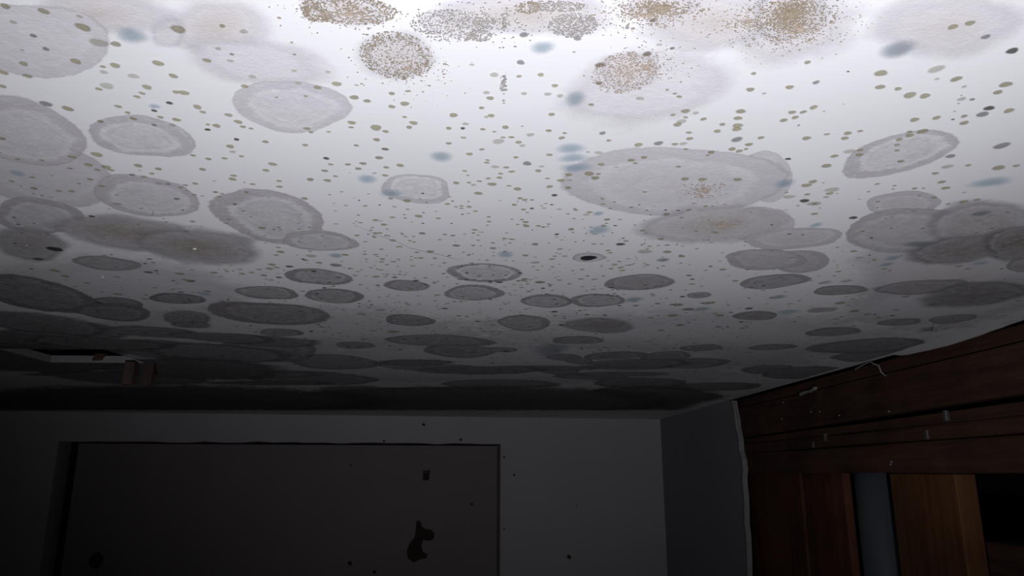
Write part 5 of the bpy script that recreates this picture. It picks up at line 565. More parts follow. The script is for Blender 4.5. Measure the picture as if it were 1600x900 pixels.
  (-0.455, 1.1858, 4, 0.215, 0.2, 0.2, 0.3, '', [(43.2, 7.9), (38.6, 21.5), (31.6, 34.4), (22.9, 45.4), (13.3, 53.8), (3.4, 59.9), (-6.3, 64.2), (-16.1, 67.3), (-25.9, 69.0), (-35.6, 68.3), (-43.9, 63.7), (-49.6, 54.8), (-51.7, 42.3), (-50.7, 28.3), (-47.7, 14.4), (-43.7, 1.4), (-39.0, -11.0), (-33.4, -22.8), (-26.7, -33.7), (-19.1, -43.2), (-10.8, -51.5), (-2.2, -59.0), (7.1, -65.5), (16.9, -70.2), (26.4, -71.3), (34.4, -67.9), (40.1, -60.3), (43.2, -50.2), (44.6, -39.3), (45.4, -28.4), (45.8, -17.3), (45.4, -5.2)]),
  (-0.6757, 1.3093, 4, 0.215, 0.2, 0.2, 0.3, '', [(70.1, 35.9), (62.5, 53.2), (52.3, 70.2), (38.6, 84.5), (22.0, 93.8), (4.2, 97.8), (-13.4, 97.9), (-30.6, 95.4), (-47.1, 89.9), (-61.7, 80.0), (-72.7, 65.5), (-79.3, 47.8), (-82.3, 29.2), (-83.3, 10.7), (-82.6, -7.8), (-78.9, -26.3), (-71.0, -43.5), (-59.2, -57.5), (-45.3, -67.7), (-31.1, -75.2), (-17.2, -81.6), (-3.0, -87.5), (12.2, -91.6), (27.9, -92.0), (43.1, -87.8), (56.7, -79.3), (68.2, -67.5), (77.0, -52.8), (82.5, -35.8), (83.9, -17.5), (81.3, 0.9), (76.3, 18.6)]),
  (-0.8272, 1.5183, 5, 0.215, 0.2, 0.0, 0.3, '', [(141.2, 43.5), (126.4, 63.5), (107.0, 80.8), (84.8, 96.0), (59.9, 109.4), (31.6, 119.8), (0.1, 124.0), (-31.8, 119.9), (-60.3, 108.4), (-84.3, 92.7), (-105.4, 76.2), (-125.7, 59.2), (-144.4, 40.1), (-157.4, 17.7), (-160.0, -6.7), (-151.2, -30.0), (-134.3, -49.5), (-113.8, -65.0), (-93.2, -77.8), (-72.7, -89.4), (-51.1, -99.8), (-27.1, -107.7), (-0.8, -111.7), (26.6, -111.2), (53.6, -106.0), (79.1, -96.3), (101.7, -82.7), (120.6, -65.7), (135.3, -46.2), (145.5, -24.8), (150.6, -2.0), (149.5, 21.2)]),
  (-0.8933, 1.9903, 8, 0.215, 0.2, 0.0, 0.3, '', [(241.1, 56.9), (222.8, 92.4), (192.1, 122.5), (153.5, 146.1), (110.3, 163.7), (64.2, 175.5), (16.2, 181.1), (-32.6, 180.1), (-80.6, 172.0), (-125.4, 156.2), (-163.6, 132.4), (-191.5, 102.0), (-207.7, 68.0), (-214.5, 33.8), (-216.1, 0.9), (-215.5, -31.2), (-211.5, -64.0), (-199.7, -96.6), (-176.8, -126.1), (-143.1, -148.8), (-102.4, -163.1), (-59.2, -169.7), (-16.4, -170.3), (24.9, -165.9), (64.2, -156.6), (100.1, -142.0), (131.9, -123.0), (160.2, -101.2), (186.7, -76.9), (211.8, -49.5), (232.8, -17.4), (244.1, 18.9)]),
  (0.3811, 1.6458, 9, 0.215, 0.2, 0.1, 0.3, '', [(130.6, -9.4), (126.9, 6.6), (122.0, 21.8), (116.2, 37.0), (107.1, 52.3), (92.4, 66.1), (71.6, 76.7), (46.7, 83.5), (19.8, 86.9), (-8.0, 87.1), (-36.0, 84.2), (-62.8, 77.7), (-87.1, 67.7), (-107.7, 54.8), (-123.9, 39.7), (-134.9, 23.0), (-139.0, 5.6), (-135.4, -11.4), (-125.2, -26.5), (-111.2, -39.4), (-96.0, -50.5), (-80.3, -61.0), (-63.0, -70.8), (-42.3, -78.7), (-18.6, -83.3), (6.8, -84.0), (32.6, -81.6), (58.1, -76.8), (83.1, -69.2), (105.4, -58.1), (121.9, -43.4), (130.1, -26.5)]),
  (-0.9791, 1.9103, 9, 0.215, 0.2, 0.1, 0.3, '', [(155.3, -9.4), (146.9, 1.4), (137.0, 12.4), (122.7, 24.0), (100.9, 35.2), (71.6, 44.5), (38.2, 50.8), (4.5, 54.2), (-27.6, 55.8), (-58.4, 56.4), (-88.9, 56.1), (-118.6, 54.1), (-145.2, 49.7), (-165.5, 42.3), (-176.5, 32.3), (-176.5, 20.6), (-166.0, 8.4), (-148.2, -3.1), (-127.4, -13.3), (-106.5, -22.6), (-85.7, -31.8), (-62.5, -41.0), (-35.0, -49.5), (-3.5, -55.7), (29.3, -58.9), (60.6, -59.3), (89.6, -57.6), (116.1, -54.2), (139.0, -48.9), (155.5, -41.2), (163.0, -31.3), (161.8, -20.4)]),
  (-0.0793, 2.272, 8, 0.21, 0.2, 0.1, 0.3, '', [(239.0, -18.4), (237.3, 14.5), (221.4, 46.7), (193.4, 75.0), (158.5, 98.3), (121.6, 118.5), (83.4, 137.6), (41.3, 154.7), (-5.6, 165.2), (-53.4, 164.5), (-96.4, 152.8), (-132.3, 134.8), (-163.6, 114.7), (-192.4, 93.2), (-216.2, 68.2), (-229.0, 38.9), (-227.7, 7.5), (-214.9, -22.9), (-196.9, -51.2), (-177.0, -78.4), (-153.2, -105.1), (-121.7, -128.8), (-81.8, -145.1), (-37.7, -151.2), (4.7, -148.6), (42.9, -141.4), (78.2, -133.3), (113.1, -124.7), (148.0, -113.5), (180.6, -97.4), (208.1, -75.7), (228.3, -49.1)]),
  (-0.5559, 2.0786, 9, 0.21, 0.2, 0.1, 0.3, '', [(203.5, -12.3), (199.3, 1.5), (186.1, 15.5), (165.3, 29.3), (138.4, 42.3), (105.3, 54.1), (66.2, 63.5), (23.6, 68.8), (-18.0, 69.3), (-54.4, 65.9), (-85.3, 61.0), (-114.3, 56.2), (-144.8, 51.8), (-176.1, 46.1), (-202.9, 37.5), (-218.4, 25.4), (-219.1, 11.1), (-206.2, -3.7), (-183.8, -17.5), (-155.9, -29.7), (-124.9, -40.3), (-91.9, -49.4), (-57.1, -57.1), (-20.6, -63.0), (17.2, -66.9), (54.8, -68.2), (90.3, -66.5), (121.6, -61.9), (147.8, -54.9), (169.3, -46.4), (186.5, -36.5), (198.6, -25.1)]),
  (-0.5276, 1.553, 7, 0.21, 0.2, 0.1, 0.3, '', [(87.3, 21.0), (77.1, 49.0), (64.5, 76.5), (49.1, 102.7), (30.7, 125.4), (10.0, 142.0), (-11.3, 151.6), (-32.1, 154.4), (-51.4, 151.0), (-68.5, 141.1), (-81.8, 124.5), (-90.6, 102.1), (-94.7, 76.2), (-94.9, 48.8), (-92.1, 21.3), (-87.0, -5.9), (-79.6, -32.6), (-69.7, -58.6), (-57.2, -83.4), (-42.3, -105.9), (-25.2, -124.6), (-6.7, -137.6), (11.9, -143.0), (28.8, -140.8), (43.3, -133.1), (55.8, -122.8), (67.6, -111.7), (79.2, -99.3), (89.7, -83.2), (96.7, -61.8), (98.5, -35.9), (94.9, -7.5)]),
  (-0.5598, 1.3133, 7, 0.21, 0.2, 0.1, 0.3, '', [(90.0, 22.5), (85.4, 35.0), (77.4, 46.9), (65.2, 57.1), (49.3, 64.5), (31.0, 69.1), (11.4, 70.9), (-8.7, 69.8), (-28.1, 64.9), (-45.0, 56.4), (-58.1, 45.7), (-68.5, 34.5), (-78.1, 23.5), (-87.8, 12.3), (-95.8, -0.3), (-98.7, -13.9), (-94.8, -26.9), (-85.0, -37.9), (-72.2, -46.5), (-58.6, -53.7), (-44.2, -59.9), (-28.4, -64.5), (-11.0, -66.1), (6.8, -64.4), (23.8, -60.1), (39.8, -54.3), (55.3, -47.5), (70.0, -39.1), (82.1, -28.6), (89.9, -16.2), (93.0, -3.1), (92.5, 9.8)]),
  (-0.8231, 1.4858, 6, 0.21, 0.2, 0.1, 0.3, '', [(141.7, 44.2), (134.6, 60.3), (120.9, 74.3), (101.3, 85.5), (77.0, 93.9), (48.6, 98.9), (16.7, 99.1), (-16.4, 93.2), (-47.3, 81.8), (-73.6, 67.0), (-95.9, 51.2), (-115.8, 35.4), (-133.7, 18.8), (-146.9, 1.1), (-152.0, -17.0), (-147.7, -33.5), (-136.6, -47.4), (-122.4, -59.1), (-107.1, -69.5), (-89.9, -79.0), (-69.3, -86.6), (-44.7, -90.7), (-17.2, -90.9), (11.6, -87.3), (40.4, -80.5), (68.3, -70.6), (93.6, -57.5), (113.9, -41.6), (127.8, -24.3), (136.2, -6.8), (140.9, 10.3), (143.1, 27.3)]),
  (-0.4184, 1.0481, 4, 0.205, 0.2, 0.0, 0.09, '', [(40.2, 7.2), (36.9, 15.5), (31.4, 22.9), (24.1, 28.6), (16.1, 32.3), (8.1, 34.6), (0.5, 36.0), (-6.9, 36.8), (-14.3, 36.6), (-21.4, 35.0), (-27.8, 32.0), (-33.6, 27.9), (-38.7, 22.6), (-42.5, 16.0), (-44.0, 8.1), (-42.5, -0.3), (-38.3, -8.2), (-32.8, -15.1), (-27.0, -21.0), (-21.3, -26.6), (-15.0, -31.9), (-8.0, -36.0), (-0.4, -38.1), (7.1, -38.0), (13.8, -36.3), (20.0, -33.8), (25.9, -31.0), (31.5, -27.3), (36.3, -22.4), (39.6, -16.2), (41.3, -8.9), (41.6, -1.0)]),
  (-0.718, 1.2522, 8, 0.205, 0.2, 0.2, 0.3, '', [(95.9, 62.2), (83.3, 87.6), (65.1, 108.3), (42.9, 122.1), (19.5, 129.8), (-3.9, 133.6), (-27.3, 134.7), (-50.5, 130.9), (-71.2, 119.2), (-86.4, 99.5), (-95.0, 74.8), (-98.7, 49.5), (-100.3, 25.4), (-101.2, 2.1), (-100.5, -21.7), (-96.1, -45.9), (-87.0, -69.2), (-73.3, -89.8), (-56.3, -106.5), (-36.9, -118.2), (-16.6, -124.3), (3.5, -124.5), (22.1, -119.8), (39.0, -112.1), (54.8, -103.1), (70.3, -92.6), (84.9, -79.2), (97.0, -61.6), (104.8, -40.0), (107.8, -15.9), (107.0, 9.3), (103.2, 35.5)]),
  (-0.5282, 1.3354, 8, 0.205, 0.2, 0.0, 0.3, '', [(61.3, 8.7), (56.4, 16.8), (49.5, 24.2), (41.4, 31.0), (31.9, 37.1), (20.8, 42.0), (8.4, 44.9), (-4.6, 45.7), (-17.3, 44.4), (-29.0, 41.1), (-38.8, 35.7), (-45.8, 28.8), (-49.9, 21.1), (-52.4, 13.5), (-54.8, 6.2), (-57.4, -1.4), (-58.9, -9.7), (-57.2, -18.5), (-51.4, -26.5), (-42.1, -32.8), (-31.1, -37.4), (-19.7, -40.7), (-7.9, -43.1), (4.1, -43.9), (15.9, -42.5), (26.2, -38.6), (34.4, -33.1), (41.3, -27.4), (48.1, -21.7), (55.0, -15.6), (60.5, -8.3), (62.9, 0.0)]),
  (-0.8042, 1.4083, 9, 0.205, 0.2, 0.0, 0.3, '', [(112.8, 46.3), (99.0, 70.4), (81.1, 92.6), (59.7, 112.6), (34.8, 129.4), (6.9, 140.7), (-22.0, 143.3), (-48.5, 135.5), (-69.6, 119.5), (-85.6, 100.2), (-99.4, 81.5), (-113.8, 63.6), (-127.7, 43.7), (-136.9, 19.7), (-137.0, -7.4), (-127.1, -34.0), (-110.3, -57.2), (-90.3, -75.9), (-69.6, -91.2), (-48.5, -103.6), (-26.8, -113.0), (-4.5, -118.5), (17.7, -120.3), (39.6, -118.9), (61.2, -114.6), (82.3, -106.8), (101.4, -94.2), (116.3, -76.3), (125.5, -54.2), (129.0, -29.8), (127.8, -4.4), (122.4, 21.1)]),
  (-0.6171, 1.5093, 10, 0.205, 0.2, 0.0, 0.3, '', [(118.5, 30.4), (104.9, 56.5), (88.4, 80.9), (70.4, 105.5), (49.5, 131.1), (23.4, 154.1), (-7.0, 167.4), (-37.3, 166.0), (-62.7, 151.4), (-81.7, 130.0), (-96.4, 107.7), (-109.0, 85.9), (-119.0, 63.0), (-124.4, 37.7), (-123.8, 10.8), (-118.2, -16.0), (-109.4, -41.9), (-98.2, -67.1), (-83.5, -91.2), (-64.5, -112.1), (-41.9, -127.5), (-17.6, -136.5), (6.5, -139.8), (29.7, -138.8), (51.5, -133.8), (71.4, -124.5), (88.5, -110.7), (102.5, -93.2), (113.6, -73.0), (122.2, -50.3), (127.2, -25.0), (126.3, 2.6)]),
  (0.5377, 0.7556, 9, 0.255, 0.2, 0.7, 0.38, '', [(54.9, -31.6), (61.9, -20.1), (65.9, -7.8), (66.9, 4.6), (65.5, 16.5), (62.7, 28.0), (58.7, 39.6), (53.2, 51.3), (44.7, 62.2), (32.6, 70.1), (17.6, 73.3), (1.7, 71.4), (-13.5, 65.8), (-27.3, 58.2), (-39.7, 49.5), (-50.5, 39.4), (-58.7, 27.6), (-63.2, 14.9), (-64.4, 2.3), (-63.6, -9.4), (-62.3, -20.5), (-60.5, -31.7), (-57.2, -43.0), (-50.7, -53.0), (-40.9, -60.4), (-28.6, -64.2), (-15.4, -64.7), (-2.4, -62.8), (10.2, -59.6), (22.5, -55.2), (34.4, -49.2), (45.4, -41.4)]),
  (-0.5201, 1.545, 11, 0.205, 0.2, 0.0, 0.3, '', [(166.8, 46.1), (155.2, 77.3), (136.7, 105.5), (112.3, 129.7), (82.6, 147.8), (49.0, 157.7), (14.1, 158.4), (-19.3, 151.6), (-49.8, 139.8), (-77.8, 125.1), (-103.5, 107.7), (-126.7, 87.0), (-146.2, 62.4), (-160.2, 34.3), (-166.8, 3.7), (-164.9, -27.3), (-154.4, -56.2), (-137.2, -81.1), (-115.9, -101.5), (-92.9, -118.4), (-68.6, -132.8), (-42.4, -144.0), (-14.0, -150.0), (15.2, -148.2), (42.5, -138.4), (66.1, -123.1), (86.7, -105.6), (106.5, -87.9), (127.2, -68.9), (147.2, -46.1), (162.7, -18.2), (169.7, 13.5)]),
  (-0.1314, 1.6629, 6, 0.195, 0.2, 0.1, 0.3, '', [(110.6, -7.0), (105.3, 4.0), (94.7, 14.1), (81.6, 23.0), (68.0, 31.3), (54.1, 39.7), (38.0, 48.2), (18.2, 55.3), (-4.3, 59.3), (-27.2, 59.5), (-48.3, 56.3), (-67.0, 51.2), (-83.4, 44.7), (-97.0, 36.7), (-105.7, 26.9), (-108.0, 16.0), (-104.3, 4.9), (-97.1, -5.4), (-88.8, -15.0), (-79.8, -24.4), (-69.0, -33.7), (-54.9, -42.3), (-37.1, -49.3), (-16.9, -53.9), (4.2, -56.0), (25.0, -55.7), (44.5, -53.4), (62.4, -49.2), (78.2, -43.5), (91.8, -36.4), (102.7, -27.9), (109.5, -18.0)]),
  (0.0226, 1.7842, 9, 0.195, 0.2, 0.1, 0.3, '', [(181.2, -12.1), (176.0, 3.7), (167.9, 19.5), (154.9, 35.2), (136.0, 50.6), (111.0, 65.1), (80.1, 78.2), (43.1, 88.8), (1.6, 94.7), (-40.5, 94.4), (-78.7, 88.5), (-111.4, 79.3), (-140.3, 68.7), (-166.3, 57.0), (-187.1, 43.0), (-197.5, 26.4), (-194.9, 8.7), (-181.9, -8.2), (-164.4, -23.3), (-146.2, -37.4), (-126.6, -51.3), (-102.3, -64.2), (-71.9, -74.5), (-37.1, -81.2), (-1.0, -84.6), (35.6, -86.0), (73.0, -85.7), (110.5, -82.5), (144.0, -74.6), (168.4, -61.8), (181.0, -45.6), (183.8, -28.6)]),
  (-0.1241, 1.6624, 10, 0.195, 0.2, 0.1, 0.3, '', [(94.9, -6.0), (91.0, 4.3), (82.8, 13.9), (71.8, 22.5), (59.9, 30.3), (47.1, 37.9), (32.5, 45.2), (15.3, 50.9), (-3.8, 53.4), (-22.2, 52.0), (-38.0, 47.7), (-51.5, 42.3), (-63.9, 36.7), (-75.9, 30.7), (-85.9, 23.4), (-91.6, 14.3), (-91.9, 4.4), (-88.1, -5.6), (-82.0, -15.2), (-74.1, -24.6), (-63.3, -33.5), (-48.9, -40.8), (-31.6, -45.4), (-13.6, -47.0), (3.2, -46.6), (18.9, -45.5), (34.2, -44.2), (49.7, -42.2), (64.8, -38.7), (78.0, -33.0), (88.0, -25.4), (93.9, -16.1)]),
  (-0.6074, 1.0339, 9, 0.191, 0.2, 0.2, 0.09, '', [(66.4, 61.8), (55.9, 86.5), (41.0, 108.1), (22.6, 123.4), (2.8, 131.1), (-16.8, 132.1), (-35.1, 128.0), (-51.5, 118.7), (-64.6, 103.7), (-73.2, 83.4), (-77.2, 60.6), (-78.5, 38.1), (-79.3, 16.6), (-79.8, -5.1), (-77.9, -28.0), (-71.4, -50.8), (-59.9, -70.4), (-45.3, -84.8), (-30.1, -94.8), (-15.4, -102.8), (-0.9, -110.4), (14.4, -116.5), (30.1, -118.2), (44.8, -113.5), (57.0, -102.4), (65.9, -86.8), (72.1, -69.0), (76.2, -50.0), (78.5, -30.0), (78.8, -8.9), (77.1, 13.4), (73.2, 37.0)]),
  (-0.551, 1.1478, 10, 0.191, 0.2, 0.2, 0.09, '', [(49.5, 20.3), (41.7, 33.7), (33.3, 46.9), (23.5, 59.5), (12.0, 69.8), (-0.6, 76.1), (-13.0, 77.9), (-24.3, 75.9), (-34.2, 71.1), (-42.5, 64.1), (-49.4, 55.2), (-54.7, 44.7), (-58.7, 32.8), (-61.2, 19.6), (-61.6, 4.8), (-58.7, -11.1), (-52.0, -26.5), (-42.2, -39.5), (-30.9, -49.3), (-19.7, -56.3), (-9.1, -61.6), (1.3, -66.0), (11.6, -68.9), (21.7, -69.6), (31.2, -67.5), (40.0, -63.3), (48.2, -57.4), (55.6, -49.3), (61.2, -38.4), (63.5, -24.7), (61.7, -9.3), (56.5, 6.1)]),
  (-0.4675, 1.2432, 11, 0.191, 0.2, 0.3, 0.3, '', [(34.8, 4.3), (33.1, 11.4), (30.2, 18.9), (25.4, 26.2), (18.5, 32.1), (10.4, 35.9), (2.0, 37.5), (-5.9, 37.4), (-13.2, 36.2), (-19.9, 33.9), (-25.8, 30.7), (-30.9, 26.6), (-35.0, 21.5), (-38.0, 15.6), (-39.6, 8.9), (-39.4, 1.7), (-37.5, -5.7), (-33.9, -12.8), (-29.0, -19.2), (-23.1, -24.9), (-16.4, -29.6), (-9.2, -33.1), (-1.7, -35.1), (5.7, -35.9), (12.8, -35.6), (19.7, -34.4), (26.3, -32.2), (32.0, -28.5), (36.0, -23.1), (37.7, -16.5), (37.5, -9.4), (36.3, -2.5)]),
  (0.5794, 2.5013, 7, 0.191, 0.1, 0.0, 0.3, '', [(293.4, -69.4), (293.4, 48.6), (293.4, 176.8), (293.4, 302.4), (293.4, 412.1), (293.4, 491.9), (279.5, 496.1), (205.2, 500.2), (134.8, 504.1), (66.7, 507.8), (-3.7, 511.7), (-81.2, 497.2), (-162.5, 434.2), (-232.6, 332.6), (-281.4, 208.4), (-309.0, 82.7), (-322.4, -32.8), (-326.8, -137.5), (-321.5, -232.1), (-303.3, -313.2), (-271.8, -375.5), (-231.2, -418.4), (-187.5, -447.4), (-143.2, -469.4), (-96.9, -485.5), (-46.0, -489.6), (9.2, -474.1), (65.4, -437.1), (119.6, -383.7), (172.0, -320.9), (225.7, -251.0), (282.5, -169.2)]),
  (0.5827, 0.7304, 10, 0.231, 0.2, 0.9, 0.38, '', [(30.3, -20.1), (42.0, -5.1), (51.8, 10.4), (58.4, 25.1), (61.2, 37.5), (61.0, 47.2), (59.5, 55.3), (58.0, 63.4), (56.1, 71.8), (51.8, 78.3), (43.4, 79.9), (31.2, 75.0), (17.2, 64.9), (3.4, 52.5), (-9.5, 39.8), (-21.9, 26.9), (-33.9, 13.2), (-44.8, -1.5), (-53.3, -16.3), (-58.8, -29.9), (-61.6, -41.6), (-62.1, -51.2), (-60.5, -58.8), (-56.9, -64.0), (-51.2, -66.5), (-44.2, -66.8), (-36.2, -65.4), (-27.6, -63.0), (-18.0, -59.2), (-7.2, -53.4), (4.9, -44.9), (17.6, -33.6)]),
  (-0.3862, 1.3953, 12, 0.174, 0.2, 0.1, 0.3, '', [(112.8, 29.1), (104.4, 42.9), (93.3, 55.0), (80.1, 65.8), (64.2, 74.8), (44.9, 80.8), (23.1, 82.5), (0.4, 79.7), (-21.4, 73.1), (-41.3, 64.0), (-59.2, 53.3), (-75.5, 41.7), (-90.7, 28.9), (-104.3, 14.7), (-114.7, -1.2), (-119.5, -18.0), (-116.7, -34.1), (-106.4, -47.3), (-91.0, -56.8), (-73.4, -63.0), (-56.0, -67.4), (-38.9, -70.9), (-21.1, -73.5), (-2.0, -73.8), (17.9, -70.9), (37.4, -64.8), (55.9, -56.2), (73.5, -45.8), (90.0, -33.6), (104.1, -19.3), (113.6, -3.1), (116.4, 13.5)]),
  (-0.0368, 2.589, 10, 0.171, 0.1, 0.0, 0.3, '', [(885.2, -62.4), (909.6, 73.9), (909.6, 225.6), (881.0, 378.6), (744.3, 416.8), (577.5, 426.0), (395.0, 436.1), (198.8, 447.0), (-3.1, 458.2), (-197.8, 469.0), (-378.4, 479.0), (-549.9, 488.5), (-720.0, 497.9), (-872.7, 468.9), (-959.1, 336.0), (-978.9, 186.3), (-935.4, 38.4), (-849.2, -93.0), (-741.5, -203.2), (-625.0, -293.5), (-504.4, -367.1), (-381.0, -426.3), (-255.4, -474.0), (-126.5, -512.4), (8.6, -540.8), (150.4, -553.4), (293.1, -542.6), (426.0, -503.9), (539.6, -440.7), (634.3, -361.8), (719.9, -274.3), (805.3, -177.0)]),
  (-0.662, 1.8009, 12, 0.171, 0.1, 0.1, 0.3, '', [(235.2, 38.3), (213.6, 81.1), (190.1, 124.2), (163.0, 170.2), (125.8, 215.1), (75.7, 248.7), (17.6, 261.7), (-39.1, 253.8), (-88.6, 233.1), (-131.6, 208.3), (-171.2, 182.4), (-207.8, 152.9), (-238.1, 116.7), (-257.9, 73.5), (-264.5, 25.7), (-257.2, -23.0), (-236.5, -68.7), (-205.0, -107.7), (-167.0, -138.2), (-127.4, -161.3), (-88.9, -180.2), (-51.0, -197.7), (-11.1, -213.1), (31.8, -222.3), (75.4, -221.4), (116.5, -209.5), (153.1, -189.3), (186.0, -163.6), (215.8, -133.1), (239.9, -96.4), (252.7, -53.3), (250.5, -6.9)]),
  (-0.8309, 1.3996, 11, 0.167, 0.2, 0.1, 0.3, '', [(115.0, 33.3), (109.8, 47.2), (102.1, 61.7), (87.9, 74.6), (66.2, 83.3), (39.4, 86.7), (10.9, 85.6), (-17.6, 81.2), (-44.9, 73.7), (-69.5, 62.9), (-89.7, 49.4), (-104.5, 34.4), (-114.8, 19.1), (-121.8, 4.0), (-125.1, -10.8), (-123.9, -25.2), (-117.8, -38.4), (-107.7, -50.1), (-95.0, -60.8), (-79.5, -70.5), (-60.4, -78.2), (-37.2, -82.1), (-11.6, -80.9), (13.5, -75.4), (36.7, -67.7), (58.8, -59.4), (81.4, -50.5), (103.2, -39.4), (120.1, -25.2), (128.1, -9.2), (127.0, 6.3), (121.1, 20.2)]),
  (-1.0627, 2.6139, 13, 0.164, 0.1, 0.0, 0.3, '', [(930.0, -79.2), (908.2, 66.5), (826.7, 220.9), (693.9, 370.6), (533.8, 460.4), (368.7, 469.5), (190.0, 479.4), (-1.6, 490.0), (-199.4, 501.0), (-393.5, 511.7), (-579.1, 522.0), (-758.4, 531.9), (-931.6, 541.5), (-1034.1, 469.2), (-1043.7, 324.3), (-988.2, 169.3), (-885.0, 21.4), (-757.9, -109.3), (-623.4, -221.7), (-487.2, -318.6), (-347.9, -401.7), (-204.5, -469.5), (-58.9, -519.7), (84.9, -550.8), (222.3, -562.6), (350.1, -556.1), (466.0, -532.6), (569.8, -494.4), (664.2, -444.1), (752.6, -381.7), (834.2, -303.7), (899.3, -204.0)]),
  (-0.9453, 1.6664, 13, 0.164, 0.1, 0.1, 0.3, '', [(213.5, 27.0), (180.2, 75.6), (141.3, 120.3), (99.1, 162.0), (52.9, 199.7), (3.0, 229.0), (-47.4, 245.7), (-95.2, 250.7), (-140.5, 248.9), (-185.4, 243.1), (-227.8, 228.7), (-258.6, 198.2), (-267.8, 150.3), (-253.8, 92.8), (-225.3, 37.0), (-194.0, -11.5), (-166.4, -54.5), (-140.5, -96.2), (-110.9, -137.5), (-74.4, -174.5), (-32.8, -202.2), (9.5, -218.7), (49.3, -225.5), (85.5, -225.2), (118.4, -219.9), (148.5, -210.0), (176.0, -195.2), (201.0, -175.4), (222.8, -149.5), (238.8, -115.7), (244.6, -73.3), (236.3, -24.1)]),
  (-0.7088, 1.4426, 14, 0.158, 0.2, 0.1, 0.3, '', [(151.4, 44.1), (133.4, 58.6), (112.4, 69.8), (91.7, 80.1), (70.2, 90.4), (45.0, 98.5), (15.5, 101.2), (-15.5, 97.0), (-44.8, 87.3), (-70.9, 74.7), (-94.3, 60.5), (-114.7, 44.7), (-130.5, 27.2), (-140.1, 8.5), (-143.3, -10.1), (-141.5, -27.9), (-135.7, -44.7), (-125.9, -60.2), (-111.1, -73.6), (-91.5, -83.8), (-68.1, -90.4), (-42.5, -93.4), (-15.9, -93.1), (10.8, -89.4), (36.5, -81.9), (59.7, -71.4), (80.4, -59.2), (100.3, -46.1), (121.0, -31.9), (141.2, -15.1), (156.2, 4.6), (160.2, 25.4)]),
  (-0.452, 1.3646, 15, 0.158, 0.2, 0.1, 0.3, '', [(94.2, 24.2), (93.3, 36.1), (90.5, 48.9), (82.3, 60.8), (67.4, 69.6), (47.3, 74.3), (24.3, 74.8), (0.5, 71.7), (-22.6, 65.1), (-43.3, 55.5), (-60.2, 43.9), (-73.2, 31.6), (-83.6, 19.4), (-92.5, 7.4), (-99.4, -4.8), (-103.2, -17.3), (-102.4, -29.4), (-97.2, -40.5), (-88.2, -50.1), (-76.1, -58.3), (-60.8, -64.3), (-42.6, -67.5), (-22.5, -67.3), (-2.0, -64.2), (17.9, -59.5), (37.7, -53.9), (57.5, -46.8), (76.0, -37.2), (90.0, -25.0), (97.1, -11.5), (97.9, 1.4), (95.8, 13.0)]),
]
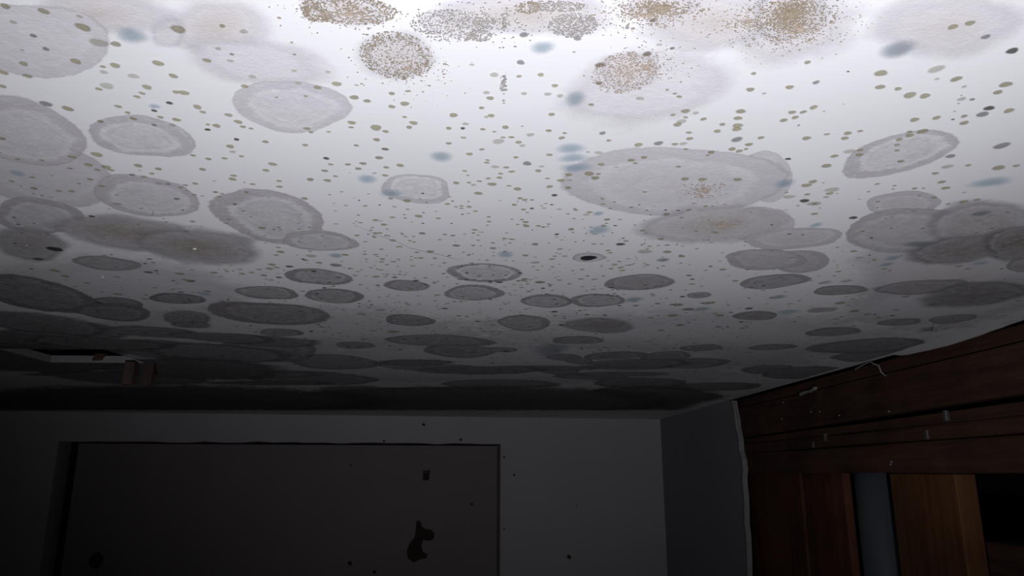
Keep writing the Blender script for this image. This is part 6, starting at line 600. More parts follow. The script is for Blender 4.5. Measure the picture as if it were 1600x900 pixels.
SPOTS = [
  (-0.2158, 0.3902, 5.97, 'f'), (-0.1653, 0.374, 4.9, 'o'), (0.2815, 0.3913, 5.38, 'f'), (0.1919, 0.7818, 9.83, 'f'), (0.3122, 0.5885, 7.68, 'f'), (0.3123, 0.6233, 8.08, 'f'),
  (0.3977, 0.4943, 6.65, 'g'), (-0.2172, 0.3749, 4.65, 'o'), (0.2503, 0.3977, 5.19, 'o'), (-0.2344, 0.4401, 5.11, 'f'), (0.337, 0.4068, 5.09, 'o'), (-0.1367, 1.2851, 14.02, 'o'),
  (0.3263, 1.0763, 12.1, 'g'), (0.4241, 0.5345, 6.15, 'o'), (0.3441, 1.0318, 11.06, 'o'), (-0.0703, 0.4901, 5.15, 'o'), (0.018, 0.5078, 5.37, 'f'), (0.2839, 0.4233, 4.71, 'o'),
  (0.3493, 0.4464, 4.96, 'g'), (0.2881, 0.5104, 5.53, 'f'), (0.2818, 0.6075, 6.45, 'f'), (0.4815, 0.8972, 9.28, 'f'), (-0.1908, 0.4107, 4.1, 'o'), (-0.2122, 0.4267, 4.23, 'f'),
  (-0.1888, 0.4464, 4.42, 'o'), (-0.2864, 0.4668, 4.55, 'g'), (0.187, 0.4728, 4.84, 'o'), (0.3012, 0.4019, 4.26, 'o'), (-0.2921, 0.5484, 5.28, 'o'), (-0.1623, 0.8572, 8.09, 'g'),
  (0.2855, 0.58, 5.84, 'o'), (0.3813, 0.5346, 5.49, 'f'), (-0.1384, 1.1077, 10.34, 'f'), (0.3152, 1.1215, 10.68, 'o'), (0.3022, 1.0468, 10.01, 'o'), (-0.2307, 0.361, 3.42, 'o'),
  (-0.2068, 0.391, 3.69, 'o'), (-0.2753, 0.4727, 4.34, 'o'), (-0.0876, 0.4294, 4.06, 'o'), (0.1453, 0.4682, 4.5, 'f'), (0.1816, 0.4515, 4.37, 'o'), (0.1943, 0.4948, 4.74, 'g'),
  (0.2589, 0.4142, 4.1, 'o'), (0.2944, 0.4238, 4.19, 'o'), (0.3135, 0.3692, 3.74, 'd'), (0.3236, 0.4741, 4.63, 'o'), (-0.1837, 0.8195, 7.29, 'f'), (0.2832, 0.5384, 5.15, 'o'),
  (0.3486, 1.2002, 10.73, 'o'), (0.5348, 1.0212, 9.32, 'o'), (-0.3627, 0.9432, 8.25, 'o'), (-0.2392, 0.4111, 3.6, 'o'), (-0.2178, 0.4147, 3.64, 'o'), (-0.0791, 0.4464, 3.95, 'o'),
  (-0.0467, 0.4531, 4.01, 'o'), (0.0272, 0.3688, 3.38, 'g'), (0.1884, 0.4783, 4.31, 'o'), (0.2637, 0.3479, 3.32, 'o'), (0.2708, 0.344, 3.29, 'o'), (0.3387, 0.4165, 3.89, 'o'),
  (0.3478, 0.4377, 4.06, 'd'), (0.3637, 0.4403, 4.09, 'o'), (-0.2964, 0.5728, 4.85, 'o'), (0.0951, 0.5649, 4.96, 'o'), (0.0876, 0.9248, 7.78, 'b'), (0.0159, 0.5923, 4.93, 'o'),
  (0.0043, 0.6143, 5.09, 'o'), (-0.2485, 0.3575, 2.96, 'o'), (-0.2906, 0.4267, 3.45, 'o'), (-0.2779, 0.4303, 3.49, 'o'), (-0.2096, 0.4403, 3.59, 'o'), (0.0754, 0.3981, 3.39, 'b'),
  (0.1088, 0.4373, 3.69, 'f'), (0.1438, 0.4531, 3.82, 'o'), (0.1831, 0.4613, 3.9, 'o'), (0.1379, 0.5045, 4.2, 'g'), (0.345, 0.4596, 3.95, 'o'), (0.3072, 0.4568, 3.92, 'o'),
  (0.2448, 0.4898, 4.13, 'o'), (-0.2693, 0.5684, 4.5, 'o'), (-0.3262, 0.6586, 5.14, 'f'), (-0.5014, 0.8501, 6.48, 'd'), (0.0425, 0.547, 4.47, 'g'), (0.1922, 0.5719, 4.72, 'o'),
  (0.2218, 0.5703, 4.72, 'o'), (0.2172, 0.7816, 6.26, 'o'), (0.3002, 0.6165, 5.09, 'd'), (0.371, 0.5147, 4.37, 'g'), (0.3892, 1.1174, 8.8, 'o'), (0.5834, 1.0734, 8.56, 'o'),
  (-0.489, 1.0232, 7.75, 'o'), (-0.5097, 0.9015, 6.85, 'o'), (0.4088, 0.5794, 4.72, 'o'), (-0.1603, 0.4058, 3.11, 'o'), (-0.2719, 0.4155, 3.14, 'o'), (-0.1874, 0.4253, 3.24, 'o'),
  (-0.1868, 0.4655, 3.51, 'o'), (-0.208, 0.4853, 3.64, 'o'), (-0.1659, 0.4862, 3.66, 'o'), (0.0119, 0.4128, 3.23, 'f'), (-0.0145, 0.4679, 3.59, 'o'), (-0.0429, 0.4811, 3.67, 'o'),
  (-0.0863, 0.483, 3.67, 'o'), (0.0273, 0.3977, 3.13, 'g'), (0.1011, 0.3843, 3.07, 'b'), (0.1772, 0.422, 3.35, 'o'), (0.1438, 0.4732, 3.69, 'o'), (0.1235, 0.5078, 3.92, 'o'),
  (0.2012, 0.4176, 3.33, 'o'), (0.217, 0.4507, 3.56, 'o'), (0.2712, 0.4802, 3.78, 'o'), (0.2731, 0.4883, 3.84, 'o'), (-0.3085, 0.5693, 4.17, 'o'), (-0.0742, 0.5424, 4.08, 'o'),
  (-0.1607, 0.5595, 4.16, 'o'), (0.0172, 0.5551, 4.2, 'f'), (0.0957, 0.5234, 4.01, 'f'), (0.1016, 0.5738, 4.36, 'o'), (0.1593, 0.7562, 5.62, 'd'), (0.2873, 0.5716, 4.41, 'o'),
  (-0.3617, 0.9076, 6.46, 'o'), (-0.0523, 0.6775, 4.77, 'o'), (0.0382, 0.6021, 4.32, 'o'), (0.2063, 0.5027, 3.73, 'o'), (0.1772, 0.5717, 4.17, 'o'), (-0.1295, 0.3743, 2.69, 'f'),
  (-0.2284, 0.4229, 2.96, 'f'), (-0.1384, 0.4234, 2.99, 'f'), (-0.3014, 0.4442, 3.07, 'o'), (-0.1694, 0.4761, 3.31, 'o'), (-0.1831, 0.4933, 3.42, 'o'), (-0.1007, 0.4347, 3.08, 'o'),
  (0.0102, 0.4425, 3.16, 'o'), (-0.0713, 0.4507, 3.19, 'o'), (0.0579, 0.3705, 2.73, 'g'), (0.0476, 0.4351, 3.13, 'f'), (0.1753, 0.4821, 3.47, 'o'), (0.0409, 0.4953, 3.51, 'f'),
  (0.2716, 0.4157, 3.09, 'o'), (0.2883, 0.3562, 2.72, 'g'), (0.3211, 0.4264, 3.17, 'f'), (0.3208, 0.4532, 3.34, 'o'), (0.2286, 0.443, 3.24, 'o'), (0.2162, 0.4626, 3.36, 'o'),
  (0.3181, 0.481, 3.51, 'o'), (-0.3139, 0.5541, 3.75, 'o'), (-0.1842, 0.5277, 3.63, 'o'), (-0.2024, 0.5931, 4.04, 'o'), (-0.0601, 0.6365, 4.36, 'o'), (-0.018, 0.7706, 5.22, 'g'),
  (-0.0473, 0.795, 5.36, 'o'), (-0.2453, 0.8774, 5.81, 'o'), (-0.2378, 0.8593, 5.7, 'o'), (-0.2144, 0.8055, 5.37, 'o'), (-0.2123, 0.7218, 4.84, 'o'), (0.1566, 0.504, 3.6, 'f'),
  (0.1965, 0.5114, 3.66, 'o'), (0.124, 0.536, 3.79, 'o'), (0.0734, 0.5806, 4.06, 'o'), (0.0743, 0.8323, 5.64, 'f'), (0.2806, 0.5197, 3.74, 'o'), (0.2987, 0.5163, 3.73, 'o'),
  (0.3144, 0.5975, 4.25, 'o'), (0.3674, 0.6588, 4.65, 'd'), (0.3968, 0.5662, 4.08, 'o'), (0.4458, 0.6109, 4.38, 'o'), (0.4433, 0.7919, 5.51, 'f'), (-0.1213, 0.9082, 6.05, 'o'),
  (-0.1717, 1.1387, 7.48, 'o'), (0.4161, 1.0657, 7.23, 'd'), (0.4175, 1.2104, 8.14, 'o'), (0.6072, 0.9769, 6.73, 'o'), (0.6761, 1.024, 7.05, 'o'), (0.6163, 1.0975, 7.5, 'o'),
  (-0.5106, 0.9274, 6.03, 'o'), (-0.3985, 0.9028, 5.92, 'd'), (-0.3182, 0.8999, 5.93, 'o'), (-0.0883, 0.5543, 3.71, 'o'), (-0.0591, 0.5564, 3.73, 'o'), (-0.1373, 0.5902, 3.91, 'o'),
  (-0.1233, 0.5918, 3.92, 'o'), (-0.2493, 0.3849, 2.49, 'g'), (-0.2415, 0.4445, 2.83, 'o'), (-0.1468, 0.4356, 2.81, 'o'), (-0.2398, 0.4676, 2.97, 'o'), (-0.2375, 0.4855, 3.07, 'o'),
  (-0.2139, 0.4938, 3.12, 'f'), (-0.3482, 0.5232, 3.25, 'o'), (-0.0557, 0.4578, 2.97, 'o'), (0.0115, 0.467, 3.04, 'o'), (-0.1198, 0.4941, 3.16, 'o'), (0.0222, 0.4842, 3.14, 'o'),
  (-0.0722, 0.5098, 3.26, 'o'), (0.0509, 0.4239, 2.81, 'o'), (0.1589, 0.4951, 3.25, 'o'), (0.2225, 0.4581, 3.06, 'o'), (-0.3809, 0.6239, 3.82, 'o'), (-0.2204, 0.5734, 3.58, 'o'),
  (-0.1854, 0.5375, 3.39, 'f'), (-0.0677, 0.526, 3.36, 'b'), (-0.1217, 0.5709, 3.6, 'o'), (-0.1694, 0.5726, 3.59, 'o'), (-0.0035, 0.5315, 3.41, 'o'), (0.0223, 0.7784, 4.84, 'o'),
  (-0.0522, 0.7304, 4.54, 'g'), (-0.1439, 0.8129, 4.99, 'o'), (-0.219, 0.8666, 5.27, 'd'), (0.0673, 0.7613, 4.76, 'g'), (0.1506, 0.5052, 3.31, 'o'), (0.2032, 0.5145, 3.38, 'o'),
  (0.1824, 0.518, 3.39, 'o'), (0.0786, 0.5682, 3.65, 'o'), (0.238, 0.7975, 5.02, 'o'), (0.1681, 0.8368, 5.22, 'o'), (0.3038, 0.8506, 5.35, 'o'), (0.338, 0.5266, 3.49, 'o'),
  (0.325, 0.6502, 4.2, 'o'), (0.38, 0.5485, 3.63, 'o'), (0.4241, 0.7677, 4.91, 'o'), (-0.2606, 0.9097, 5.51, 'g'), (0.1264, 1.1045, 6.76, 'd'), (0.328, 1.2474, 7.64, 'o'),
  (0.2422, 1.0555, 6.51, 'o'), (0.4622, 1.2194, 7.53, 'o'), (0.6476, 1.1216, 7.02, 'o'), (-0.3594, 0.9993, 5.99, 'o'), (0.053, 0.463, 2.87, 'o'), (0.0332, 0.5084, 3.11, 'o'),
  (-0.2558, 0.5744, 3.38, 'o'), (-0.0936, 0.5648, 3.38, 'o'), (-0.0734, 0.578, 3.46, 'o'), (-0.0148, 0.5912, 3.55, 'o'), (-0.0952, 0.6915, 4.07, 'o'), (-0.0886, 0.7045, 4.14, 'o'),
  (-0.1802, 0.8478, 4.89, 'o'), (0.0586, 0.5296, 3.23, 'o'), (0.0527, 0.5613, 3.4, 'o'), (0.0655, 0.5951, 3.59, 'o'), (0.0532, 0.7006, 4.16, 'o'), (0.1018, 0.5456, 3.33, 'o'),
  (0.1305, 0.6771, 4.06, 'o'), (0.1843, 0.6589, 3.97, 'o'), (0.4354, 0.5297, 3.35, 'o'), (-0.2529, 0.3721, 2.19, 'f'), (-0.2496, 0.3983, 2.33, 'g'), (-0.1495, 0.3926, 2.33, 'f'),
  (-0.1465, 0.4054, 2.4, 'f'), (-0.216, 0.4485, 2.6, 'o'), (-0.2214, 0.4534, 2.63, 'o'), (-0.1935, 0.4456, 2.59, 'o'), (-0.2035, 0.4609, 2.67, 'd'), (-0.1856, 0.4728, 2.74, 'o'),
  (-0.2176, 0.482, 2.78, 'o'), (-0.1648, 0.4938, 2.86, 'o'), (-0.2622, 0.4908, 2.81, 'o'), (0.0075, 0.4353, 2.6, 'f'), (-0.0539, 0.4399, 2.6, 'o'), (-0.0465, 0.488, 2.86, 'o'),
  (-0.0641, 0.4956, 2.89, 'o'), (-0.0063, 0.4805, 2.83, 'f'), (-0.1554, 0.518, 2.98, 'o'), (0.0407, 0.4112, 2.48, 'o'), (0.0785, 0.4192, 2.53, 'b'), (0.0964, 0.351, 2.18, 'b'),
  (0.0557, 0.4368, 2.62, 'f'), (0.0319, 0.4352, 2.6, 'f'), (0.1517, 0.4555, 2.75, 'f'), (0.1596, 0.464, 2.79, 'o'), (0.1755, 0.4712, 2.84, 'o'), (0.0536, 0.4878, 2.89, 'o'),
  (0.0645, 0.4993, 2.95, 'o'), (0.093, 0.4898, 2.91, 'g'), (0.2109, 0.4909, 2.95, 'o'), (0.1995, 0.388, 2.41, 'o'), (0.2153, 0.4108, 2.53, 'g'), (0.3385, 0.4498, 2.77, 'o'),
  (0.2246, 0.45, 2.74, 'o'), (0.3148, 0.4754, 2.9, 'o'), (0.3144, 0.4881, 2.96, 'o'), (-0.2953, 0.5786, 3.26, 'o'), (-0.3223, 0.6004, 3.37, 'o'), (-0.3197, 0.6153, 3.45, 'o'),
  (-0.2679, 0.6059, 3.41, 'f'), (-0.1991, 0.5853, 3.32, 'o'), (-0.1517, 0.6355, 3.6, 'o'), (0.0262, 0.5559, 3.24, 'o'), (-0.0851, 0.7561, 4.25, 'o'), (-0.2354, 0.8718, 4.82, 'o'),
  (0.0363, 0.514, 3.02, 'f'), (0.0516, 0.689, 3.94, 'o'), (0.1329, 0.5303, 3.13, 'o'), (0.0817, 0.5968, 3.47, 'o'), (0.1101, 0.6577, 3.79, 'o'), (0.1081, 0.6645, 3.83, 'f'),
  (0.0994, 0.7086, 4.06, 'o'), (0.1303, 0.6964, 4.0, 'o'), (0.1984, 0.7359, 4.23, 'o'), (0.06, 0.8041, 4.55, 'o'), (0.1782, 0.8489, 4.82, 'o'), (0.4546, 0.6051, 3.62, 'o'),
  (0.5808, 0.8209, 4.79, 'o'), (-0.0724, 0.9255, 5.14, 'd'), (-0.0409, 1.091, 6.02, 'd'), (0.077, 0.9761, 5.45, 'o'), (0.0653, 0.9178, 5.14, 'o'), (0.1556, 0.9064, 5.11, 'o'),
  (0.1381, 0.9057, 5.1, 'o'), (0.2874, 0.9238, 5.24, 'o'), (0.2934, 1.0452, 5.88, 'o'), (0.3381, 0.9044, 5.15, 'o'), (0.2841, 1.1405, 6.38, 'o'), (0.6423, 1.0622, 6.07, 'o'),
  (-0.2853, 0.9034, 4.97, 'o'), (-0.3601, 1.0584, 5.76, 'o'), (-0.4649, 1.051, 5.69, 'o'), (-0.0183, 0.488, 2.75, 'o'), (-0.2747, 0.5919, 3.2, 'o'), (-0.2372, 0.6049, 3.28, 'o'),
  (-0.2085, 0.5522, 3.02, 'o'), (-0.1271, 0.5222, 2.89, 'o'), (-0.1158, 0.5459, 3.02, 'd'), (-0.0707, 0.5613, 3.11, 'o'), (-0.1673, 0.6083, 3.32, 'o'), (0.0059, 0.5225, 2.93, 'o'),
  (0.0215, 0.5775, 3.21, 'o'), (0.0017, 0.716, 3.91, 'o'), (0.0916, 0.8173, 4.44, 'o'), (0.2957, 0.6008, 3.41, 'o'), (0.3964, 0.5312, 3.09, 'o'), (-0.078, 0.6826, 3.56, 'o'),
  (-0.1204, 0.7411, 3.83, 'o'), (-0.2139, 0.3648, 1.95, 'f'), (-0.1398, 0.3695, 1.99, 'o'), (-0.2259, 0.4166, 2.19, 'o'), (-0.2374, 0.4765, 2.47, 'o'), (-0.1109, 0.4149, 2.21, 'f'),
  (-0.1118, 0.4299, 2.28, 'f'), (0.0047, 0.4563, 2.44, 'o'), (-0.0432, 0.4362, 2.33, 'o'), (0.0061, 0.4884, 2.59, 'o'), (-0.019, 0.5132, 2.7, 'o'), (0.0274, 0.4138, 2.24, 'o'),
  (0.1058, 0.3744, 2.08, 'f'), (0.078, 0.4477, 2.42, 'o'), (0.134, 0.4337, 2.36, 'o'), (0.1555, 0.4855, 2.61, 'o'), (0.3284, 0.4266, 2.38, 'g'), (0.2568, 0.4825, 2.63, 'o'),
  (0.2783, 0.4761, 2.6, 'o'), (-0.3061, 0.5792, 2.94, 'o'), (-0.2826, 0.5882, 2.98, 'g'), (-0.2652, 0.5846, 2.97, 'o'), (-0.3684, 0.5984, 3.01, 'o'), (-0.3521, 0.629, 3.16, 'o'),
  (-0.2611, 0.6073, 3.08, 'o'), (-0.1955, 0.5503, 2.83, 'o'), (-0.2182, 0.5461, 2.8, 'o'), (-0.1888, 0.6037, 3.08, 'o'), (-0.3669, 0.6958, 3.47, 'd'), (-0.2672, 0.6431, 3.25, 'g'),
  (-0.0887, 0.5207, 2.72, 'o'), (-0.1007, 0.5568, 2.88, 'o'), (-0.1644, 0.5952, 3.05, 'o'), (-0.0732, 0.6526, 3.34, 'f'), (-0.0238, 0.6427, 3.31, 'o'), (0.0103, 0.5472, 2.87, 'o'),
  (-0.0001, 0.5947, 3.09, 'f'), (-0.136, 0.7052, 3.57, 'f'), (-0.0596, 0.8211, 4.14, 'o'), (-0.1042, 0.8281, 4.16, 'o'), (-0.0924, 0.8382, 4.21, 'o'), (-0.1939, 0.8377, 4.18, 'o'),
  (-0.2589, 0.8818, 4.38, 'o'), (0.0545, 0.5524, 2.9, 'f'), (0.0719, 0.6152, 3.2, 'd'), (0.0418, 0.6244, 3.24, 'o'), (0.0464, 0.6281, 3.26, 'o'), (0.0377, 0.6414, 3.32, 'o'),
  (0.047, 0.6537, 3.38, 'o'), (0.0811, 0.5802, 3.04, 'f'), (0.1629, 0.7446, 3.84, 'o'), (0.1725, 0.7091, 3.67, 'o'), (0.3343, 0.8489, 4.38, 'o'), (0.1828, 0.8617, 4.4, 'o'),
  (0.2468, 0.527, 2.83, 'd'), (0.295, 0.508, 2.76, 'o'), (0.3179, 0.4973, 2.71, 'o'), (0.4486, 0.8522, 4.42, 'o'), (0.599, 0.8314, 4.36, 'o'), (-0.048, 1.0036, 5.01, 'o'),
  (-0.2441, 0.9189, 4.55, 'd'), (0.1112, 0.9129, 4.62, 'o'), (0.2706, 0.881, 4.51, 'b'), (-0.5009, 0.9616, 4.69, 'o'), (-0.4471, 0.9278, 4.54, 'o'), (-0.2719, 0.8973, 4.45, 'o'),
  (-0.1915, 0.4998, 2.42, 'd'), (-0.0079, 0.5028, 2.48, 'o'), (0.172, 0.4026, 2.08, 'o'), (0.1366, 0.4591, 2.32, 'o'), (-0.1144, 0.5576, 2.69, 'o'), (-0.0816, 0.5737, 2.77, 'f'),
  (-0.0745, 0.6316, 3.03, 'o'), (0.0122, 0.5798, 2.82, 'o'), (0.0049, 0.5862, 2.85, 'o'), (-0.1032, 0.7461, 3.52, 'o'), (-0.021, 0.7361, 3.5, 'o'), (-0.0626, 0.799, 3.77, 'o'),
  (-0.0713, 0.8556, 4.01, 'o'), (0.0328, 0.5358, 2.63, 'o'), (0.0961, 0.7773, 3.71, 'o'), (0.2073, 0.836, 4.0, 'o'), (0.3154, 0.6064, 3.01, 'o'), (0.3825, 0.582, 2.92, 'o'),
  (0.1633, 0.9595, 4.53, 'o'), (0.2485, 0.9824, 4.65, 'o'), (-0.2181, 0.4725, 2.18, 'd'), (-0.1599, 0.4963, 2.3, 'o'), (-0.1757, 0.515, 2.37, 'd'), (-0.227, 0.4945, 2.27, 'g'),
  (-0.0906, 0.4152, 1.97, 'f'), (-0.002, 0.4019, 1.94, 'f'), (0.0082, 0.4693, 2.22, 'f'), (-0.088, 0.4905, 2.29, 'o'), (-0.1181, 0.4999, 2.32, 'o'), (0.0212, 0.5009, 2.36, 'o'),
  (0.019, 0.426, 2.04, 'g'), (0.1142, 0.3777, 1.86, 'b'), (0.1464, 0.4621, 2.22, 'o'), (0.0998, 0.5017, 2.38, 'o'), (0.2891, 0.4026, 2.01, 'f'), (0.3123, 0.4108, 2.05, 'f'),
  (-0.327, 0.5774, 2.6, 'o'), (-0.3907, 0.6084, 2.71, 'o'), (-0.3626, 0.6289, 2.8, 'o'), (-0.2474, 0.6321, 2.84, 'o'), (-0.1757, 0.5153, 2.37, 'o'), (-0.1811, 0.5456, 2.5, 'o'),
  (-0.1915, 0.5001, 2.3, 'o'), (-0.2263, 0.624, 2.82, 'o'), (-0.2753, 0.7057, 3.15, 'o'), (-0.373, 0.843, 3.7, 'd'), (-0.4179, 0.8312, 3.64, 'o'), (-0.1149, 0.582, 2.67, 'o'),
  (-0.0074, 0.5649, 2.62, 'o'), (0.0222, 0.569, 2.64, 'o'), (0.0021, 0.6605, 3.02, 'o'), (-0.0338, 0.6829, 3.11, 'o'), (-0.0795, 0.7787, 3.5, 'o'), (0.0336, 0.7434, 3.38, 'o'),
  (-0.1098, 0.8103, 3.62, 'o'), (-0.1475, 0.8713, 3.87, 'o'), (-0.1115, 0.8751, 3.9, 'o'), (0.0618, 0.577, 2.69, 'o'), (0.0659, 0.6487, 2.99, 'f'), (0.0804, 0.651, 3.0, 'f'),
  (0.0652, 0.7, 3.2, 'o'), (0.0421, 0.7457, 3.39, 'o'), (0.1028, 0.5652, 2.65, 'o'), (0.1647, 0.5466, 2.58, 'o'), (0.1305, 0.7566, 3.45, 'o'), (0.1926, 0.7619, 3.49, 'o'),
  (0.2107, 0.7568, 3.47, 'o'), (0.1049, 0.8048, 3.65, 'o'), (0.1502, 0.7804, 3.56, 'o'), (0.1676, 0.8545, 3.87, 'o'), (0.3235, 0.507, 2.45, 'o'), (0.3126, 0.6232, 2.94, 'o'),
  (0.3446, 0.5738, 2.74, 'o'), (0.4356, 0.6173, 2.94, 'o'), (0.4124, 0.6022, 2.87, 'o'), (0.3975, 0.6982, 3.27, 'o'), (0.4659, 0.8012, 3.72, 'o'), (0.4982, 0.8377, 3.88, 'o'),
  (-0.1463, 0.9504, 4.2, 'o'), (-0.1467, 0.9041, 4.01, 'o'), (-0.2345, 1.3059, 5.67, 'o'), (-0.1707, 1.2795, 5.58, 'o'), (0.6604, 1.1048, 5.04, 'd'), (0.5175, 1.1226, 5.08, 'o'),
  (-0.4231, 0.9831, 4.28, 'o'), (-0.0083, 0.4876, 2.18, 'd'), (-0.2531, 0.6146, 2.63, 'o'), (-0.247, 0.6091, 2.61, 'o'), (-0.1998, 0.6233, 2.68, 'o'), (-0.0999, 0.652, 2.81, 'o'),
  (-0.0039, 0.5898, 2.59, 'o'), (0.0305, 0.5952, 2.62, 'o'), (-0.0109, 0.647, 2.81, 'o'), (-0.0957, 0.7318, 3.13, 'o'), (-0.0901, 0.7399, 3.17, 'o'), (-0.1219, 0.8097, 3.44, 'o'),
  (-0.0435, 0.8215, 3.5, 'o'), (-0.0007, 0.8392, 3.58, 'o'), (-0.2221, 0.8185, 3.45, 'o'), (0.0936, 0.8055, 3.47, 'o'), (-0.011, 0.6534, 2.69, 'o'), (-0.1111, 0.7, 2.85, 'o'),
  (0.0155, 0.6896, 2.83, 'o'), (-0.0292, 0.7328, 2.99, 'o'), (0.0005, 0.7696, 3.13, 'o'), (0.0217, 0.7592, 3.1, 'o'), (-0.2129, 0.7885, 3.16, 'o'), (0.0475, 0.6821, 2.81, 'o'),
  (0.0704, 0.7032, 2.9, 'o'), (0.0867, 0.7259, 2.98, 'd'), (0.1611, 0.5134, 2.2, 'o'), (0.2071, 0.5108, 2.2, 'o'), (0.0964, 0.6523, 2.71, 'o'), (0.1388, 0.7561, 3.11, 'o'),
  (0.2023, 0.6464, 2.71, 'o'), (0.2149, 0.6354, 2.67, 'o'), (0.1544, 0.7888, 3.24, 'o'), (0.0956, 0.8506, 3.46, 'o'), (0.1333, 0.8601, 3.5, 'o'), (0.2274, 0.8391, 3.44, 'o'),
  (0.1711, 0.8229, 3.37, 'o'), (0.2842, 0.8561, 3.52, 'o'), (-0.0492, 0.9324, 3.74, 'o'), (0.0094, 1.1852, 4.7, 'd'), (0.0434, 1.0897, 4.35, 'o'), (0.5396, 0.9934, 4.09, 'o'),
  (0.4529, 0.9105, 3.76, 'o'), (0.4535, 0.8724, 3.61, 'o'), (-0.3008, 0.8937, 3.54, 'o'), (-0.4013, 0.989, 3.88, 'o'), (-0.2642, 0.4003, 1.64, 'f'), (-0.1434, 0.3982, 1.65, 'g'),
  (-0.1887, 0.4916, 1.99, 'o'), (-0.0752, 0.4303, 1.78, 'f'), (-0.0484, 0.4724, 1.94, 'o'), (-0.1053, 0.4987, 2.03, 'o'), (0.0265, 0.5003, 2.06, 'o'), (0.0839, 0.3587, 1.55, 'g'),
  (0.188, 0.4265, 1.82, 'f'), (0.13, 0.4297, 1.82, 'o'), (0.1055, 0.4249, 1.8, 'f'), (0.0657, 0.4913, 2.04, 'o'), (-0.3588, 0.5612, 2.21, 'o'), (-0.341, 0.562, 2.21, 'o'),
  (-0.3366, 0.6108, 2.39, 'o'), (-0.2191, 0.5979, 2.37, 'f'), (-0.238, 0.6975, 2.73, 'o'), (-0.1158, 0.6171, 2.46, 'f'), (0.0108, 0.5422, 2.21, 'o'), (0.03, 0.5645, 2.3, 'o'),
  (-0.0629, 0.7605, 3.0, 'o'), (-0.1065, 0.8396, 3.28, 'o'), (-0.1012, 0.8517, 3.32, 'o'), (0.0169, 0.8267, 3.26, 'o'), (0.0323, 0.5637, 2.3, 'o'), (0.1284, 0.5416, 2.23, 'o'),
  (0.1502, 0.6031, 2.46, 'o'), (0.1466, 0.6417, 2.6, 'o'), (0.2014, 0.6676, 2.71, 'o'), (0.4316, 0.5887, 2.47, 'f'), (0.3676, 0.6148, 2.55, 'o'), (0.505, 0.6349, 2.65, 'o'),
  (0.2083, 1.1262, 4.39, 'd'), (0.586, 1.1188, 4.44, 'o'), (0.0178, 0.4221, 1.72, 'g'), (0.0197, 0.4311, 1.75, 'g'), (0.015, 0.676, 2.63, 'o'), (-0.1146, 0.7622, 2.91, 'o'),
  (-0.067, 0.7562, 2.9, 'o'), (-0.1006, 0.7888, 3.01, 'o'), (-0.0327, 0.8396, 3.2, 'o'), (-0.0263, 0.8095, 3.09, 'o'), (-0.0044, 0.8058, 3.09, 'o'), (0.0145, 0.4918, 1.85, 'o'),
  (-0.0658, 0.6837, 2.48, 'o'), (0.0006, 0.7264, 2.64, 'o'), (0.0058, 0.7505, 2.72, 'o'), (0.0547, 0.6502, 2.39, 'd'), (0.1191, 0.6348, 2.35, 'o'), (0.0792, 0.8653, 3.12, 'o'),
  (0.1225, 0.8665, 3.13, 'o'), (0.3988, 0.7546, 2.81, 'o'), (0.5094, 0.8451, 3.13, 'o'), (0.4688, 1.0094, 3.67, 'o'), (-0.0184, 0.4022, 1.45, 'o'), (-0.1301, 0.4492, 1.58, 'o'),
  (-0.1106, 0.4464, 1.57, 'o'), (0.0178, 0.4143, 1.49, 'g'), (0.0189, 0.4181, 1.51, 'g'), (0.0171, 0.4292, 1.54, 'g'), (0.0156, 0.3579, 1.32, 'g'), (0.1238, 0.4253, 1.55, 'o'),
  (0.0283, 0.5002, 1.77, 'o'), (-0.3498, 0.5936, 1.99, 'f'), (-0.3838, 0.6416, 2.14, 'o'), (-0.2502, 0.6223, 2.1, 'f'), (-0.4514, 0.7237, 2.39, 'd'), (-0.3018, 0.7086, 2.36, 'o'),
  (-0.2189, 0.6543, 2.21, 'd'), (-0.0188, 0.635, 2.18, 'o'), (0.0396, 0.7447, 2.54, 'o'), (0.0398, 0.7582, 2.58, 'o'), (-0.1228, 0.8298, 2.78, 'o'), (-0.0651, 0.8214, 2.76, 'o'),
  (-0.0712, 0.8296, 2.79, 'o'), (-0.0858, 0.8271, 2.78, 'o'), (-0.1349, 0.8771, 2.92, 'o'), (-0.1222, 0.8656, 2.89, 'o'), (-0.176, 0.7233, 2.43, 'o'), (-0.195, 0.7193, 2.42, 'o'),
  (-0.1642, 0.7166, 2.41, 'o'), (0.0442, 0.6967, 2.39, 'o'), (0.1814, 0.5237, 1.87, 'o'), (0.0876, 0.523, 1.85, 'o'), (0.115, 0.5506, 1.94, 'f'), (0.143, 0.6764, 2.34, 'o'),
  (0.1319, 0.6889, 2.38, 'o'), (0.1185, 0.7005, 2.41, 'o'), (0.1776, 0.7166, 2.47, 'o'), (0.1923, 0.772, 2.65, 'o'), (0.2466, 0.7678, 2.65, 'o'), (0.2276, 0.7076, 2.45, 'o'),
  (0.2449, 0.8256, 2.83, 'o'), (0.2752, 0.597, 2.11, 'o'), (0.3616, 0.5768, 2.07, 'o'), (0.3899, 0.5808, 2.08, 'o'), (0.3968, 0.5984, 2.14, 'o'), (0.4533, 0.686, 2.43, 'o'),
  (0.2972, 0.5735, 2.04, 'f'), (0.2746, 1.0051, 3.4, 'o'), (0.016, 0.3617, 1.24, 'g'), (-0.2416, 0.6345, 2.0, 'o'), (-0.3742, 0.8572, 2.63, 'd'), (-0.0214, 0.6247, 2.01, 'o'),
  (-0.0048, 0.5742, 1.86, 'o'), (-0.0658, 0.6741, 2.14, 'o'), (-0.0734, 0.7295, 2.31, 'f'), (0.1275, 0.6466, 2.1, 'o'), (0.0979, 0.6765, 2.18, 'o'), (0.0984, 0.7963, 2.53, 'o'),
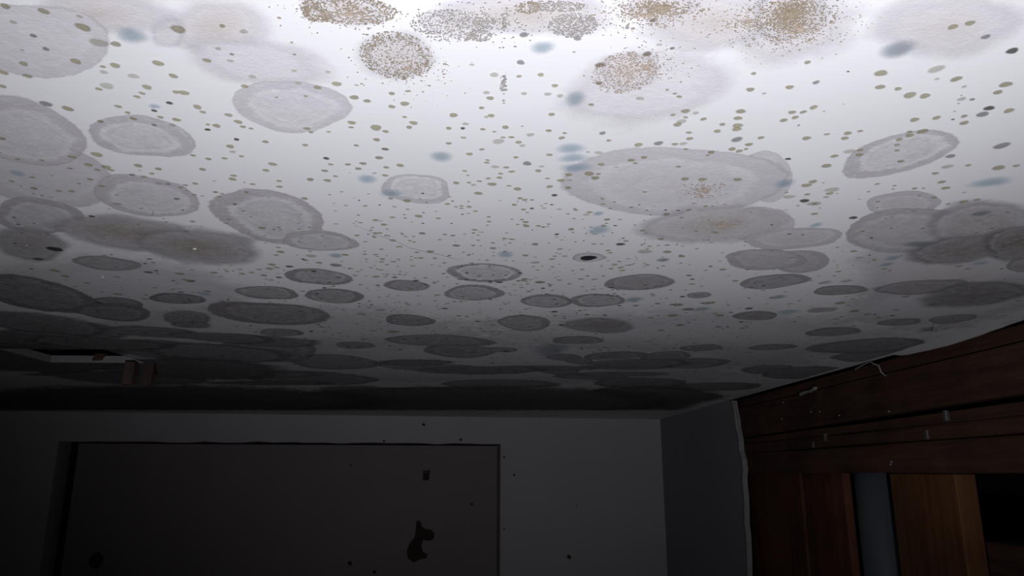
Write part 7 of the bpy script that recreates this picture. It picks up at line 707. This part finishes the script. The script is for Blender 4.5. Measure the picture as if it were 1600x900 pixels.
  (0.3464, 0.5915, 1.97, 'o'), (0.0636, 0.9396, 2.94, 'o'), (0.146, 0.9454, 2.98, 'o'), (0.4273, 0.9585, 3.06, 'o'), (-0.0869, 0.7179, 2.11, 'o'), (0.1027, 0.7187, 2.14, 'o'),
  (0.2014, 0.7585, 2.26, 'o'), (0.1542, 0.8446, 2.49, 'o'), (-0.1052, 0.3837, 1.15, 'o'), (-0.1065, 0.3964, 1.18, 'g'), (0.0578, 0.3847, 1.17, 'g'), (0.2301, 0.4697, 1.42, 'o'),
  (-0.3887, 0.6368, 1.77, 'o'), (-0.3323, 0.7171, 1.99, 'o'), (-0.0448, 0.6174, 1.77, 'd'), (0.0056, 0.733, 2.08, 'o'), (0.0238, 0.808, 2.28, 'o'), (-0.1729, 0.7058, 1.98, 'o'),
  (0.0378, 0.6817, 1.95, 'o'), (0.1284, 0.6289, 1.82, 'o'), (0.1433, 0.7175, 2.06, 'o'), (0.1526, 0.635, 1.84, 'o'), (0.0715, 0.8106, 2.29, 'o'), (0.1287, 0.7865, 2.24, 'o'),
  (0.1576, 0.821, 2.33, 'o'), (0.0477, 0.8284, 2.34, 'o'), (0.2884, 0.8151, 2.34, 'o'), (0.2996, 0.629, 1.85, 'o'), (0.4043, 0.6554, 1.93, 'o'), (0.5162, 0.6958, 2.06, 'o'),
  (0.4332, 0.8242, 2.38, 'o'), (0.0191, 0.4453, 1.27, 'g'), (0.3337, 0.4549, 1.34, 'd'), (-0.1203, 0.7984, 2.14, 'o'), (-0.0896, 0.8581, 2.3, 'o'), (-0.0482, 0.8501, 2.28, 'o'),
  (-0.1329, 0.9049, 2.41, 'o'), (0.0155, 0.3543, 0.96, 'g'), (0.2291, 0.397, 1.08, 'd'), (-0.1947, 0.6001, 1.5, 'o'), (0.0086, 0.7709, 1.92, 'o'), (0.1166, 0.7216, 1.82, 'o'),
  (0.3229, 0.6341, 1.64, 'o'), (0.3646, 0.5844, 1.53, 'o'), (0.4191, 0.721, 1.85, 'o'), (-0.0335, 0.4365, 1.04, 'o'), (0.0195, 0.4488, 1.07, 'g'), (0.0341, 0.482, 1.14, 'o'),
  (0.2384, 0.4483, 1.09, 'o'), (-0.3646, 0.5489, 1.23, 'o'), (-0.2722, 0.5783, 1.31, 'o'), (-0.389, 0.6191, 1.38, 'o'), (-0.1548, 0.8688, 1.93, 'o'), (0.0834, 0.8485, 1.91, 'o'),
  (0.321, 0.5975, 1.42, 'o'), (0.3478, 0.6098, 1.44, 'o'), (0.3274, 0.4434, 0.98, 'g'), (0.3229, 0.4324, 0.96, 'g'), (0.0189, 0.4363, 0.83, 'g'), (0.3179, 0.4219, 0.84, 'g'),
  (-0.1173, 0.7121, 1.28, 'o'), (0.2465, 0.4377, 0.8, 'o'), (-0.1018, 0.5742, 0.99, 'o'), (0.4111, 0.7672, 1.34, 'o'), (0.3061, 0.4832, 0.7, 'o'),
]
BLUES = [
  (-0.1934, 0.3815, 9.0, 9.0, 'n'),
  (0.039, 0.3808, 7.4, 7.3, 'p'),
  (0.0662, 0.4399, 7.6, 11.1, 'n'),
  (0.0735, 0.5167, 12.2, 10.2, 'n'),
  (0.0778, 0.5341, 12.0, 9.6, 'n'),
  (0.0824, 0.5526, 14.0, 10.2, 'n'),
  (-0.0253, 0.5374, 10.0, 10.3, 'n'),
  (-0.0893, 0.5863, 9.1, 10.5, 'n'),
  (-0.0722, 0.6175, 10.7, 10.8, 'n'),
  (-0.1552, 0.8162, 8.7, 10.3, 'n'),
  (0.0371, 0.8005, 10.8, 13.8, 'n'),
  (0.128, 0.7094, 12.3, 16.2, 'n'),
  (0.2207, 0.8136, 7.4, 9.2, 'd'),
  (0.1189, 0.6599, 5.5, 7.1, 'n'),
  (0.2644, 0.5766, 9.8, 10.5, 'n'),
  (0.3411, 0.6813, 6.4, 8.6, 'n'),
  (0.4382, 0.5642, 16.8, 13.7, 'n'),
  (0.4822, 0.6398, 10.3, 7.8, 'd'),
  (0.4826, 0.7912, 10.3, 11.4, 'n'),
  (0.4899, 0.8177, 8.3, 10.8, 'n'),
  (0.4804, 0.7375, 15.9, 13.4, 'd'),
  (0.5976, 0.8062, 10.5, 10.6, 'n'),
  (0.2456, 0.3715, 10.8, 9.8, 'd'),
  (-0.3752, 0.5897, 6.3, 7.6, 'n'),
  (-0.2151, 0.4658, 4.3, 4.1, 'n'),
  (0.23, 1.0159, 13.7, 19.8, 'n'),
  (0.1591, 1.4715, 38.6, 79.8, 'n'),
  (0.345, 1.0732, 14.5, 17.7, 'n'),
  (0.4287, 0.989, 11.7, 15.3, 'n'),
  (0.4829, 1.084, 19.6, 20.4, 'n'),
  (-0.3686, 1.0139, 10.6, 13.4, 'n'),
  (0.4575, 0.9045, 8.3, 9.7, 'n'),
]
GRANULES = [
  (-0.0466, 0.3957, 0.0212, 0.0258, 420, 0.75, 0),
  (-0.0679, 0.3515, 0.0256, 0.0125, 330, 0.3, 0),
  (-0.0861, 0.3551, 0.0069, 0.0075, 90, 0.9, 0),
  (-0.0136, 0.3626, 0.0229, 0.0151, 260, 0.1, 1),
  (0.0024, 0.3711, 0.0065, 0.0057, 80, 0.7, 1),
  (0.0535, 0.3587, 0.0138, 0.0114, 260, 0.1, 1),
  (0.0427, 0.3417, 0.0152, 0.0049, 160, 0.1, 1),
  (0.0972, 0.3401, 0.0212, 0.0115, 360, 0.0, 0),
  (0.092, 0.4074, 0.0197, 0.0246, 300, 0.2, 2),
  (0.1038, 0.3979, 0.0252, 0.0251, 160, 0.0, 2),
  (0.1693, 0.3421, 0.0223, 0.0268, 700, 0.0, 0),
  (0.1802, 0.3548, 0.0336, 0.0297, 240, 0.0, 2),
  (0.2015, 0.5971, 0.0184, 0.0253, 130, 0.0, 2),
  (0.2489, 0.6868, 0.0191, 0.0192, 90, 0.0, 2),
  (0.0275, 0.3437, 0.0068, 0.0055, 60, 0.6, 0),
  (0.0156, 0.3582, 0.0014, 0.0077, 26, 0.0, 1),
  (0.0181, 0.4228, 0.0018, 0.0119, 34, 0.0, 1),
  (-0.0685, 0.3553, 0.0378, 0.0173, 160, 0.0, 2),
  (-0.04, 0.408, 0.0329, 0.0403, 120, 0.0, 2),
  (0.0058, 0.3573, 0.0349, 0.0206, 200, 0.0, 1),
  (0.0918, 0.3467, 0.0413, 0.0198, 240, 0.0, 2),
  (0.1491, 0.3493, 0.0209, 0.0202, 120, 0.0, 2),
]

LAYER = 0.00005

def uvset(bm, face, uvl, fn):
    for lp in face.loops:
        lp[uvl].uv = fn(lp.vert)

def colony(entry):
    cx, cy, lay, op, ring, br, soft, label, pts = entry
    bm = bmesh.new()
    uvl = bm.loops.layers.uv.new('UVMap')
    rings = (0.28, 0.5, 0.62, 0.72, 0.86, 1.0)
    relief = (0.02, 0.015, 0.01, 0.04, 0.03, 0.0)       # a low raised ring, in mm
    n = len(pts)
    uvd = {}
    c = bm.verts.new((0, 0, -0.00002)); uvd[c] = (0, 0)
    prev = None
    for r, h in zip(rings, relief):
        cur = []
        for k, (u, v) in enumerate(pts):
            vv = bm.verts.new((u * r / 1000, v * r / 1000, -h / 1000))
            a = 2 * math.pi * k / n
            uvd[vv] = (r * math.cos(a), r * math.sin(a))
            cur.append(vv)
        for k in range(n):
            k2 = (k + 1) % n
            f = bm.faces.new((c, cur[k2], cur[k])) if prev is None else bm.faces.new((prev[k], prev[k2], cur[k2], cur[k]))
            uvset(bm, f, uvl, lambda v: uvd[v])
        prev = cur
    xs = [cx + u / 1000 for u, v in pts]; ys = [cy + v / 1000 for u, v in pts]
    if min(xs) < HX1 and max(xs) > HX0 and min(ys) < HY1 and max(ys) > HY0:      # leave the ceiling hole open
        for co, no in (((HX0 - cx, 0, 0), (1, 0, 0)), ((HX1 - cx, 0, 0), (1, 0, 0)), ((0, HY0 - cy, 0), (0, 1, 0)), ((0, HY1 - cy, 0), (0, 1, 0))):
            bmesh.ops.bisect_plane(bm, geom=bm.verts[:] + bm.edges[:] + bm.faces[:], plane_co=co, plane_no=no)
        dead = [f for f in bm.faces if HX0 < f.calc_center_median().x + cx < HX1 and HY0 < f.calc_center_median().y + cy < HY1]
        bmesh.ops.delete(bm, geom=dead, context='FACES')
    bmesh.ops.recalc_face_normals(bm, faces=bm.faces)
    o = obj('mould_colony_or_falloff', bm, M['colony'], ceiling, True, (cx, cy, CEIL - 0.0001 - lay * LAYER))
    o['film_tone'], o['ring_contrast'], o['brown_core'] = float(op), float(ring), float(br)  # farther colonies get a darker tone, grazing-angle shading put into the colour
    o['edge_softness'] = float(soft)
    if label:
        o['label'] = label
    return o
for e in COLONIES:
    colony(e)

def disc_into(bm, uvl, x, y, z, rx, ry, rot, rnd, n, dome):
    ph = rnd.uniform(0, 6.28); am = rnd.uniform(.03, .12); am2 = rnd.uniform(.02, .07)
    c = bm.verts.new((x, y, z - dome))
    cs, sn = math.cos(rot), math.sin(rot)
    vs = []
    for k in range(n):
        a = 2 * math.pi * k / n
        r = 1 + am * math.sin(2 * a + ph) + am2 * math.sin(3 * a - ph)
        u, v = rx * r * math.cos(a), ry * r * math.sin(a)
        vs.append(bm.verts.new((x + u * cs - v * sn, y + u * sn + v * cs, z)))
    for k in range(n):
        f = bm.faces.new((c, vs[(k + 1) % n], vs[k]))
        for lp in f.loops:
            if lp.vert is c: lp[uvl].uv = (0, 0)
            else:
                i = vs.index(lp.vert)
                lp[uvl].uv = (math.cos(2 * math.pi * i / n), math.sin(2 * math.pi * i / n))

def disc_mesh(name, seed, mat, n=18, dome=0.0002, ragged=1):
    rnd = random.Random(seed)
    bm = bmesh.new(); uvl = bm.loops.layers.uv.new('UVMap')
    disc_into(bm, uvl, 0, 0, 0, 1, 1, rnd.uniform(0, 6), rnd, n, dome)
    me = bpy.data.meshes.new(name); bm.to_mesh(me); bm.free()
    me.materials.append(mat)
    return me

KIND = {'o': 'olive', 'f': 'faint', 'g': 'greyspot', 'd': 'darkspot', 'b': 'brownspot'}
SPOT_Z = CEIL - 0.0001 - (max(c[2] for c in COLONIES) + 2) * LAYER
variants = {k: [disc_mesh('mould_spot', 100 * j + ord(k), M[m]) for j in range(6)] for k, m in KIND.items()}
rnd = random.Random(21)
for i, (x, y, r, k) in enumerate(SPOTS[:300]):
    o = bpy.data.objects.new('mould_spot', rnd.choice(variants[k]))
    o.location = (x, y, SPOT_Z - (i % 5) * 0.00002)
    o.scale = (r / 1000, r / 1000 * rnd.uniform(.8, 1.1), 1)
    o.rotation_euler = (0, 0, rnd.uniform(-0.3, 0.3))
    link(o, ceiling)
# the smaller specks: one object per tint
specks = {k: bmesh.new() for k in KIND}
uvls = {k: b.loops.layers.uv.new('UVMap') for k, b in specks.items()}
for i, (x, y, r, k) in enumerate(SPOTS[300:]):
    disc_into(specks[k], uvls[k], x, y, SPOT_Z - (i % 7) * 0.00001, r / 1000, r / 1000 * rnd.uniform(.75, 1.05), rnd.uniform(-.3, .3), rnd, 12, 0.0001)
def speck_field(n, y0, y1, rmin, rmax, centre, spread):
    c = 0
    while c < n:
        y = rnd.uniform(y0, y1)
        x = rnd.uniform(-0.78, 0.82) * y
        if x > XW - 0.02 or x < XL + 0.05: continue
        u = x / y - centre
        if rnd.random() > 0.18 + 0.82 * math.exp(-(u / spread) ** 2): continue
        if HX0 - .02 < x < HX1 + .02 and HY0 - .02 < y < HY1 + .02: continue
        k = rnd.choices('ofgd', (46, 18, 14, 22))[0]
        r = rnd.uniform(rmin, rmax) * (1.4 if rnd.random() < .15 else 1)
        disc_into(specks[k], uvls[k], x, y, SPOT_Z - (c % 9) * 0.00001, r, r * rnd.uniform(.6, 1.0), rnd.uniform(-.4, .4), rnd, 10, 0.0001)
        c += 1
speck_field(330, 0.62, 0.90, 0.0010, 0.0024, 0.0, 0.40)
speck_field(950, 0.88, 1.45, 0.0016, 0.0040, -0.02, 0.34)
speck_field(420, 1.35, 2.2, 0.003, 0.0065, 0.05, 0.45)
for k, b in specks.items():
    tag(obj('mould_specks', b, M[KIND[k]], ceiling), 'tiny scattered %s mould specks' % {'o': 'olive', 'f': 'faint tan', 'g': 'grey', 'd': 'dark', 'b': 'brown'}[k], kind='stuff')

bv = {'n': [disc_mesh('blue_stain', 900 + j, M['blue'], 24) for j in range(4)], 'd': [disc_mesh('blue_stain', 950 + j, M['bluedark'], 24) for j in range(4)]}
bv['p'] = bv['n']
for i, (x, y, rx, ry, k) in enumerate(BLUES):
    o = bpy.data.objects.new('blue_stain', bv[k][i % 4])
    o.location = (x, y, SPOT_Z - 0.00012 - (i % 3) * 0.00003)
    o.scale = (rx * 1.22 / 1000, ry * 1.22 / 1000, 1)
    link(o, ceiling)
    o['label'] = 'slate-blue blurred mould stain' if k == 'd' else 'pale blue blurred mould stain'
for (x, y, rx, ry, lab) in [(0.1326, 0.8104, 0.011, 0.0097, 'black oval spot inside a grey halo'), (-0.4606, 0.8082, 0.0078, 0.0099, 'black oval spot at the left edge of the ceiling')]:
    o = bpy.data.objects.new('black_spot', disc_mesh('black_spot', int(x * 1000), M['black'], 20))
    o.location = (x, y, SPOT_Z - 0.0002); o.scale = (rx, ry, 1)
    link(o, ceiling); o['label'] = lab

# granular crusts: hundreds of tiny bumps per colony
for gi, (cx, cy, rx, ry, n, ringness, tint) in enumerate(GRANULES):
    q = random.Random(400 + gi)
    bm = bmesh.new()
    for _ in range(int(n * 2.4)):
        a = q.uniform(0, 2 * math.pi)
        rr = math.sqrt(q.random())
        if q.random() < ringness: rr = min(1.0, abs(q.gauss(0.82, 0.14)))
        elif ringness < 0.05: rr = min(1.25, abs(q.gauss(0, 0.55)))
        x, y = cx + rx * rr * math.cos(a), cy + ry * rr * math.sin(a)
        s = q.uniform(0.00016, 0.00046) * (2.0 if q.random() < 0.05 else 1) * (1.0 if cy < .5 else 1.5)
        z = SPOT_Z - 0.00025
        m = 6; t0 = q.uniform(0, 6)
        sx, sy = s * q.uniform(.8, 1.9), s * q.uniform(.7, 1.2)
        base = [bm.verts.new((x + sx * math.cos(t0 + 6.2832 * k / m) * q.uniform(.7, 1.2), y + sy * math.sin(t0 + 6.2832 * k / m) * q.uniform(.7, 1.2), z + 0.0002)) for k in range(m)]
        top = bm.verts.new((x, y, z - s * 0.18))
        for k in range(m):
            bm.faces.new((top, base[(k + 1) % m], base[k]))
    tag(obj('mould_granules', bm, M['gran%d' % tint], ceiling), ['brown', 'grey', 'beige'][tint] + ' granular mould crust', kind='stuff')

# pale crumbs stuck to the ceiling
for i, (x, y, s) in enumerate([(-0.4821, 0.7928, 0.00104), (-0.3052, 0.7972, 0.00247), (-0.4952, 0.8029, 0.0007), (-0.4644, 0.9264, 0.00201), (0.1068, 0.677, 0.00078), (0.295, 0.7521, 0.00104), (0.1651, 0.8328, 0.00095), (-0.104, 1.0587, 0.0007), (-0.164, 1.7925, 0.00155), (0.0677, 0.4104, 0.0006), (0.26, 0.856, 0.00078)]):
    q = random.Random(i + 70)
    bm = bmesh.new()
    bmesh.ops.create_icosphere(bm, subdivisions=1, radius=s)
    for v in bm.verts:
        v.co = Vector((v.co.x * q.uniform(.9, 1.9), v.co.y * q.uniform(.6, 1.2), v.co.z * 0.45))
    obj('plaster_crumb', bm, M['white_bit'], ceiling, True, (x, y, CEIL - 0.0016))

# hairline cracks
def crack(pts, w, label):
    bm = bmesh.new()
    prev = None
    for i, (x, y) in enumerate(pts):
        ww = w * (0.3 if i in (0, len(pts) - 1) else 1)
        cur = (bm.verts.new((x, y - ww, SPOT_Z - 0.0003)), bm.verts.new((x, y + ww, SPOT_Z - 0.0003)))
        if prev: bm.faces.new((prev[0], cur[0], cur[1], prev[1]))
        prev = cur
    obj('hairline_crack', bm, M['stain2'], ceiling)['label'] = label
M['stain2'] = mat_plain('crack_grey', (0.38, 0.37, 0.38), 0.9, 0.1)
for pts, w, lab in [([(-0.1173, 0.7066), (-0.099, 0.7383), (-0.0811, 0.7592), (-0.0693, 0.7817), (-0.0506, 0.7977), (-0.0352, 0.8068), (-0.0247, 0.8191), (-0.0123, 0.8264)], 0.0004, 'hairline crack left of the middle'), ([(0.1798, 0.8375), (0.1874, 0.8371), (0.1909, 0.8286), (0.1904, 0.8125), (0.1841, 0.7972)], 0.0012, 'small curved scratch')]:
    crack(pts, w, lab)

# torn sliver of ceiling board along the framing
bm = bmesh.new()
prev = None
q = random.Random(12)
K = 16
for i in range(K + 1):
    t = i / K
    y = 1.49 + (1.10 - 1.49) * t
    hgt = 0.0012 + 0.013 * math.sin(math.pi * min(1, t * 1.05)) ** 0.6 * (1 - 0.55 * t) + q.uniform(-.0008, .0008)
    x = 0.8835
    cur = [bm.verts.new((x - 0.0045, y, CEIL - 0.0002)), bm.verts.new((x - 0.0005, y, CEIL - hgt)), bm.verts.new((x + 0.003, y, CEIL - hgt)), bm.verts.new((x + 0.003, y, CEIL + 0.002))]
    if prev:
        for k in range(3): bm.faces.new((prev[k], prev[k + 1], cur[k + 1], cur[k]))
    prev = cur
bmesh.ops.recalc_face_normals(bm, faces=bm.faces)
obj('torn_sliver', bm, M['wall'], ceiling)['label'] = 'bare white torn sliver of ceiling board above the timber'

# ------------------------------------------------------------------ wooden stubs beside the ceiling hole
def stub(x0, x1, y0, y1, z0, lab, seed):
    q = random.Random(seed)
    bm = bmesh.new()
    vs, fs = add_box(bm, x0, x1, y0, y1, z0, CEIL - 0.0012)
    for v in vs[:4]:
        v.co.z += q.uniform(-.004, .004)
    for v in vs:
        v.co.x += q.uniform(-.0015, .0015)
    bmesh.ops.subdivide_edges(bm, edges=[e for e in bm.edges if abs(e.verts[0].co.z - e.verts[1].co.z) > 0.02], cuts=4, use_grid_fill=True)
    for v in bm.verts:
        if z0 + 0.006 < v.co.z < CEIL - 0.006: v.co.x += q.uniform(-.001, .001)
    bmesh.ops.bevel(bm, geom=[e for e in bm.edges], offset=0.0008, segments=1, affect='EDGES')
    o = obj('wooden_stub', bm, M['wood_stub'])
    tag(o, lab, 'wood stub', 'wooden stubs at the ceiling hole')
STUBS = [(-0.7666, -0.7446, 1.672, 1.692, 2.0483, 'pale brown wooden stub hanging at the ceiling hole, the longer left one'), (-0.7319, -0.711, 1.69, 1.71, 2.0506, 'pale brown wooden stub hanging right beside the hole corner')]
for i, s in enumerate(STUBS):
    stub(*s, 30 + i)

# ------------------------------------------------------------------ timber framing behind the cut side wall
frame = tag(empty('timber_header', (0.897, 1.5, 1.858)), 'dark reddish stacked timber header boards under the ceiling edge', 'timber')
def member(name, yz, x0, x1, mat, label=None, bev=0.0015, top=None):
    bm = bmesh.new()
    oz = 0.0 if top else 1.858
    add_prism(bm, [(y - 1.5, z - oz) for y, z in yz], 'x', x0 - 0.897, x1 - 0.897)
    bmesh.ops.bevel(bm, geom=list(bm.edges), offset=bev, segments=1, affect='EDGES')
    if top:
        return tag(obj(name, bm, mat, None, False, (0.897, 1.5, 0.0)), label, top)
    o = obj(name, bm, mat, frame)
    if label: o['label'] = label
    return o
YN, YF = -1.3, 2.9
def rail(z0a, z1a, z0b, z1b, seed, amp=0.0012):
    """long horizontal timber; a = near end, b = far end, edges a little wavy"""
    q = random.Random(seed)
    ys = [YN + (YF - YN) * i / 14 for i in range(15)]
    lo = [(y, z0a + (z0b - z0a) * (y - YN) / (YF - YN) + q.uniform(-amp, amp)) for y in ys]
    hi = [(y, z1a + (z1b - z1a) * (y - YN) / (YF - YN) + q.uniform(-amp, amp)) for y in ys]
    return lo + hi[::-1]
member('rail', rail(2.071, 2.099, 2.071, 2.099, 1, .0006), 0.908, 0.93, M['wood_red'], 'set-back top rail under the ceiling')
member('beam', rail(2.008, 2.068, 1.968, 2.068, 2), 0.899, 0.927, M['wood_red'], 'upper timber board with a widening gap beneath it')
member('beam', rail(1.9505, 1.983, 1.9505, 1.966, 3), 0.901, 0.927, M['wood_red'])
member('beam', rail(1.922, 1.949, 1.922, 1.949, 4), 0.897, 0.927, M['wood_red'])
member('beam', rail(1.858, 1.920, 1.858, 1.920, 5), 0.900, 0.927, M['wood_red'], 'lowest timber board, its underside level with the pipe top')
member('plank', [(2.100, 0.0), (2.50, 0.0), (2.50, 1.90), (2.105, 1.90)], 0.929, 0.949, M['wood_red_up'], 'dark red plank next to the ragged wall edge', top='plank')
member('plank', [(1.862, 0.0), (2.090, 0.0), (2.092, 1.90), (1.862, 1.90)], 0.932, 0.952, M['wood_red_up'], 'dark red plank directly left of the grey pipe', top='plank')
orange = member('plank', [(1.372, 0.0), (1.590, 0.0), (1.585, 1.857), (1.366, 1.857)], 0.897, 0.937, M['wood_orange'], 'orange-brown upright plank right of the grey pipe', top='plank')
member('cross_timber', [(0.2, 1.63), (1.37, 1.63), (1.37, 1.738), (0.2, 1.738)], 0.94, 1.0, M['wood_red'], 'short cross timber at the bottom of the dark opening', top='timber' )
member('plank', [(0.2, 0.0), (0.42, 0.0), (0.42, 1.857), (0.2, 1.857)], 0.899, 0.937, M['wood_red_up'], 'dark red upright plank at the near end of the opening', top='plank')
member('plank', [(-0.9, 0.0), (-0.68, 0.0), (-0.68, 1.857), (-0.9, 1.857)], 0.899, 0.937, M['wood_red_up'], 'dark red upright plank nearest the viewer', top='plank')
# knots on the orange plank
for (y, z, r) in ((1.475, 1.775, 0.012), (1.52, 1.60, 0.010)):
    bm = bmesh.new()
    add_prism(bm, [(y - 1.5 + u, z + v * 1.3) for u, v in roundish(r, int(y * 1000), 12)], 'x', -0.0008, 0.002)
    obj('knot', bm, M['wood_red_up'], orange)
# metal clips, nails and crumbs on the boards
for (y, z, h) in ((1.367, 1.964, .020), (1.433, 1.932, .018), (1.86, 1.946, .02), (1.93, 1.93, .016)):
    bm = bmesh.new()
    z -= 1.858
    add_box(bm, -0.0035, 0.004, y - 1.5 - 0.005, y - 1.5 + 0.005, z - h / 2, z + h / 2)
    bmesh.ops.bevel(bm, geom=list(bm.edges), offset=0.001, segments=1, affect='EDGES')
    obj('metal_clip', bm, M['metal'], frame)
for i, (y, z) in enumerate(((2.10, 2.055), (1.93, 2.015), (1.88, 2.012), (2.12, 2.01), (1.56, 1.987), (1.58, 1.877), (1.575, 1.882), (1.78, 1.995))):
    q = random.Random(i)
    bm = bmesh.new()
    bmesh.ops.create_icosphere(bm, subdivisions=1, radius=0.0028)
    for v in bm.verts: v.co = Vector((v.co.x * .7, v.co.y * q.uniform(.7, 2.0), v.co.z * q.uniform(.6, 1.3)))
    obj('plaster_crumb', bm, M['gypsum'], frame, True, (0.0015, y - 1.5, z - 1.858))

# grey drain pipe with its socket
bm = bmesh.new()
prof = [(0.055, 2.0), (0.055, 1.32), (0.0555, 1.315), (0.063, 1.31), (0.065, 1.30), (0.065, 1.27), (0.062, 1.262), (0.062, 1.21), (0.055, 1.195), (0.055, 0.0)]
n = 40
rs = []
for r, z in prof:
    rs.append([bm.verts.new((r * math.cos(2 * math.pi * k / n), r * math.sin(2 * math.pi * k / n), z)) for k in range(n)])
for a, b in zip(rs, rs[1:]):
    for k in range(n):
        bm.faces.new((a[k], a[(k + 1) % n], b[(k + 1) % n], b[k]))
bm.faces.new(rs[0]); bm.faces.new(rs[-1])
bmesh.ops.recalc_face_normals(bm, faces=bm.faces)
tag(obj('drain_pipe', bm, M['pipe'], None, True, (0.99, 1.80, 0.0)), 'upright grey plastic drain pipe between the dark and orange planks', 'pipe')

# bent wire and a lump of plaster at the ceiling edge
bm = bmesh.new()
add_tube(bm, [(0.888, 1.665, 2.085), (0.880, 1.645, 2.090), (0.877, 1.60, 2.0945), (0.877, 1.572, 2.0965), (0.878, 1.562, 2.090), (0.880, 1.546, 2.084), (0.884, 1.547, 2.070), (0.895, 1.549, 2.062)], 0.0016, 7)
tag(obj('bent_wire', bm, M['gypsum'], None, True), 'thin pale bent wire sticking out above the timber', 'wire')
bm = bmesh.new()
q = random.Random(5)
add_tube(bm, [(0.893 + q.uniform(-.002, .002), 1.98 - 0.014 * i, 2.0635 + 0.0012 * i + q.uniform(-.002, .002)) for i in range(9)], [.003, .006, .004, .005, .003, .005, .004, .006, .002], 7)
tag(obj('plaster_shred', bm, M['gypsum'], None, True), 'ragged whitish shred of plaster clinging to the timber', 'plaster shred')
